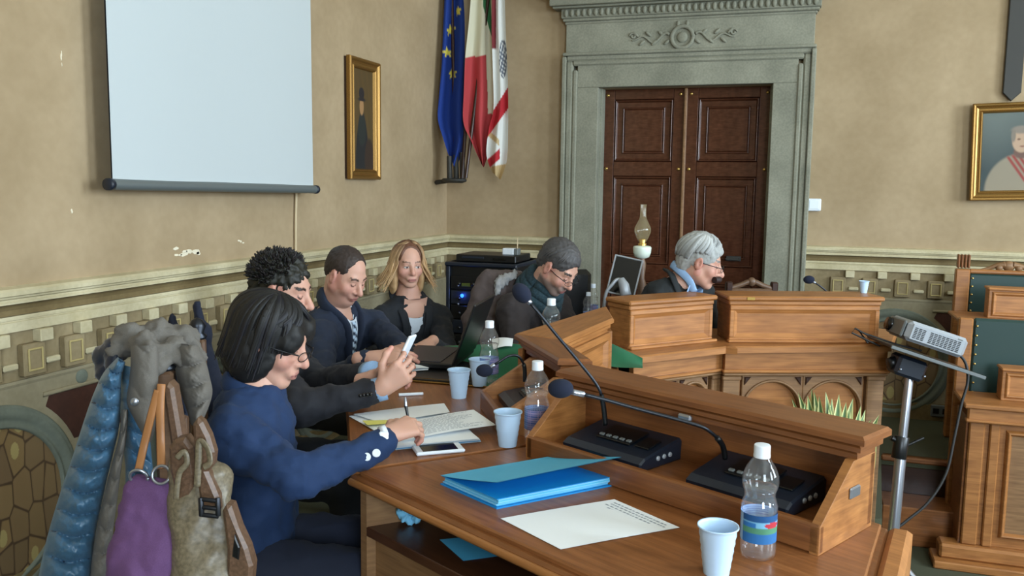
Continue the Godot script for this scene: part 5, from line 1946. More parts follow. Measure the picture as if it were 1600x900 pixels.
	var bk := thing("open_booklet", "small white booklet lying by the hands on the desk blotter", "booklet", on_y(652, 572, DT + 0.01))
	part(sheet([[634, 562], [673, 561], [670, 575], [632, 579]], [DT + 0.022, DT + 0.018, DT + 0.016, DT + 0.020], 0.006), "page", M.paper, bk)
	part(sheet([[633, 565], [672, 564], [669, 578], [631, 582]], [DT + 0.012, DT + 0.012, DT + 0.012, DT + 0.012], 0.002), "page", M.paper, bk)
	var fp := thing("folded_paper", "white folded paper with a black pen beside the corner gallery", "paper", on_y(785, 535, DT))
	part(sheet([[768, 530], [802, 529], [800, 541], [771, 546]], [DT + 0.02, DT + 0.03, DT + 0.01, DT + 0.006], 0.01), "sheet", M.paper, fp)
	# green cloth over the ledge of the hall side
	var gc := MB.new()
	var grows := []
	for i in 11:
		var row := PackedVector3Array()
		for k in 11:
			var u := k / 10.0
			var v := i / 10.0
			var pp := on_y(957, 544, DT).lerp(on_y(1004, 562, DT), u).lerp(on_y(918, 569, DT).lerp(on_y(1004, 581, DT), u), v)
			pp.y = DT + 0.006 + 0.010 * sin(u * 4.0) * sin(v * 5.0) + 0.012 * (1.0 - u)
			row.append(pp)
		grows.append(row)
	gc.grid(grows, false, false)
	solo(gc, "green_cloth", M.green_felt, "green felt cloth lying over the ledge of the wooden horseshoe", "cloth", on_y(965, 565, DT))
	# carved desk: white cup, brass plate
	cup(0, 0, 0.052, "small white cup at the end of the carved golden desk", GT, Vector3(at_d(1349, 463, 3.88).x, GT, at_d(1349, 463, 3.88).z))
	var E := get_node("council_desk_004") as Node3D
	part(bx(Vector3(0.575, GT - 0.010, -0.020), Vector3(0.035, 0.013, 0.003), 0.001), "name_plate", M.brass, E, true)
	far_things()
	projector()
	plant()

func far_things() -> void:
	# oil lamp on a pedestal in front of the door
	var d := 4.35
	var b := at_d(1003, 404, d)
	var pd := thing("wooden_pedestal", "slim turned wooden pedestal under the oil lamp", "pedestal", Vector3(b.x, 0, b.z))
	var m := MB.new()
	m.lathe(PackedVector2Array([Vector2(0, 0), Vector2(0.14, 0), Vector2(0.14, 0.03), Vector2(0.05, 0.06), Vector2(0.03, 0.12), Vector2(0.045, 0.3), Vector2(0.028, 0.45), Vector2(0.04, 0.6), Vector2(0.03, 0.78), Vector2(0.10, 0.82), Vector2(0.10, 0.84), Vector2(0, 0.84)]), 24, Transform3D(Basis.IDENTITY, Vector3(b.x, 0, b.z)))
	part(m, "column", M.dark_wood, pd)
	var o := thing("oil_lamp", "old oil lamp with a glass chimney and white reservoir before the door", "lamp", Vector3(b.x, 0.84, b.z))
	var h := b.y - 0.84
	var X := Transform3D(Basis.IDENTITY, Vector3(b.x, 0.84, b.z))
	m = MB.new()
	m.lathe(PackedVector2Array([Vector2(0, 0), Vector2(0.055, 0), Vector2(0.055, 0.015), Vector2(0.025, 0.03), Vector2(0.016, h * 0.4), Vector2(0.026, h * 0.5), Vector2(0.016, h * 0.62), Vector2(0.022, h * 0.9), Vector2(0.014, h)]), 20, X)
	part(m, "stem", M.chair_wood, o)
	m = MB.new()
	m.lathe(PackedVector2Array([Vector2(0.015, h), Vector2(0.036, h + 0.008), Vector2(0.044, h + 0.03), Vector2(0.046, h + 0.055), Vector2(0.042, h + 0.062), Vector2(0.020, h + 0.066), Vector2(0, h + 0.067)]), 26, X)
	part(m, "reservoir", M.ceramic, o)
	m = MB.new()
	m.lathe(PackedVector2Array([Vector2(0.020, h + 0.064), Vector2(0.022, h + 0.075), Vector2(0.014, h + 0.08), Vector2(0.018, h + 0.095), Vector2(0.010, h + 0.10), Vector2(0, h + 0.10)]), 18, X)
	part(m, "burner", M.brass, o)
	m = MB.new()
	m.lathe(PackedVector2Array([Vector2(0.019, h + 0.085), Vector2(0.030, h + 0.105), Vector2(0.041, h + 0.135), Vector2(0.040, h + 0.155), Vector2(0.028, h + 0.18), Vector2(0.018, h + 0.20), Vector2(0.015, h + 0.22), Vector2(0.015, h + 0.265), Vector2(0.0165, h + 0.272)]), 28, X)
	part(m, "chimney", M.amber_glass, o)
	# silver framed panel leaning on the desk
	var pc := at_d(976, 432, 4.05)
	var pf := thing("tablet_display", "dark display in a thin silver frame leaning behind the golden desk", "display", Vector3(pc.x, DT, pc.z))
	var bs := fwd(gdir(-0.15, 0.95, 0.3)) * Basis(Vector3.BACK, -0.20)
	m = MB.new()
	for q in [[0.0, 0.09, 0.135, 0.008], [0.0, -0.09, 0.135, 0.008], [0.064, 0.0, 0.008, 0.18], [-0.064, 0.0, 0.008, 0.18]]:
		m.box(pc + bs * Vector3(q[0], q[1], 0.002), Vector3(q[2], q[3], 0.012), 0.002, bs)
	part(m, "silver_frame", M.plastic_silver, pf)
	part(bx(pc, Vector3(0.125, 0.178, 0.006), 0.001, bs), "dark_panel", M.display, pf)
	m = MB.new()
	m.tube(PackedVector3Array([pc - bs.z * 0.01, Vector3(pc.x - 0.02, DT + 0.01, pc.z - 0.06)]), PackedFloat32Array([0.008]), 8)
	m.box(Vector3(pc.x - 0.02, DT + 0.006, pc.z - 0.04), Vector3(0.10, 0.012, 0.09), 0.003)
	part(m, "stand", M.plastic_grey, pf)
	# small silver lamp
	var lm := thing("desk_lamp", "small silver desk lamp with a bent arm behind the golden desk", "lamp", Vector3(at_d(945, 470, 3.95).x, DT, at_d(945, 470, 3.95).z))
	var lb := at_d(942, 470, 3.95)
	m = MB.new()
	m.lathe(PackedVector2Array([Vector2(0, 0), Vector2(0.04, 0), Vector2(0.04, 0.012), Vector2(0.012, 0.02), Vector2(0, 0.02)]), 18, Transform3D(Basis.IDENTITY, Vector3(lb.x, DT, lb.z)))
	part(m, "foot", M.plastic_grey, lm)
	m = MB.new()
	m.tube(curve([Vector3(lb.x, DT + 0.01, lb.z), at_d(946, 462, 3.95), at_d(957, 444, 3.94), at_d(964, 437, 3.94), at_d(972, 437, 3.94)]), PackedFloat32Array([0.008]), 8)
	part(m, "arm", M.plastic_silver, lm)
	m = MB.new()
	m.tube(PackedVector3Array([at_d(970, 436, 3.94), at_d(975, 446, 3.93), at_d(978, 462, 3.92)]), PackedFloat32Array([0.016, 0.024, 0.026]), 14)
	part(m, "shade", M.plastic_silver, lm)
	# carved chair behind the golden desk
	var cc := at_d(1174, 452, 4.55)
	var ch := thing("carved_chair", "carved wooden armchair behind the carved golden desk", "chair", Vector3(cc.x, 0, cc.z))
	var cb := Basis(Vector3.UP, 0.35)
	part(bx(cc + Vector3(0, -0.03, 0), Vector3(0.24, 0.07, 0.035), 0.008, cb), "top_rail", M.chair_wood, ch)
	m = MB.new()
	m.tube(curve([cc + cb * Vector3(-0.11, 0.005, 0), cc + cb * Vector3(-0.06, 0.022, 0), cc + cb * Vector3(0, 0.042, 0), cc + cb * Vector3(0.06, 0.020, 0), cc + cb * Vector3(0.11, 0.004, 0)]), PackedFloat32Array([0.014]), 8)
	m.ball(cc + Vector3(0, 0.04, 0.005), Vector3(0.022, 0.024, 0.016))
	part(m, "carved_crest", M.chair_wood, ch)
	for sx in [-0.12, 0.12]:
		part(bx(Vector3((cc + cb * Vector3(sx, 0, 0)).x, (cc.y + 0.04) * 0.5, (cc + cb * Vector3(sx, 0, 0)).z), Vector3(0.035, cc.y + 0.04, 0.035), 0.006, cb), "back_post", M.dark_wood, ch)
		part(bx(Vector3((cc + cb * Vector3(sx, 0, 0.40)).x, 0.22, (cc + cb * Vector3(sx, 0, 0.40)).z), Vector3(0.035, 0.44, 0.035), 0.006, cb), "leg", M.dark_wood, ch)
	part(bx(Vector3(cc.x, cc.y - 0.27, cc.z), Vector3(0.21, 0.40, 0.03), 0.01, cb), "backrest", M.leather_red, ch)
	part(bx(Vector3(cc.x, 0.45, cc.z) + cb * Vector3(0, 0, 0.2), Vector3(0.28, 0.06, 0.42), 0.015, cb), "seat", M.leather_red, ch)

func projector() -> void:
	var d := 3.6
	var P := func(x: float, y: float) -> Vector3: return at_d(x, y, d)
	var xs: Vector3 = (P.call(1480, 570) - P.call(1372, 534)).normalized()
	var zs := (IC - xs * IC.dot(xs)).normalized()
	var ys := zs.cross(xs)
	var bs := Basis(xs, ys, zs)
	var foot := Vector3(at_d(1395, 850, d).x, LOW, at_d(1395, 850, d).z)
	var st := thing("projector_stand", "silver tripod stand with a tilted plate carrying the projector", "stand", foot)
	var m := MB.new()
	m.tube(PackedVector3Array([P.call(1394, 852), P.call(1407, 715)]), PackedFloat32Array([0.0225]), 16)
	part(m, "outer_tube", M.steel, st)
	m = MB.new()
	m.tube(PackedVector3Array([P.call(1407, 715), P.call(1421, 588)]), PackedFloat32Array([0.0175]), 16)
	part(m, "inner_tube", M.steel, st)
	m = MB.new()
	m.tube(PackedVector3Array([P.call(1404, 716), P.call(1409, 682)]), PackedFloat32Array([0.03]), 14)
	m.tube(PackedVector3Array([P.call(1410, 693), P.call(1393, 684)]), PackedFloat32Array([0.012]), 10)
	m.tube(PackedVector3Array([P.call(1409, 700), P.call(1443, 684)]), PackedFloat32Array([0.006]), 8)
	part(m, "clamp_collar", M.plastic_black, st)
	m = MB.new()
	m.tube(PackedVector3Array([P.call(1393, 876), P.call(1395, 852)]), PackedFloat32Array([0.034]), 14)
	m.box(P.call(1404, 868), Vector3(0.08, 0.04, 0.05), 0.006)
	part(m, "hub", M.plastic_black, st)
	var hub: Vector3 = P.call(1395, 864)
	for a in [0.5, 2.6, 4.75]:
		m = MB.new()
		var e := Vector3(hub.x, LOW + 0.012, hub.z) + Vector3(cos(a), 0, sin(a)) * 0.42
		m.tube(PackedVector3Array([hub, e]), PackedFloat32Array([0.014]), 10)
		var lg := part(m, "leg", M.steel, st)
		m = MB.new()
		m.ball(e, Vector3(0.02, 0.012, 0.02), Basis.IDENTITY, 10, 6)
		part(m, "rubber_foot", M.plastic_black, lg)
	m = MB.new()
	m.tube(PackedVector3Array([hub, Vector3(hub.x, LOW + 0.12, hub.z)]), PackedFloat32Array([0.018]), 12)
	part(m, "centre_tube", M.steel, st)
	m = MB.new()
	m.box(P.call(1417, 573), Vector3(0.125, 0.085, 0.10), 0.012, bs)
	var mt := part(m, "tilt_block", M.plastic_slate, st)
	for q in [[1399, 573], [1436, 584]]:
		m = MB.new()
		m.ball(P.call(q[0], q[1]) + zs * 0.052, Vector3.ONE * 0.006, Basis.IDENTITY, 8, 5)
		part(m, "screw", M.steel, mt)
	m = MB.new()
	m.tube(PackedVector3Array([P.call(1400, 565), P.call(1388, 568)]), PackedFloat32Array([0.024]), 12)
	part(m, "tilt_knob", M.plastic_black, st)
	part(bx(P.call(1444, 557), Vector3(0.40, 0.010, 0.26), 0.003, bs), "plate", M.steel_dark, st)
	m = MB.new()
	m.box(P.call(1444, 557) + zs * 0.13, Vector3(0.40, 0.014, 0.008), 0.002, bs)
	part(m, "plate_edge", M.plastic_grey, st)
	m = MB.new()
	m.tube(PackedVector3Array([P.call(1375, 541), P.call(1331, 520), P.call(1336, 513), P.call(1356, 524)]), PackedFloat32Array([0.004]), 6)
	m.tube(PackedVector3Array([P.call(1356, 536), P.call(1343, 518), P.call(1400, 538), P.call(1440, 548)]), PackedFloat32Array([0.004]), 6)
	part(m, "wire_bracket", M.plastic_black, st)
	# the projector itself
	var pc: Vector3 = P.call(1447, 527) + ys * 0.006
	var pj := thing("video_projector", "grey video projector with a slotted vent on the tripod stand", "projector", pc - ys * 0.05)
	part(bx(pc, Vector3(0.255, 0.084, 0.20), 0.016, bs), "housing", M.plastic_silver, pj)
	part(bx(pc + xs * -0.137 + zs * 0.01, Vector3(0.012, 0.07, 0.15), 0.006, bs), "front_panel", M.plastic_grey, pj)
	m = MB.new()
	m.tube(PackedVector3Array([pc - xs * 0.13 - zs * 0.04, pc - xs * 0.158 - zs * 0.04]), PackedFloat32Array([0.030, 0.027]), 20)
	part(m, "lens", M.display, pj)
	part(bx(pc + zs * 0.097, Vector3(0.225, 0.066, 0.010), 0.003, bs), "vent_panel", M.plastic_silver, pj)
	for i in 12:
		for k in 7:
			if i == 3:
				continue
			var x := -0.095 + i * 0.0165
			part(bx(pc + zs * 0.1022 + xs * x + ys * (-0.022 + k * 0.0068), Vector3(0.0125, 0.0036, 0.002), 0.0, bs), "vent_slot", M.plastic_black, pj)
	part(bx(pc + zs * 0.1022 + xs * 0.085 + ys * 0.029, Vector3(0.02, 0.005, 0.001), 0.0, bs), "badge", M.plastic_grey, pj)
	# cables
	m = MB.new()
	m.tube(curve([P.call(1492, 548), P.call(1508, 566), P.call(1512, 596), P.call(1502, 632), P.call(1492, 680), P.call(1478, 740), P.call(1450, 785), P.call(1415, 815), P.call(1388, 838), P.call(1380, 870), at_d(1372, 905, d)], 6), PackedFloat32Array([0.006]), 6)
	solo(m, "projector_cable", M.cable_black, "dark cable looping from the projector down beside the tripod", "cable", at_d(1372, 905, d))

func plant() -> void:
	var d := 3.55
	var c := at_d(1300, 660, d)
	var o := thing("snake_plant", "spiky variegated green and yellow plant in front of the carved desk", "plant", Vector3(c.x, LOW, c.z))
	var pot := MB.new()
	pot.lathe(PackedVector2Array([Vector2(0, 0), Vector2(0.12, 0), Vector2(0.16, 0.34), Vector2(0.17, 0.34), Vector2(0.17, 0.38), Vector2(0.15, 0.38), Vector2(0.145, 0.33), Vector2(0, 0.33)]), 26, Transform3D(Basis.IDENTITY, Vector3(c.x, LOW, c.z)))
	part(pot, "pot", mat("terracotta", Color(0.55, 0.30, 0.20), 0.8), o)
	var rng := RandomNumberGenerator.new()
	rng.seed = 5
	var tips := [[1237, 622], [1247, 613], [1268, 606], [1280, 618], [1290, 612], [1300, 622], [1311, 616], [1322, 628], [1333, 622], [1345, 634], [1352, 640], [1374, 648], [1258, 628], [1275, 632], [1316, 634], [1340, 650], [1362, 655], [1230, 645], [1306, 640], [1286, 636], [1242, 634], [1262, 618], [1296, 630], [1328, 636], [1350, 655], [1368, 660], [1252, 640], [1272, 612]]
	for i in tips.size():
		var t := at_d(tips[i][0], tips[i][1], d + rng.randf_range(-0.08, 0.08))
		var a := TAU * i / tips.size()
		var b := Vector3(c.x + cos(a) * 0.07, LOW + 0.33, c.z + sin(a) * 0.07)
		var mid := b.lerp(t, 0.55) + Vector3(rng.randf_range(-0.03, 0.03), 0.06, rng.randf_range(-0.03, 0.03))
		var side := Vector3(rng.randf_range(0.6, 1.0), 0, rng.randf_range(-0.6, 0.6)).normalized()
		var m := MB.new()
		m.colored = true
		var rows := []
		var cols := []
		for r in 17:
			var u := r / 16.0
			var p := b.lerp(mid, u).lerp(mid.lerp(t, u), u)
			var w := 0.042 * sin(PI * (0.18 + 0.82 * u)) * 1.05
			var row := PackedVector3Array()
			var cr := []
			for q in 7:
				var x := q / 6.0 * 2.0 - 1.0
				row.append(p + side * (w * x) + side.cross(Vector3.UP) * (w * 0.35 * x * x))
				cr.append(lin(0.84, 0.84, 0.58) if absf(x) > 0.55 else lin(0.24, 0.38, 0.22).lerp(lin(0.40, 0.52, 0.32), 0.5 + 0.5 * sin(u * 40.0 + x * 2.0)))
			rows.append(row)
			cols.append(cr)
		m.grid(rows, false, false, cols)
		part(m, "leaf", M.leaf, o)

# ================================================================ coats, bags and chairs on the left
func build_chairs_and_bags() -> void:
	var d := 1.62
	var P := func(x: float, y: float, dd: float) -> Vector3: return at_d(x, y, dd)
	# high backed chair that carries the coat
	var t0 := at_d(257, 578, 1.66)
	var ch := thing("carved_chair", "high backed carved wooden chair under the quilted coat", "chair", Vector3(t0.x, 0, t0.z))
	var cb := Basis(Vector3.UP, 0.55)
	var q0 := t0
	var q1 := t0 - IC * 0.34 - IR * 0.06
	for q in [q0, q1]:
		part(bx(Vector3(q.x, q.y * 0.5, q.z), Vector3(0.036, q.y, 0.036), 0.006, cb), "back_post", M.chair_wood, ch)
		var f := MB.new()
		f.lathe(PackedVector2Array([Vector2(0.018, 0), Vector2(0.022, 0.006), Vector2(0.014, 0.014), Vector2(0.020, 0.03), Vector2(0.012, 0.044), Vector2(0, 0.05)]), 14, Transform3D(Basis.IDENTITY, q))
		part(f, "finial", M.steel_dark, ch)
	var mid := (q0 + q1) * 0.5
	var bb := fwd((q1 - q0).cross(Vector3.UP))
	for y in [t0.y - 0.10, t0.y - 0.36, 0.56]:
		part(bx(Vector3(mid.x, y, mid.z), Vector3((q1 - q0).length(), 0.07, 0.025), 0.006, bb), "back_rail", M.chair_wood, ch)
	for s in [-0.3, 0.0, 0.3]:
		var sp: Vector3 = mid + (q1 - q0) * s
		part(bx(Vector3(sp.x, (t0.y - 0.1 + 0.56) * 0.5, sp.z), Vector3(0.03, t0.y - 0.66, 0.014), 0.004, bb), "slat", M.chair_wood, ch)
	var fz := bb.z if bb.z.dot(IR) < 0 else -bb.z
	part(bx(Vector3(mid.x, 0.45, mid.z) + fz * 0.22, Vector3(0.42, 0.05, 0.44), 0.012, bb), "seat", M.leather_red, ch)
	for s in [-0.18, 0.18]:
		part(bx(Vector3(mid.x, 0.215, mid.z) + fz * 0.42 + bb.x * s, Vector3(0.035, 0.43, 0.035), 0.005, bb), "leg", M.chair_wood, ch)
	# quilted coat: taupe front coloured with reflected blue daylight, taupe facing and collar
	var ct := thing("quilted_coat", "quilted taupe down coat with reflected blue painted on its front hanging over the chair back", "coat", Vector3(at_d(200, 900, d).x, 0.42, at_d(200, 900, d).z))
	var m: MB
	var f: Fld
	part(puffer([[184, 558], [162, 582], [145, 618], [129, 664], [115, 708], [100, 752], [86, 796], [73, 842], [61, 896], [51, 956]], [[196, 566], [190, 590], [189, 624], [186, 668], [177, 708], [166, 754], [156, 800], [147, 846], [142, 900], [138, 960]], 1.60, 0.03, 12.0, 0.034, 3), "sky_tinted_front", M.quilt_blue_sky_tint, ct)
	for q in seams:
		part(q, "seam_crease_shade", M.hood_navy, ct)  # dark lines along the stitching, painted in for the shade of the creases
	part(puffer([[190, 640], [186, 680], [177, 716], [166, 758], [156, 802], [147, 848], [141, 900], [137, 960]], [[200, 640], [198, 680], [190, 730], [184, 776], [178, 822], [175, 860], [172, 900], [170, 960]], 1.585, 0.015, 8.0, 0.018, 5), "taupe_facing", M.quilt_grey, ct)
	part(puffer([[192, 570], [188, 620], [190, 680], [196, 740], [190, 800], [184, 860], [178, 960]], [[232, 580], [230, 640], [236, 700], [240, 760], [236, 820], [232, 880], [228, 960]], 1.66, 0.015, 10.0, 0.014, 7), "inner_lining", M.quilt_blue_sky_tint, ct)
	# collar, lapel and the drape on the right
	f = Fld.new(P.call(270, 700, 1.7) - Vector3(0.26, 0.05, 0.3), P.call(250, 500, 1.7) + Vector3(0.28, 0.06, 0.25), 0.0065)
	for q in [[[186, 548, 1.66], [206, 528, 1.67], 0.020, 0.024], [[206, 530, 1.67], [246, 526, 1.70], 0.026, 0.034], [[246, 526, 1.70], [284, 536, 1.72], 0.034, 0.034], [[284, 536, 1.72], [304, 560, 1.73], 0.032, 0.026], [[226, 536, 1.64], [232, 570, 1.61], 0.022, 0.022], [[262, 548, 1.655], [250, 572, 1.63], 0.024, 0.014], [[272, 548, 1.66], [282, 566, 1.66], 0.022, 0.012]]:
		f.cap(P.call(q[0][0], q[0][1], q[0][2]), P.call(q[1][0], q[1][1], q[1][2]), q[2], q[3], 0.012)
	m = MB.new()
	f.into(m, wrinkle(34, 22.0), 0.016)
	part(m, "collar", M.quilt_grey, ct)
	part(puffer([[204, 540], [204, 570], [201, 600], [198, 628], [208, 652], [226, 684]], [[246, 540], [248, 566], [247, 600], [246, 636], [244, 664], [236, 692]], 1.585, 0.022, 2.2, 0.007, 9), "lapel", M.quilt_grey, ct)
	part(puffer([[276, 536], [272, 562], [276, 590], [284, 618], [292, 642], [298, 664]], [[310, 540], [322, 566], [328, 590], [332, 612], [326, 636], [312, 668]], 1.70, 0.045, 4.0, 0.022, 11), "right_drape", M.quilt_grey, ct)
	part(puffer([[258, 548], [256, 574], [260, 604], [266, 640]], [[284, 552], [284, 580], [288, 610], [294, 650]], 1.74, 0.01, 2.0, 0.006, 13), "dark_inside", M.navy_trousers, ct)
	f = Fld.new(P.call(170, 620, 1.66) - Vector3(0.12, 0.02, 0.12), P.call(180, 530, 1.66) + Vector3(0.12, 0.04, 0.12), 0.0065)
	for q in [[[166, 556, 1.68], [184, 546, 1.67], 0.022, 0.024], [[164, 560, 1.68], [166, 588, 1.66], 0.020, 0.016], [[182, 552, 1.66], [178, 580, 1.64], 0.018, 0.012]]:
		f.cap(P.call(q[0][0], q[0][1], q[0][2]), P.call(q[1][0], q[1][1], q[1][2]), q[2], q[3], 0.010)
	m = MB.new()
	f.into(m, wrinkle(36, 20.0), 0.010)
	part(m, "hood_lining", M.hood_navy, ct)
	m = MB.new()
	m.lathe(PackedVector2Array([Vector2(0, 0.004), Vector2(0.006, 0.003), Vector2(0.008, 0)]), 12, Transform3D(fwd(IC) * Basis(Vector3.RIGHT, PI / 2), P.call(210, 628, 1.555)))
	part(m, "press_stud", M.steel, ct)
	# purple suede bag with chrome rings and tan straps
	var bg := thing("suede_bag", "purple suede shoulder bag with chrome rings and tan straps", "bag", Vector3(at_d(225, 900, 1.50).x, 0.40, at_d(225, 900, 1.5).z))
	f = Fld.new(P.call(225, 960, 1.5) - Vector3(0.16, 0.04, 0.16), P.call(235, 730, 1.5) + Vector3(0.16, 0.05, 0.16), 0.0065)
	for q in [[[216, 764, 1.52], [258, 768, 1.52], 0.022, 0.022], [[214, 768, 1.52], [198, 870, 1.50], 0.022, 0.028], [[258, 768, 1.52], [262, 870, 1.50], 0.022, 0.028], [[198, 870, 1.50], [186, 960, 1.49], 0.028, 0.034], [[262, 870, 1.50], [258, 960, 1.49], 0.028, 0.034], [[236, 780, 1.515], [225, 960, 1.49], 0.026, 0.042], [[216, 850, 1.50], [210, 960, 1.49], 0.03, 0.04], [[246, 850, 1.50], [242, 960, 1.49], 0.03, 0.04]]:
		f.cap(P.call(q[0][0], q[0][1], q[0][2]), P.call(q[1][0], q[1][1], q[1][2]), q[2], q[3], 0.015)
	m = MB.new()
	f.into(m, wrinkle(51, 14.0), 0.008)
	part(m, "bag_body", M.purple_suede, bg)
	for q in [[217, 746, 0.3], [252, 742, -0.3]]:
		m = MB.new()
		var ring := PackedVector3Array()
		var c: Vector3 = P.call(q[0], q[1], 1.505)
		for i in 25:
			var a := TAU * i / 24
			ring.append(c + IR * cos(a) * 0.0155 + (Vector3.UP * 0.95 + IC * q[2]) * sin(a) * 0.0155)
		m.tube(ring, PackedFloat32Array([0.0028]), 8)
		part(m, "chrome_ring", M.steel, bg)
	for q in [[[216, 736], [224, 700], [236, 650], [247, 610]], [[252, 732], [251, 690], [250, 640], [252, 600]]]:
		m = MB.new()
		var pts := []
		for k in q:
			pts.append(P.call(k[0], k[1], 1.53 if k != q[0] else 1.51))
		m.tube(curve(pts), PackedFloat32Array([0.0075]), 8, 0.3, IR)
		part(m, "strap", M.leather_tan, bg)
	# worn leather handbag with buckled strap
	var hb := thing("leather_handbag", "worn brown leather handbag with a buckled strap beside the navy jacket", "bag", Vector3(at_d(320, 900, 1.50).x, 0.40, at_d(320, 900, 1.5).z))
	f = Fld.new(P.call(310, 970, 1.5) - Vector3(0.14, 0.04, 0.2), P.call(300, 640, 1.5) + Vector3(0.16, 0.06, 0.2), 0.0065)
	for q in [[[288, 720, 1.52], [338, 740, 1.52], 0.020, 0.022], [[288, 730, 1.52], [292, 960, 1.48], 0.024, 0.034], [[338, 745, 1.52], [346, 960, 1.48], 0.024, 0.034], [[314, 735, 1.52], [318, 960, 1.48], 0.026, 0.044]]:
		f.cap(P.call(q[0][0], q[0][1], q[0][2]), P.call(q[1][0], q[1][1], q[1][2]), q[2], q[3], 0.015)
	m = MB.new()
	f.into(m, wrinkle(61, 12.0), 0.008)
	part(m, "bag_body", M.leather_olive, hb)
	part(slab_px([[262, 700], [272, 688], [288, 684], [300, 700], [304, 742], [298, 790], [284, 806], [274, 776], [264, 736]], 1.475, 0.030), "flap", M.leather_brown, hb)
	part(slab_px([[300, 664], [307, 654], [315, 660], [326, 682], [334, 708], [332, 728], [324, 738], [330, 752], [340, 776], [344, 796], [312, 796], [306, 740], [302, 700]], 1.462, 0.022), "strap", M.leather_brown, hb)
	part(slab_px([[346, 800], [352, 790], [360, 792], [372, 828], [386, 858], [394, 886], [390, 930], [352, 930], [354, 860]], 1.455, 0.030), "side_gusset", M.leather_brown, hb)
	part(slab_px([[366, 836], [374, 856], [372, 876], [362, 870]], 1.437, 0.006), "cut_out", M.leather_black, hb)
	m = MB.new()
	m.tube(curve([P.call(308, 760, 1.448), P.call(310, 720, 1.448), P.call(312, 690, 1.448), P.call(324, 700, 1.446), P.call(328, 722, 1.446), P.call(318, 730, 1.446)]), PackedFloat32Array([0.006]), 8, 0.5, IR)
	m.tube(curve([P.call(275, 780, 1.457), P.call(280, 740, 1.457), P.call(292, 724, 1.457), P.call(288, 706, 1.457), P.call(276, 716, 1.457)]), PackedFloat32Array([0.005]), 8, 0.5, IR)
	part(m, "stitched_scroll", M.leather_olive, hb)
	part(slab_px([[252, 604], [262, 598], [270, 606], [284, 690], [292, 940], [278, 940], [266, 700]], 1.55, 0.03), "shoulder_strap", M.leather_brown, hb)
	m = MB.new()
	for y in [700, 712, 724]:
		m.tube(PackedVector3Array([P.call(313, y + 80, 1.445), P.call(341, y + 83, 1.445)]), PackedFloat32Array([0.004]), 8)
	for x in [314, 340]:
		m.tube(PackedVector3Array([P.call(x, 778, 1.445), P.call(x + 1, 806, 1.445)]), PackedFloat32Array([0.0045]), 8)
	part(m, "buckle", M.steel_dark, hb)
	# dark garment on the next chair, against the wall
	var dg := thing("hanging_garment", "dark navy garment with pointed folds hung on a chair by the dado", "garment", Vector3(at_d(300, 620, 2.3).x, 0.5, at_d(300, 620, 2.3).z))
	f = Fld.new(P.call(300, 760, 2.3) - Vector3(0.2, 0.05, 0.25), P.call(300, 470, 2.3) + Vector3(0.2, 0.06, 0.25), 0.008)
	for q in [[[308, 476, 2.3], [316, 520, 2.3], 0.008, 0.022], [[316, 520, 2.3], [322, 600, 2.3], 0.020, 0.040], [[322, 600, 2.3], [326, 740, 2.3], 0.040, 0.05], [[267, 490, 2.32], [276, 530, 2.3], 0.007, 0.02], [[276, 530, 2.3], [290, 640, 2.3], 0.02, 0.06], [[290, 640, 2.3], [296, 740, 2.3], 0.06, 0.07]]:
		f.cap(P.call(q[0][0], q[0][1], q[0][2]), P.call(q[1][0], q[1][1], q[1][2]), q[2], q[3], 0.02)
	m = MB.new()
	f.into(m, wrinkle(81, 14.0), 0.01)
	part(m, "cloth", M.navy_trousers, dg)
	var hp := at_d(305, 650, 2.36)
	m = MB.new()
	m.tube(PackedVector3Array([Vector3(hp.x, 0.0, hp.z), Vector3(hp.x, at_d(300, 560, 2.36).y, hp.z)]), PackedFloat32Array([0.016]), 10)
	part(m, "chair_post", M.dark_wood, dg)
	# jacket over the chair of the scarf wearer
	var jk := thing("draped_jacket", "taupe jacket with pale fur lining draped over a chair back", "jacket", Vector3(at_d(760, 540, 4.0).x, 0.5, at_d(760, 540, 4.0).z))
	f = Fld.new(P.call(750, 620, 4.0) - Vector3(0.28, 0.05, 0.25), P.call(770, 410, 4.0) + Vector3(0.28, 0.06, 0.25), 0.010)
	for q in [[[764, 432, 4.0], [806, 432, 4.06], 0.035, 0.035], [[760, 436, 4.0], [742, 500, 3.97], 0.04, 0.05], [[742, 500, 3.97], [732, 610, 3.95], 0.05, 0.06], [[775, 450, 4.0], [770, 610, 3.98], 0.06, 0.08], [[800, 445, 4.06], [806, 610, 4.05], 0.06, 0.07]]:
		f.cap(P.call(q[0][0], q[0][1], q[0][2]), P.call(q[1][0], q[1][1], q[1][2]), q[2], q[3], 0.03)
	m = MB.new()
	f.into(m, wrinkle(91, 12.0), 0.016)
	part(m, "jacket_cloth", M.taupe_cloth, jk)
	f = Fld.new(P.call(790, 480, 3.95) - Vector3(0.16, 0.1, 0.2), P.call(790, 420, 3.95) + Vector3(0.16, 0.06, 0.2), 0.008)
	for q in [[[803, 428, 3.97], [782, 440, 3.93], 0.016, 0.022], [[782, 440, 3.93], [776, 458, 3.92], 0.022, 0.014]]:
		f.cap(P.call(q[0][0], q[0][1], q[0][2]), P.call(q[1][0], q[1][1], q[1][2]), q[2], q[3], 0.02)
	m = MB.new()
	f.into(m, wrinkle(95, 50.0), 0.016)
	part(m, "fur_lining", mat("fur_grey", Color(0.58, 0.58, 0.58), 0.95), jk)
	var jp := at_d(785, 500, 4.08)
	m = MB.new()
	m.tube(PackedVector3Array([Vector3(jp.x, 0.0, jp.z), Vector3(jp.x, jp.y, jp.z)]), PackedFloat32Array([0.03]), 12)
	part(m, "chair_column", M.plastic_black, jk)
	# black chair back beyond the scarf wearer
	var bc := at_d(897, 446, 4.25)
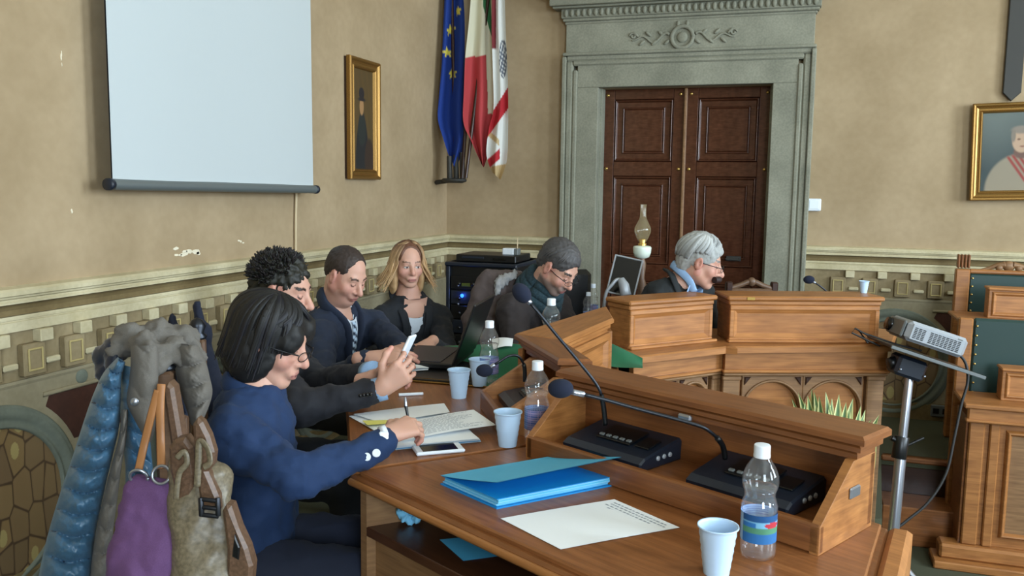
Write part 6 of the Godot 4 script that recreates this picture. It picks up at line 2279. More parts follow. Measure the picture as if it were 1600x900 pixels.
	var oc := thing("office_chair", "black padded office chair back between the scarf wearer and the door", "chair", Vector3(bc.x, 0, bc.z))
	part(bx(bc + Vector3(0, -0.06, 0), Vector3(0.17, 0.28, 0.06), 0.025, fwd(gdir(0.2, 0.9, 0.0))), "backrest", M.leather_black, oc)
	part(bx(Vector3(bc.x, 0.45, bc.z) - gdir(0.2, 0.9, 0) * 0.22, Vector3(0.40, 0.07, 0.40), 0.03), "seat", M.leather_black, oc)
	m = MB.new()
	m.tube(PackedVector3Array([Vector3(bc.x, 0.05, bc.z - 0.22), Vector3(bc.x, 0.43, bc.z - 0.22)]), PackedFloat32Array([0.03]), 12)
	m.tube(PackedVector3Array([bc - Vector3(0, 0.1, 0.03), Vector3(bc.x, 0.44, bc.z - 0.06)]), PackedFloat32Array([0.02]), 10)
	part(m, "column", M.plastic_black, oc)
	for i in 5:
		m = MB.new()
		var a := TAU * i / 5.0
		m.tube(PackedVector3Array([Vector3(bc.x, 0.07, bc.z - 0.22), Vector3(bc.x + cos(a) * 0.27, 0.03, bc.z - 0.22 + sin(a) * 0.27)]), PackedFloat32Array([0.022, 0.015]), 8)
		part(m, "leg", M.plastic_black, oc)

# a flat piece with thickness, its outline given in pixels at one depth
func slab_px(pts: Array, d: float, th: float) -> MB:
	var c := at_d(pts[0][0], pts[0][1], d)
	var n := IC
	var poly := PackedVector2Array()
	for q in pts:
		var r := ray(q[0], q[1])
		var p := CAM + r * ((c - CAM).dot(n) / r.dot(n)) - c
		poly.append(Vector2(p.dot(IR), p.y))
	var m := MB.new()
	m.prism(poly, -th, 0.0, Transform3D(Basis(IR, n, Vector3.UP), c), minf(th * 0.3, 0.006))
	return m

var seams := []
# a quilted panel between two outlines in pixels, puffed in baffles across its length
func puffer(lp: Array, rp: Array, d: float, bulge: float, baffles: float, amp: float, sd: int) -> MB:
	var l := []
	var r := []
	for q in lp:
		l.append(Vector2(q[0], q[1]))
	for q in rp:
		r.append(Vector2(q[0], q[1]))
	var nz := wrinkle(sd, 30.0)
	var fine := wrinkle(sd + 50, 75.0)
	var m := MB.new()
	var front := []
	var rear := []
	var nr := int(baffles * 11.0) + 20
	var nc := 34
	for i in nr + 1:
		var t := i / float(nr)
		var a := along(l, t)
		var b := along(r, t)
		var fr := PackedVector3Array()
		var re := PackedVector3Array()
		for j in nc + 1:
			var u := j / float(nc)
			var p := a.lerp(b, u)
			var base := at_d(p.x, p.y, d)
			var edge := pow(sin(PI * clampf(u, 0.0, 1.0)), 0.4)
			var w := t * baffles + 0.16 * sin(u * 3.0 + sd) + 0.05 * sin(u * 9.0)
			var puff := sqrt(absf(sin(w * PI))) * amp + nz.get_noise_3dv(base) * amp * 0.16 + fine.get_noise_3dv(base) * amp * 0.12
			var k := bulge * edge + puff * edge
			fr.append(at_d(p.x, p.y, d - k))
			re.append(at_d(p.x, p.y, d + 0.012 * edge))
		front.append(fr)
		rear.append(re)
	m.grid(front, false, true)
	m.grid(rear, false, false)
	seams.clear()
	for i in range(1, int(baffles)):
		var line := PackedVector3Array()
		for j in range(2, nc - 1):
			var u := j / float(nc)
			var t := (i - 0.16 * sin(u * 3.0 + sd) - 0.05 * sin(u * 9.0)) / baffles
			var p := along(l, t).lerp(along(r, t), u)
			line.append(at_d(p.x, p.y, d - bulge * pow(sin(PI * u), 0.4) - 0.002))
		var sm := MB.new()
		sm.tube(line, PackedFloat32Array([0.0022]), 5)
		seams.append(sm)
	return m

# ================================================================ people
const IR := Vector3(0.9497, 0, -0.3132)   # to the right in the picture
const IC := Vector3(0.3132, 0, 0.9497)    # towards the camera
func gdir(r: float, c: float, u: float) -> Vector3:
	return (IR * r + IC * c + Vector3.UP * u).normalized()
func wrinkle(sd: int, freq := 11.0) -> FastNoiseLite:
	var n := FastNoiseLite.new()
	n.seed = sd
	n.frequency = freq
	n.fractal_octaves = 3
	return n

# skin of the face at the head's own place q (x to the person's left, y up, z forward)
func face_color(q: Vector3, k: Dictionary) -> Color:
	var c: Color = k.skin
	var ax := absf(q.x)
	var ck := exp(-(Vector3(ax, q.y, q.z) - Vector3(0.045, -0.025, 0.07)).length_squared() / 0.0009)
	c = c.lerp(k.flush, 0.5 * ck)
	c = c.lerp(k.flush, 0.45 * exp(-(q - Vector3(0, -0.03, 0.112)).length_squared() / 0.0004))
	if ax > 0.068:
		c = c.lerp(k.flush, 0.5)
	if k.has("stubble") and q.z > -0.03:
		var b := smoothstep(-0.040, -0.062, q.y) * smoothstep(-0.125, -0.10, q.y)
		var up := smoothstep(0.020, 0.012, absf(q.y + 0.052)) * smoothstep(0.034, 0.026, ax) * smoothstep(0.07, 0.08, q.z)
		c = c.lerp(k.stubble, k.get("stubble_amount", 0.5) * clampf(maxf(b, up), 0.0, 1.0))
	if q.z > 0.05:
		if Vector2(q.x / 0.025, (q.y + 0.068) / 0.0105).length() < 1.0:
			c = c.lerp(k.lip, 0.65)
		if absf(q.y + 0.068) < 0.0022 and ax < 0.022:
			c = (k.lip as Color) * 0.45
		var by := 0.029 + 0.006 * sin(clampf((ax - 0.012) / 0.042, 0.0, 1.0) * PI * 0.8) - 0.002
		if ax > 0.013 and ax < 0.052 and absf(q.y - by) < k.get("brow_w", 0.0048):
			c = k.brow
		if k.get("eyes", "down") == "open":
			var e := Vector2((ax - 0.032) / 0.0140, (q.y - 0.003) / 0.0052)
			if e.length() < 1.0:
				c = lin(0.80, 0.78, 0.76)
				if Vector2(q.x - signf(q.x) * 0.032 - k.get("gaze", 0.0), q.y - 0.004).length() < 0.0062:
					c = lin(0.16, 0.13, 0.11)
			elif e.length() < 1.35:
				c = c.lerp(lin(0.25, 0.16, 0.14), 0.7 if q.y > 0.003 else 0.3)
		else:
			if ax > 0.018 and ax < 0.047 and absf(q.y + 0.003 + 40.0 * (ax - 0.032) * (ax - 0.032) * -1.0 + 0.0) < 0.0028:
				c = lin(0.20, 0.13, 0.11)
	return c

func head_field(O: Vector3, B: Basis, s: float, k: Dictionary, neck: Vector3) -> Fld:
	var e := Vector3.ONE * 0.165 * s
	var f := Fld.new(O - e - Vector3(0, 0.02, 0), O + e, 0.0046)
	var P := func(x: float, y: float, z: float) -> Vector3: return O + B * (Vector3(x, y, z) * s)
	var jw: float = k.get("jaw", 1.0)
	f.ell(P.call(0, 0.035, -0.012), Vector3(0.075, 0.090, 0.096) * s, B, 0.02)
	f.ell(P.call(0, -0.030, 0.028), Vector3(0.061 * jw, 0.078, 0.062) * s, B, 0.03)
	f.cap(P.call(-0.050 * jw, -0.048, 0.0), P.call(-0.018, -0.094, 0.058), 0.022 * s * jw, 0.018 * s, 0.02)
	f.cap(P.call(0.050 * jw, -0.048, 0.0), P.call(0.018, -0.094, 0.058), 0.022 * s * jw, 0.018 * s, 0.02)
	f.ell(P.call(0, -0.098, 0.066), Vector3(0.022, 0.018, 0.019) * s, B, 0.018)
	f.cap(P.call(-0.036, 0.026, 0.072), P.call(0.036, 0.026, 0.072), 0.014 * s, 0.014 * s, 0.016)
	for sd in [-1.0, 1.0]:
		f.ell(P.call(sd * 0.042, -0.026, 0.060), Vector3(0.024, 0.024, 0.022) * s, B, 0.02)
		f.ell(P.call(sd * 0.032, 0.004, 0.095), Vector3(0.019, 0.012, 0.014) * s, B, 0.010, true)
		f.ell(P.call(sd * 0.032, 0.003, 0.074), Vector3(0.0155, 0.0125, 0.0135) * s, B, 0.004)
		f.ell(P.call(sd * 0.079, 0.0, -0.006), Vector3(0.010, 0.034, 0.021) * s, B * Basis(Vector3.UP, sd * 0.35), 0.006)
		f.ell(P.call(sd * 0.090, 0.002, -0.002), Vector3(0.007, 0.018, 0.009) * s, B * Basis(Vector3.UP, sd * 0.35), 0.004, true)
	var nl: float = k.get("nose", 1.0)
	f.cap(P.call(0, 0.014, 0.086), P.call(0, -0.030, 0.098 + 0.012 * nl), 0.0085 * s, 0.0135 * s * nl, 0.010)
	for sd in [-1.0, 1.0]:
		f.ell(P.call(sd * 0.013 * nl, -0.034, 0.094), Vector3(0.0095, 0.008, 0.011) * s * nl, B, 0.006)
	f.ell(P.call(0, -0.060, 0.084), Vector3(0.030, 0.020, 0.014) * s, B, 0.012)
	f.ell(P.call(0, -0.0625, 0.094), Vector3(0.023, 0.0055, 0.007) * s, B, 0.004)
	f.ell(P.call(0, -0.0740, 0.092), Vector3(0.020, 0.0065, 0.008) * s, B, 0.004)
	f.ell(P.call(0, -0.068, 0.103), Vector3(0.024, 0.0022, 0.006) * s, B, 0.003, true)
	f.cap(P.call(0, -0.05, -0.025), neck, 0.054 * s * k.get("neck", 1.0), 0.060 * s * k.get("neck", 1.0), 0.025)
	if k.get("double_chin", 0.0) > 0.0:
		f.ell(P.call(0, -0.108, 0.020), Vector3(0.05, 0.026, 0.045) * s, B, 0.03)
	return f

# a hand as one surface: palm, four fingers with three bends each, thumb
func hand(mb: MB, W: Vector3, dir: Vector3, back: Vector3, right: bool, curl: Array, tc: float, s: float, skin: Color, flush: Color) -> void:
	dir = dir.normalized()
	back = (back - dir * back.dot(dir)).normalized()
	var T := back.cross(dir) if right else dir.cross(back)
	var c := W + dir * 0.07 * s
	var e := Vector3.ONE * 0.125 * s
	var f := Fld.new(c - e, c + e, 0.0036)
	f.cap(W - dir * 0.045, W + dir * 0.01, 0.025 * s, 0.024 * s, 0.015)
	var lens := [0.073, 0.081, 0.075, 0.059]
	var rr := [0.0090, 0.0093, 0.0088, 0.0078]
	var tips := []
	for i in 4:
		var kn := W + (dir * (0.088 - 0.004 * absf(i - 1.0)) + T * (0.030 - i * 0.0205) + back * (0.006 - 0.003 * absf(i - 1.2))) * s
		f.cap(W + T * (0.010 - 0.008 * i) * s, kn, 0.0175 * s, 0.0120 * s, 0.012)
		var p := kn
		var a := 0.0
		var sp := (1.5 - i) * 0.05
		for j in 3:
			a += float(curl[i]) * [0.75, 1.0, 0.75][j]
			var d := (dir * cos(a) - back * sin(a) + T * sp).normalized()
			var q: Vector3 = p + d * (lens[i] * [0.46, 0.30, 0.24][j] * s)
			f.cap(p, q, rr[i] * s * (1.0 - 0.06 * j), rr[i] * s * (0.95 - 0.07 * j), 0.004)
			p = q
		tips.append(p)
	var tb := W + (dir * 0.022 + T * 0.020 - back * 0.004) * s
	var td := (T * 0.80 + dir * 0.60 - back * 0.25).normalized()
	var ta := W + (dir * 0.05 - back * 0.03) * s
	for j in 3:
		var q: Vector3 = tb + td * ([0.044, 0.034, 0.027][j] * s)
		f.cap(tb, q, [0.0165, 0.0115, 0.0102][j] * s, [0.0120, 0.0105, 0.0085][j] * s, 0.008)
		tb = q
		td = (td + (dir * 0.8 - T * 0.7 - back * 0.5) * tc * 0.55).normalized()
	tips.append(tb)
	f.into(mb, null, 0.0, func(p: Vector3) -> Color:
		var dd := 1.0
		for t in tips:
			dd = minf(dd, (p - t).length())
		return skin.lerp(flush, 0.55 * (1.0 - smoothstep(0.006, 0.03, dd))))

# curved locks of hair lying on the skull
func locks(mb: MB, O: Vector3, B: Basis, s: float, rng: RandomNumberGenerator, n: int, rad: Vector3, part_x: float, fall: Callable, r0: float, cols: Array, wave := 0.0) -> void:
	for i in n:
		var phi := rng.randf_range(-PI, PI)
		var spec: Array = fall.call(phi)     # [end angle from the crown, drop below, outward flare, forward sweep]
		if spec.is_empty():
			continue
		var end: float = spec[0] * rng.randf_range(0.88, 1.04)
		var drop: float = spec[1] * rng.randf_range(0.82, 1.1)
		var sd := 1.0 if sin(phi) > 0.0 else -1.0
		var pts := PackedVector3Array()
		var m := 7
		var lift := rng.randf_range(0.97, 1.035)
		var w0 := rng.randf_range(0, TAU)
		var last := Vector3.ZERO
		for j in m + 1:
			var t := j / float(m)
			var th := lerpf(rng.randf_range(0.02, 0.25) if j == 0 else 0.12, end, t)
			var ph: float = phi + float(spec[3]) * t * t * sd
			var p := Vector3(sin(th) * sin(ph) * rad.x, cos(th) * rad.y, sin(th) * cos(ph) * rad.z) * lift
			p.x += part_x * (1.0 - t)
			p += Vector3(0, 0.035, -0.012)
			last = p
			pts.append(O + B * (p * s))
		if drop > 0.0:
			var k := 5
			for j in range(1, k + 1):
				var t := j / float(k)
				var p := last + Vector3(0, -drop * t, 0)
				var out := Vector3(last.x, 0, last.z + 0.012).normalized()
				p += out * (float(spec[2]) * t * t + wave * sin(t * 5.0 + w0) * 0.6)
				pts.append(O + B * (p * s))
		var rs := PackedFloat32Array()
		for j in pts.size():
			var t := j / float(pts.size() - 1)
			rs.append(r0 * s * (0.75 + 0.5 * sin(PI * minf(t * 1.3, 1.0))) * (1.0 - 0.75 * smoothstep(0.75, 1.0, t)))
		var v := rng.randf_range(0.75, 1.25)
		var before := mb.v.size()
		mb.tube(pts, rs, 6, 0.55, B * Vector3(0, 0, 1))
		var cnt := mb.v.size() - before
		for q in cnt:
			var t := float(q) / cnt
			var cc: Color = (cols[0] as Color).lerp(cols[1], smoothstep(0.1, 0.7, t)) * v
			cc.a = 1.0
			mb.c[before + q] = cc

func glasses(root: Node3D, O: Vector3, B: Basis, s: float, m: Material, rw := 0.024, rh := 0.017) -> void:
	var g := MB.new()
	for sd in [-1.0, 1.0]:
		var ring := PackedVector3Array()
		for i in 25:
			var a := TAU * i / 24
			ring.append(O + B * (Vector3(sd * 0.034 + cos(a) * rw, -0.002 + sin(a) * rh, 0.110 - 0.006 * cos(a) * sd) * s))
		g.tube(ring, PackedFloat32Array([0.0012]), 6)
		g.tube(PackedVector3Array([O + B * (Vector3(sd * (0.034 + rw), 0.004, 0.103) * s), O + B * (Vector3(sd * 0.080, 0.006, 0.05) * s), O + B * (Vector3(sd * 0.082, 0.006, -0.004) * s), O + B * (Vector3(sd * 0.080, -0.012, -0.022) * s)]), PackedFloat32Array([0.0018]), 6)
	g.tube(PackedVector3Array([O + B * (Vector3(-0.011, 0.002, 0.111) * s), O + B * (Vector3(0, 0.006, 0.114) * s), O + B * (Vector3(0.011, 0.002, 0.111) * s)]), PackedFloat32Array([0.0016]), 6)
	part(g, "glasses", m, root)

# the whole figure; j: joints in the world, k: looks
func figure(label: String, j: Dictionary, k: Dictionary) -> Dictionary:
	var H: Vector3 = j.hip
	var N: Vector3 = j.neck
	var root := thing("person", label, "person", Vector3(H.x, 0, H.z))
	var s: float = k.get("scale", 1.0)
	var B := fwd(j.face, j.get("up", Vector3.UP))
	var up := (N - H).normalized()
	var rt: Vector3 = (j.shR - j.shL).normalized()
	var fr := up.cross(rt).normalized()
	rt = fr.cross(up)
	# rt points to the person's right, fr forward
	var TB := Basis(rt, up, -fr)
	fr = rt.cross(up) * -1.0
	if fr.dot(j.body) < 0.0:
		fr = -fr
	TB = Basis(rt, up, rt.cross(up))
	var w: float = k.get("width", 1.0)
	var bw: float = k.get("belly", 1.0)
	# ---- body: one surface with head, neck, trunk, arms, hands, legs
	var body := MB.new()
	body.colored = true
	var hf := head_field(j.head, B, s, k, N)
	var inv := B.transposed()
	hf.into(body, null, 0.0, func(p: Vector3) -> Color: return face_color((inv * (p - j.head)) / s, k))
	body.color = k.skin
	var all := [N, H, j.shL, j.shR, j.elL, j.elR, j.wrL, j.wrR]
	var lo := N
	var hi := N
	for p in all:
		lo = lo.min(p)
		hi = hi.max(p)
	var e := Vector3.ONE * 0.24
	for pass_ in 2:
		var t := -0.013 if pass_ == 0 else 0.0     # the body lies inside its clothes
		var f := Fld.new(lo - e, hi + Vector3(0.24, 0.12, 0.24), 0.015 if pass_ == 0 else 0.0105)
		f.ell(H.lerp(N, 0.66) + fr * 0.012, Vector3(0.165 * w + t, 0.19 + t, 0.108 * w + t), TB, 0.05)
		f.ell(H.lerp(N, 0.30) + fr * 0.02 * bw, Vector3(0.150 * w + t, 0.18 + t, 0.115 * bw + t), TB, 0.06)
		f.ell(H + up * 0.01, Vector3(0.170 * w + t, 0.13 + t, 0.125 + t), TB, 0.05)
		for sd in ["L", "R"]:
			var sh: Vector3 = j["sh" + sd]
			var el: Vector3 = j["el" + sd]
			var wr: Vector3 = j["wr" + sd]
			var ar: float = k.get("arm", 1.0)
			f.cap(N - up * 0.03, sh, 0.052 + t, 0.062 * ar + t, 0.05)
			f.cap(H.lerp(N, 0.7), sh - up * 0.02, 0.09 + t, 0.058 + t, 0.05)
			f.cap(sh, el, 0.061 * ar + t, 0.050 * ar + t, 0.03)
			f.cap(el, wr, 0.049 * ar + t, 0.037 * ar + t, 0.02)
		if pass_ == 0:
			f.cap(N - up * 0.06, N + (j.head - N) * 0.3, 0.058, 0.054, 0.03)
			f.into(body)
		else:
			# neck opening, then the V of the lapels
			f.cap(N + up * 0.02 - fr * 0.01, j.head, 0.062 * k.get("neck", 1.0), 0.085, 0.012, true)
			if k.has("vneck"):
				f.cap(N + fr * 0.10 + up * 0.05, H.lerp(N, 1.0 - k.vneck) + fr * 0.165 * w, 0.062, 0.020, 0.008, true)
			var mb := MB.new()
			f.into(mb, wrinkle(k.get("seed", 1), k.get("wr_freq", 13.0)), k.get("wr_amp", 0.011))
			k.garment_node = part(mb, k.get("garment", "jacket"), k.cloth, root)
	if k.has("shirt"):
		var f := Fld.new(N - Vector3(0.24, 0.40, 0.24), N + Vector3(0.2, 0.12, 0.2), 0.0105)
		f.ell(H.lerp(N, 0.66) + fr * 0.012, Vector3(0.158 * w, 0.185, 0.100 * w), TB, 0.05)
		f.cap(N - up * 0.06 + fr * 0.01, N + up * 0.035, 0.066 * k.get("neck", 1.0), 0.064 * k.get("neck", 1.0), 0.03)
		f.cap(N + up * 0.0, N + up * 0.12 - fr * 0.02, 0.056, 0.075, 0.006, true)
		if k.has("scoop"):
			f.cap(N + fr * 0.12 + up * 0.06, N + fr * 0.13 - up * k.scoop, 0.07, 0.035, 0.01, true)
		var mb := MB.new()
		f.into(mb, wrinkle(77, 16.0), 0.004)
		part(mb, "shirt", k.shirt, root)
	# legs
	var bf: Vector3 = j.body
	var lg := MB.new()
	var rl := Vector3(-bf.z, 0, bf.x)
	var lf := Fld.new(Vector3(H.x, 0.0, H.z) - Vector3(0.7, 0.02, 0.7), H + Vector3(0.7, 0.25, 0.7), 0.017)
	lf.ell(H, Vector3(0.165, 0.11, 0.13), TB, 0.05)
	var sh_ := MB.new()
	for sd in [-1.0, 1.0]:
		var hj: Vector3 = H + rl * sd * 0.085
		var kn: Vector3 = Vector3(H.x, 0.50, H.z) + bf * 0.40 + rl * sd * 0.11
		var an := Vector3(kn.x, 0.08, kn.z) - bf * 0.04
		lf.cap(hj, kn, 0.085, 0.064, 0.04)
		lf.cap(kn, an, 0.062, 0.043, 0.03)
		body.tube(PackedVector3Array([hj, kn, an, an - Vector3(0, 0.03, 0)]), PackedFloat32Array([0.06, 0.045, 0.03, 0.03]), 8)
		sh_.ball(an + bf * 0.07 - Vector3(0, 0.035, 0), Vector3(0.045, 0.045, 0.13), fwd(bf), 12, 8)
	lf.into(lg, wrinkle(5), 0.012)
	part(lg, "trousers", k.get("trousers", M.black_cloth), root)
	part(sh_, "shoes", M.leather_black, root)
	# hands
	for hd in k.get("hands", []):
		hand(body, hd[0], hd[1], hd[2], hd[3], hd[4], hd[5], k.get("hand_scale", 1.0), k.skin, k.flush)
	part(body, "body", M.skin, root)
	var Cc := H.lerp(N, 0.66) + fr * 0.012
	var chest := func(u: float, v: float, lift: float) -> Vector3:
		# a point on the chest: u to the right, v up from the collar bone, lifted off the cloth
		var y := (N - Cc).dot(up) + v
		var k2 := 1.0 - pow(u / (0.165 * w), 2.0) - pow(clampf(y, -0.18, 0.16) / 0.19, 2.0)
		return Cc + rt * u + up * y + fr * (maxf(0.108 * w * sqrt(maxf(k2, 0.0)), 0.058) + lift)
	return {"root": root, "B": B, "fr": fr, "up": up, "rt": rt, "s": s, "chest": chest}

func hair_shell(O: Vector3, B: Basis, s: float, adds: Array, subs: Array, sd: int, amp: float, col: Color, freq := 60.0, paint = null) -> MB:
	var e := Vector3.ONE * 0.20 * s
	var f := Fld.new(O - e, O + e, 0.0062)
	for a in adds:
		f.ell(O + B * ((a[0] as Vector3) * s), (a[1] as Vector3) * s, B, 0.018)
	for a in subs:
		f.ell(O + B * ((a[0] as Vector3) * s), (a[1] as Vector3) * s, B, 0.012, true)
	var m := MB.new()
	m.colored = true
	m.color = col
	f.into(m, wrinkle(sd, freq), amp, paint)
	return m

func build_people() -> void:
	var rng := RandomNumberGenerator.new()
	rng.seed = 42
	var V := func(x: float, y: float, z: float) -> Vector3: return Vector3(x, y, z)
	var fair := {"skin": lin(0.78, 0.60, 0.52), "flush": lin(0.74, 0.47, 0.42), "lip": lin(0.66, 0.40, 0.38)}
	# ---------- 1 woman writing
	var bd := gdir(0.97, -0.18, 0.0)
	var N := at_d(394, 612, 2.10)
	var hip := Vector3(N.x, 0.53, N.z) - bd * 0.05
	var j := {"head": at_d(422, 531, 2.09), "face": gdir(0.98, 0.10, -0.34), "neck": N, "hip": hip, "body": bd, "shR": at_d(366, 682, 1.95), "shL": at_d(404, 660, 2.27), "elR": at_d(464, 746, 1.88), "wrR": at_d(596, 694, 2.03), "elL": at_d(404, 770, 2.36), "wrL": at_d(450, 850, 2.30)}
	var k := fair.duplicate()
	k.merge({"brow": lin(0.10, 0.08, 0.07), "cloth": M.navy_jacket, "garment": "jacket", "trousers": M.navy_trousers, "width": 0.92, "arm": 0.96, "wr_amp": 0.014, "seed": 3, "scale": 0.90, "hand_scale": 0.84, "jaw": 0.94, "neck": 0.88,
		"hands": [[at_d(603, 680, 2.05), gdir(0.74, -0.55, 0.16), gdir(0.1, 0.35, 0.9), true, [0.75, 0.85, 0.95, 1.0], 0.9]]})
	var r := figure("person in a navy jacket with a black bob writing on papers", j, k)
	var O: Vector3 = j.head
	var B: Basis = r.B
	var blk := lin(0.055, 0.055, 0.062)
	var m := hair_shell(O, B, 0.88, [[V.call(0, 0.040, -0.020), V.call(0.086, 0.094, 0.108)], [V.call(-0.064, -0.030, -0.018), V.call(0.030, 0.092, 0.070)], [V.call(0.064, -0.030, -0.018), V.call(0.030, 0.092, 0.070)], [V.call(0, -0.030, -0.072), V.call(0.074, 0.098, 0.048)], [V.call(-0.045, 0.035, 0.066), V.call(0.034, 0.048, 0.034)], [V.call(0.045, 0.045, 0.066), V.call(0.036, 0.046, 0.034)]],
		[[V.call(0, -0.068, 0.108), V.call(0.085, 0.078, 0.076)]], 6, 0.004, blk, 30.0)
	locks(m, O, B, 0.88, rng, 230, V.call(0.090, 0.098, 0.112), -0.01, func(phi: float) -> Array:
		var a := absf(phi)
		if a < 0.75:
			return [1.22, 0.02, 0.0, 0.5]
		if a < 1.25:
			return [1.5, 0.05, 0.004, 0.05]
		return [1.6, 0.115, 0.006, 0.0], 0.0075, [blk, lin(0.07, 0.07, 0.085)])
	part(m, "hair", M.hair, r.root)
	glasses(r.root, O, B, 0.90, M.plastic_black, 0.021, 0.013)
	# collar, sleeve buttons, watch
	var cl := MB.new()
	var ring := PackedVector3Array()
	for i in 17:
		var a := lerpf(-2.5, 2.5, i / 16.0)
		ring.append(N + (r.fr * (-cos(a) * 0.064) + r.rt * sin(a) * 0.068) + r.up * (0.030 - 0.028 * absf(a) / 2.5))
	cl.tube(ring, PackedFloat32Array([0.020]), 8, 0.5, r.up)
	part(cl, "collar", M.navy_jacket, r.root)
	var wd: Vector3 = (j.wrR - j.elR).normalized()
	for q in [[573, 714], [588, 708]]:
		var b := MB.new()
		var c := at_d(q[0], q[1], 1.958)
		b.lathe(PackedVector2Array([Vector2(0, 0.004), Vector2(0.005, 0.003), Vector2(0.0085, 0.005), Vector2(0.0095, 0.002), Vector2(0.0095, -0.004)]), 16, Transform3D(Basis(IR, gdir(0.05, 0.85, 0.35), gdir(0.05, 0.85, 0.35).cross(IR) * -1.0), c))
		part(b, "sleeve_button", M.plastic_white, r.root)
	var wt := MB.new()
	var hd := gdir(0.86, -0.35, 0.18)
	var wc := at_d(600, 683, 2.035)
	wt.tube(PackedVector3Array([wc - hd * 0.008, wc + hd * 0.008]), PackedFloat32Array([0.027]), 18)
	wt.box(wc + gdir(0.1, 0.8, 0.3) * 0.030, Vector3(0.022, 0.022, 0.008), 0.003, fwd(gdir(0.1, 0.8, 0.3)))
	part(wt, "wristwatch", M.plastic_white, r.root)
	# ---------- 2 man with spiky hair and phone
	bd = gdir(0.97, -0.05, 0.0)
	N = at_d(426, 518, 2.82)
	hip = Vector3(N.x, 0.53, N.z) - bd * 0.14
	j = {"head": at_d(441, 455, 2.77), "face": gdir(0.96, 0.18, -0.20), "neck": N, "hip": hip, "body": bd, "shR": at_d(414, 566, 2.62), "shL": at_d(446, 548, 2.98), "elR": at_d(470, 638, 2.42), "wrR": at_d(578, 612, 2.45), "elL": at_d(496, 600, 2.84), "wrL": at_d(572, 584, 2.60)}
	k = fair.duplicate()
	k.merge({"brow": lin(0.16, 0.11, 0.08), "stubble": lin(0.45, 0.36, 0.32), "stubble_amount": 0.35, "cloth": M.black_jacket, "seed": 9, "arm": 1.0, "nose": 1.1, "hand_scale": 0.9, "scale": 0.92,
		"hands": [[at_d(596, 606, 2.44), gdir(0.75, 0.0, 0.62), gdir(0.25, 0.9, 0.1), true, [0.75, 0.8, 0.85, 0.9], 0.7], [at_d(584, 590, 2.52), gdir(0.92, 0.15, 0.28), gdir(0.1, -0.6, 0.75), false, [0.55, 0.65, 0.75, 0.85], 0.6]]})
	r = figure("person with spiky dark hair holding a phone beside the person writing", j, k)
	O = j.head
	B = r.B
	var dk := lin(0.10, 0.085, 0.075)
	m = hair_shell(O, B, 0.92, [[V.call(0, 0.048, -0.020), V.call(0.084, 0.092, 0.104)], [V.call(0, 0.0, -0.070), V.call(0.066, 0.07, 0.045)]], [[V.call(0, -0.02, 0.105), V.call(0.085, 0.088, 0.075)], [V.call(0, -0.10, 0.02), V.call(0.12, 0.075, 0.09)]], 8, 0.012, dk, 38.0)
	spikes(m, O, B, 0.92, rng, 1300, V.call(0.084, 0.092, 0.104), 0.020, dk, 0.0, 0.0042)
	part(m, "hair", M.hair, r.root)
	for q in [[j.elR, j.wrR, 0.034], [j.elL, j.wrL, 0.034]]:
		var cf := MB.new()
		var d: Vector3 = (q[1] - q[0]).normalized()
		cf.tube(PackedVector3Array([q[1] + d * 0.01, q[1] + d * 0.046]), PackedFloat32Array([0.035, 0.034]), 18)
		part(cf, "shirt_cuff", M.shirt_blue, r.root)
	for i in 4:
		var b := MB.new()
		b.ball(at_d(563 + i * 5.5, 618 - i * 0.8, 2.375), Vector3.ONE * 0.006, Basis.IDENTITY, 8, 5)
		part(b, "sleeve_button", M.plastic_black, r.root)
	var ph := thing("mobile_phone", "white mobile phone held up by the person with spiky hair", "phone", at_d(632, 552, 2.50))
	var pb := fwd(gdir(-0.9, -0.2, 0.42), gdir(0.4, 0.0, 0.9))
	part(bx(at_d(632, 552, 2.50), Vector3(0.062, 0.118, 0.008), 0.003, pb), "housing", M.plastic_white, ph)
	part(bx(at_d(632, 552, 2.50) + pb * Vector3(0, 0, 0.0045), Vector3(0.054, 0.095, 0.001), 0.0, pb), "display", M.display, ph)
	# ---------- 3 man with tie
	bd = gdir(0.80, 0.30, 0.0)
	N = at_d(522, 488, 3.62)
	hip = Vector3(N.x, 0.53, N.z) - bd * 0.16
	j = {"head": at_d(540, 431, 3.55), "face": gdir(0.74, 0.46, -0.44), "neck": N, "hip": hip, "body": bd, "shR": at_d(498, 530, 3.42), "shL": at_d(582, 508, 3.76), "elR": at_d(508, 600, 3.14), "wrR": at_d(570, 564, 2.96), "elL": at_d(640, 558, 3.46), "wrL": at_d(624, 552, 3.16)}
	k = fair.duplicate()
	k.merge({"skin": lin(0.76, 0.55, 0.47), "flush": lin(0.72, 0.42, 0.37), "brow": lin(0.28, 0.20, 0.16), "stubble": lin(0.58, 0.42, 0.38), "stubble_amount": 0.4, "cloth": M.navy_sweater, "garment": "sweater", "vneck": 0.12, "seed": 12, "width": 1.10, "belly": 1.15, "jaw": 1.10, "neck": 1.12, "double_chin": 1.0, "nose": 1.08, "scale": 0.90,
		"hands": [[at_d(580, 560, 2.95), gdir(0.95, 0.0, 0.05), gdir(0.0, 0.45, 0.85), true, [0.30, 0.35, 0.40, 0.45], 0.5], [at_d(620, 551, 3.13), gdir(-0.3, 0.8, -0.1), gdir(0.3, -0.2, 0.9), false, [0.5, 0.6, 0.6, 0.6], 0.5]]})
	r = figure("person in a navy zip sweater and striped tie looking down", j, k)
	O = j.head
	B = r.B
	var br := lin(0.20, 0.16, 0.14)
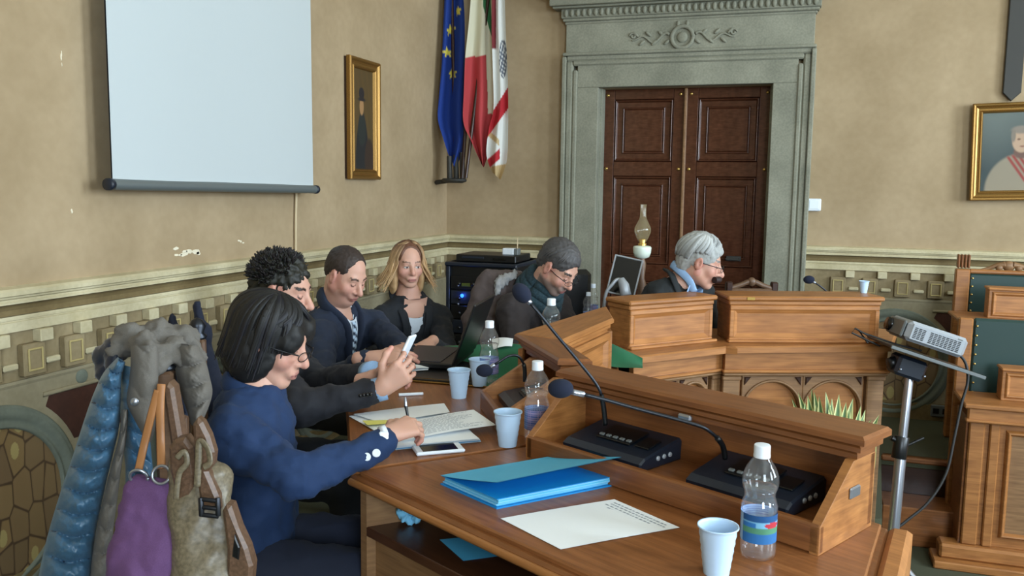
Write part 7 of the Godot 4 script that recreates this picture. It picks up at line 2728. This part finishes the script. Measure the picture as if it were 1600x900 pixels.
	m = hair_shell(O, B, 0.90, [[V.call(0, 0.046, -0.018), V.call(0.0785, 0.088, 0.101)], [V.call(0, 0.005, -0.065), V.call(0.062, 0.06, 0.044)]], [[V.call(0, 0.052, 0.122), V.call(0.070, 0.100, 0.088)], [V.call(0, -0.085, 0.02), V.call(0.12, 0.092, 0.10)], [V.call(0.05, 0.06, 0.105), V.call(0.035, 0.04, 0.055)], [V.call(-0.05, 0.06, 0.105), V.call(0.035, 0.04, 0.055)]], 5, 0.004, br, 90.0)
	part(m, "hair", M.hair, r.root)
	# shirt collar and tie
	front_patch(r, "shirt_front", M.shirt_white, 0.02, -0.10, 0.035, 0.016, 0.014)
	var kt: Vector3 = N + r.fr * 0.078 - r.up * 0.012
	for sd in [-1.0, 1.0]:
		var c := MB.new()
		c.tube(curve([N - r.fr * 0.05 + r.rt * sd * 0.045 + r.up * 0.045, N + r.rt * sd * 0.068 + r.up * 0.035, N + r.fr * 0.055 + r.rt * sd * 0.045 + r.up * 0.015, kt + r.rt * sd * 0.028 - r.up * 0.022], 5), rads(0.016, 0.012, 16), 8, 0.35, r.up)
		part(c, "shirt_collar", M.shirt_white, r.root)
		var sc := MB.new()
		sc.tube(curve([N - r.fr * 0.068 + r.rt * sd * 0.04 + r.up * 0.060, N + r.rt * sd * 0.086 + r.up * 0.042, r.chest.call(sd * 0.056, 0.0, 0.026), r.chest.call(sd * 0.022, -0.13, 0.02)], 5), rads(0.034, 0.016, 16), 8, 0.45, r.up)
		part(sc, "sweater_collar", M.navy_sweater, r.root)
	var tie := MB.new()
	tie.colored = true
	var rows := []
	var cols := []
	for i in 31:
		var t := i / 30.0
		var hw := lerpf(0.016, 0.011, t / 0.12) if t < 0.12 else lerpf(0.013, 0.030, (t - 0.12) / 0.88)
		var row := PackedVector3Array()
		var cr := []
		for q in 9:
			var u := q / 8.0 * 2.0 - 1.0
			row.append(r.chest.call(u * hw, 0.01 - 0.20 * t, 0.020 + 0.006 * (1.0 - u * u)))
			cr.append(lin(0.70, 0.78, 0.86) if fposmod(t * 7.0 + u * 0.35, 1.0) < 0.55 else lin(0.10, 0.14, 0.22))
		rows.append(row)
		cols.append(cr)
	tie.grid(rows, false, false, cols)
	part(tie, "striped_tie", M.painted, r.root)
	# ---------- 4 blonde woman
	bd = gdir(0.50, 0.86, 0.0)
	N = at_d(638, 470, 4.14)
	hip = Vector3(N.x, 0.53, N.z) - bd * 0.10
	j = {"head": at_d(637, 414, 4.08), "face": gdir(0.40, 0.91, -0.10), "neck": N, "hip": hip, "body": bd, "shR": at_d(600, 500, 4.06), "shL": at_d(684, 496, 4.22), "elR": at_d(586, 560, 3.86), "wrR": at_d(618, 558, 3.62), "elL": at_d(700, 556, 3.92), "wrL": at_d(680, 542, 3.52)}
	k = fair.duplicate()
	k.merge({"skin": lin(0.80, 0.62, 0.53), "brow": lin(0.42, 0.30, 0.22), "brow_w": 0.0034, "vneck": 0.38, "eyes": "open", "gaze": 0.003, "cloth": M.black_blazer, "seed": 15, "width": 0.90, "arm": 0.92, "jaw": 0.93, "neck": 0.86, "nose": 0.92, "scale": 0.84, "lip": lin(0.68, 0.38, 0.37), "hand_scale": 0.95,
		"hands": [[at_d(668, 539, 3.47), gdir(-0.40, 0.85, -0.22), gdir(0.1, 0.35, 0.9), false, [0.8, 0.85, 0.9, 0.95], 0.8]]})
	r = figure("blonde person in a black blazer and white top facing the room", j, k)
	O = j.head
	B = r.B
	var root_c := lin(0.38, 0.25, 0.17)
	var gold := lin(0.74, 0.60, 0.43)
	var inv := B.transposed()
	m = hair_shell(O, B, 0.84, [[V.call(0, 0.046, -0.022), V.call(0.086, 0.092, 0.104)], [V.call(-0.078, -0.055, -0.015), V.call(0.026, 0.115, 0.055)], [V.call(0.078, -0.055, -0.015), V.call(0.026, 0.115, 0.055)], [V.call(0, -0.04, -0.07), V.call(0.08, 0.13, 0.045)]],
		[[V.call(0.004, 0.022, 0.110), V.call(0.068, 0.110, 0.090)], [V.call(0, -0.15, 0.05), V.call(0.055, 0.10, 0.075)]], 2, 0.004, gold, 30.0, func(p: Vector3) -> Color:
			return root_c.lerp(gold, smoothstep(0.05, -0.06, (inv * (p - j.head)).y)))
	locks(m, O, B, 0.84, rng, 240, V.call(0.090, 0.098, 0.108), 0.012, func(phi: float) -> Array:
		var a := absf(phi)
		if a < 0.9:
			return [] if a < 0.5 else [0.75, 0.0, 0.0, 1.0]
		return [1.5, 0.175, 0.075, 0.1], 0.0095, [root_c, gold], 0.020)
	part(m, "hair", M.hair, r.root)
	front_patch(r, "top", M.shirt_white, -0.035, -0.30, 0.058, 0.014, 0.006)
	front_patch(r, "throat", M.skin, 0.045, -0.045, 0.060, 0.058, 0.004, k.skin)
	for sd in [-1.0, 1.0]:
		var lp := MB.new()
		lp.tube(curve([N - r.fr * 0.05 + r.rt * sd * 0.055 + r.up * 0.035, N + r.rt * sd * 0.074 + r.up * 0.018, r.chest.call(sd * 0.066, -0.03, 0.016), r.chest.call(sd * 0.050, -0.13, 0.017), r.chest.call(sd * 0.018, -0.30, 0.018)], 6), rads(0.026, 0.016, 25), 8, 0.35, r.rt)
		part(lp, "lapel", M.black_blazer, r.root)
	var nk := MB.new()
	var nring := PackedVector3Array()
	for i in 13:
		var a := lerpf(-1.2, 1.2, i / 12.0)
		nring.append(N + r.rt * sin(a) * 0.062 + r.fr * (cos(a) * 0.075 - 0.005) - r.up * (0.03 * cos(a)))
	nk.tube(nring, PackedFloat32Array([0.0015]), 5)
	part(nk, "necklace", M.steel, r.root)
	# ---------- 5 man with scarf and glasses
	bd = gdir(0.72, 0.50, 0.0)
	N = at_d(838, 456, 3.98)
	hip = Vector3(N.x, 0.53, N.z) - bd * 0.26
	j = {"head": at_d(871, 418, 3.85), "face": gdir(0.64, 0.46, -0.62), "neck": N, "hip": hip, "body": bd, "shR": at_d(802, 484, 3.82), "shL": at_d(868, 480, 4.14), "elR": at_d(808, 575, 3.68), "wrR": at_d(862, 545, 3.66), "elL": at_d(915, 555, 4.0), "wrL": at_d(892, 540, 3.80)}
	k = fair.duplicate()
	k.merge({"skin": lin(0.70, 0.50, 0.44), "flush": lin(0.68, 0.40, 0.36), "brow": lin(0.20, 0.17, 0.16), "stubble": lin(0.42, 0.40, 0.39), "stubble_amount": 0.75, "cloth": M.brown_coat, "garment": "coat", "seed": 21, "width": 1.05, "arm": 1.1, "scale": 0.95})
	r = figure("person in a teal scarf and dark coat with glasses looking down", j, k)
	O = j.head
	B = r.B
	var gb := lin(0.27, 0.26, 0.26)
	m = hair_shell(O, B, 0.95, [[V.call(0, 0.050, -0.016), V.call(0.081, 0.090, 0.104)], [V.call(0, 0.005, -0.065), V.call(0.066, 0.066, 0.048)]], [[V.call(0, -0.005, 0.120), V.call(0.085, 0.088, 0.078)], [V.call(0, -0.088, 0.02), V.call(0.12, 0.075, 0.10)]], 15, 0.005, gb, 60.0)
	locks(m, O, B, 0.95, rng, 170, V.call(0.084, 0.092, 0.106), 0.0, func(phi: float) -> Array:
		var a := absf(phi)
		if a < 0.8:
			return [0.95, 0.0, 0.0, 0.3]
		return [1.35 if a < 1.6 else 1.6, 0.0, 0.0, 0.2], 0.007, [lin(0.42, 0.41, 0.41), gb])
	part(m, "hair", M.hair, r.root)
	glasses(r.root, O, B, 0.95, M.plastic_black, 0.023, 0.013)
	var sf := MB.new()
	for q in [[0.082, 0.0, 0.026], [0.092, -0.035, 0.026], [0.074, 0.033, 0.022]]:
		var lp := PackedVector3Array()
		for i in 29:
			var a := TAU * i / 28.0
			lp.append(N + (O - N) * 0.18 + r.rt * cos(a) * q[0] + r.fr * (sin(a) * (q[0] + 0.01) + 0.012) + r.up * (q[1] - 0.018 * sin(a) + 0.008 * sin(a * 3.0)))
		sf.tube(lp, PackedFloat32Array([q[2]]), 10)
	var tl := curve([N + r.fr * 0.10 + r.rt * 0.02, N + r.fr * 0.135 - r.up * 0.08, N + r.fr * 0.15 + r.rt * 0.02 - r.up * 0.18, N + r.fr * 0.15 + r.rt * 0.01 - r.up * 0.26], 5)
	sf.tube(tl, PackedFloat32Array([0.045]), 10, 0.4, r.rt)
	var sm := mat("scarf_teal", Color(0.20, 0.30, 0.34), 0.95, 0, toned(noise_img(128, 128, 0.12, 3, 3), Color(0.45, 0.5, 0.5), Color(1, 1, 1)), Vector3.ONE * 5.0)
	part(sf, "scarf", sm, r.root)
	# ---------- 6 grey haired man in profile
	bd = gdir(0.90, 0.20, 0.0)
	N = at_d(1062, 441, 3.92)
	hip = Vector3(N.x, 0.53, N.z) - bd * 0.24
	j = {"head": at_d(1094, 410, 3.86), "face": gdir(0.93, 0.22, -0.26), "neck": N, "hip": hip, "body": bd, "shR": at_d(1030, 462, 3.88), "shL": at_d(1094, 462, 4.14), "elR": at_d(1062, 580, 3.84), "wrR": at_d(1110, 556, 3.95), "elL": at_d(1128, 565, 4.15), "wrL": at_d(1150, 545, 4.05)}
	k = fair.duplicate()
	k.merge({"skin": lin(0.78, 0.57, 0.50), "flush": lin(0.76, 0.44, 0.40), "brow": lin(0.45, 0.42, 0.40), "cloth": M.charcoal_suit, "garment": "suit_jacket", "seed": 30, "width": 1.04, "nose": 1.22, "scale": 0.92})
	r = figure("grey haired person in a dark suit with a dark moustache in profile", j, k)
	O = j.head
	B = r.B
	var gw := lin(0.62, 0.63, 0.62)
	m = hair_shell(O, B, 0.92, [[V.call(0, 0.052, -0.016), V.call(0.087, 0.098, 0.110)], [V.call(0, 0.0, -0.068), V.call(0.070, 0.085, 0.050)]], [[V.call(0, -0.012, 0.122), V.call(0.09, 0.082, 0.078)], [V.call(0, -0.092, 0.03), V.call(0.12, 0.080, 0.10)]], 19, 0.006, gw, 50.0)
	locks(m, O, B, 0.92, rng, 210, V.call(0.090, 0.101, 0.112), -0.015, func(phi: float) -> Array:
		var a := absf(phi)
		if a < 0.9:
			return [1.02, 0.0, 0.0, 0.8]
		return [1.4 if a < 1.7 else 1.75, 0.01, 0.0, 0.3], 0.009, [lin(0.72, 0.73, 0.72), lin(0.50, 0.51, 0.51)])
	part(m, "hair", M.hair, r.root)
	glasses(r.root, O, B, 0.92, M.steel_dark, 0.023, 0.015)
	var ms := MB.new()
	ms.colored = true
	ms.color = lin(0.16, 0.11, 0.10)
	for sd in [-1.0, 1.0]:
		ms.tube(curve([O + B * (Vector3(0, -0.050, 0.108) * 0.92), O + B * (Vector3(sd * 0.020, -0.053, 0.108) * 0.92), O + B * (Vector3(sd * 0.046, -0.058, 0.088) * 0.92)]), rads(0.014, 0.015, 13), 10)
	part(ms, "moustache", M.hair, r.root)
	front_patch(r, "shirt_front", M.shirt_blue, 0.02, -0.24, 0.06, 0.012, 0.012)
	for sd in [-1.0, 1.0]:
		var c := MB.new()
		c.tube(curve([N - r.fr * 0.05 + r.rt * sd * 0.05 + r.up * 0.060, N + r.rt * sd * 0.073 + r.up * 0.055, N + r.fr * 0.065 + r.rt * sd * 0.055 + r.up * 0.035, N + r.fr * 0.10 + r.rt * sd * 0.030 - r.up * 0.0], 5), rads(0.020, 0.016, 16), 8, 0.35, r.up)
		part(c, "shirt_collar", M.shirt_blue, r.root)
		var lp := MB.new()
		lp.tube(curve([N - r.fr * 0.07 + r.rt * sd * 0.03 + r.up * 0.02, N + r.fr * 0.01 + r.rt * sd * 0.088 + r.up * 0.012, r.chest.call(sd * 0.07, -0.09, 0.016), r.chest.call(sd * 0.02, -0.25, 0.018)], 6), rads(0.024, 0.014, 19), 8, 0.35, r.rt)
		part(lp, "lapel", M.charcoal_suit, r.root)

# a piece of clothing that shows in the opening of a jacket: from v0 down to v1, narrowing
func front_patch(r: Dictionary, called: String, m: Material, v0: float, v1: float, w0: float, w1: float, lift: float, col = null) -> void:
	var mb := MB.new()
	if col != null:
		mb.colored = true
		mb.color = col
	var rows := []
	for i in 15:
		var t := i / 14.0
		var row := PackedVector3Array()
		for q in 11:
			var u := q / 10.0 * 2.0 - 1.0
			var sag := 0.012 * (1.0 - u * u) if i == 0 else 0.0
			row.append(r.chest.call(u * lerpf(w0, w1, t), lerpf(v0, v1, t) - sag, lift))
		rows.append(row)
	mb.grid(rows, false, false)
	part(mb, called, m, r.root)

# short pointed tufts standing off the skull
func spikes(mb: MB, O: Vector3, B: Basis, s: float, rng: RandomNumberGenerator, n: int, rad: Vector3, ln: float, col: Color, lay := 0.0, r0 := 0.0065) -> void:
	for i in n:
		var th := acos(rng.randf_range(-0.15, 1.0))
		var ph := rng.randf_range(-PI, PI)
		var d := Vector3(sin(th) * sin(ph), cos(th), sin(th) * cos(ph))
		if d.z > 0.52 and d.y < 0.80:
			continue
		if d.z > 0.15 and d.y < 0.30:
			continue
		var p := Vector3(d.x * rad.x, d.y * rad.y, d.z * rad.z) * 0.97 + Vector3(0, 0.045, -0.018)
		var t := (d + Vector3(rng.randf_range(-0.6, 0.6), rng.randf_range(-0.2, 0.7), rng.randf_range(-0.4, 0.6)) * (0.8 + lay) - Vector3(0, 0, lay)).normalized()
		var l := ln * rng.randf_range(0.5, 1.15)
		var v := rng.randf_range(0.6, 1.5)
		mb.color = Color(col.r * v, col.g * v, col.b * v)
		mb.tube(PackedVector3Array([O + B * (p * s), O + B * ((p + d * l * 0.4 + t * l * 0.2) * s), O + B * ((p + d * l * 0.35 + t * l * 0.75) * s)]), PackedFloat32Array([r0 * s, r0 * 0.8 * s, 0.001]), 5)
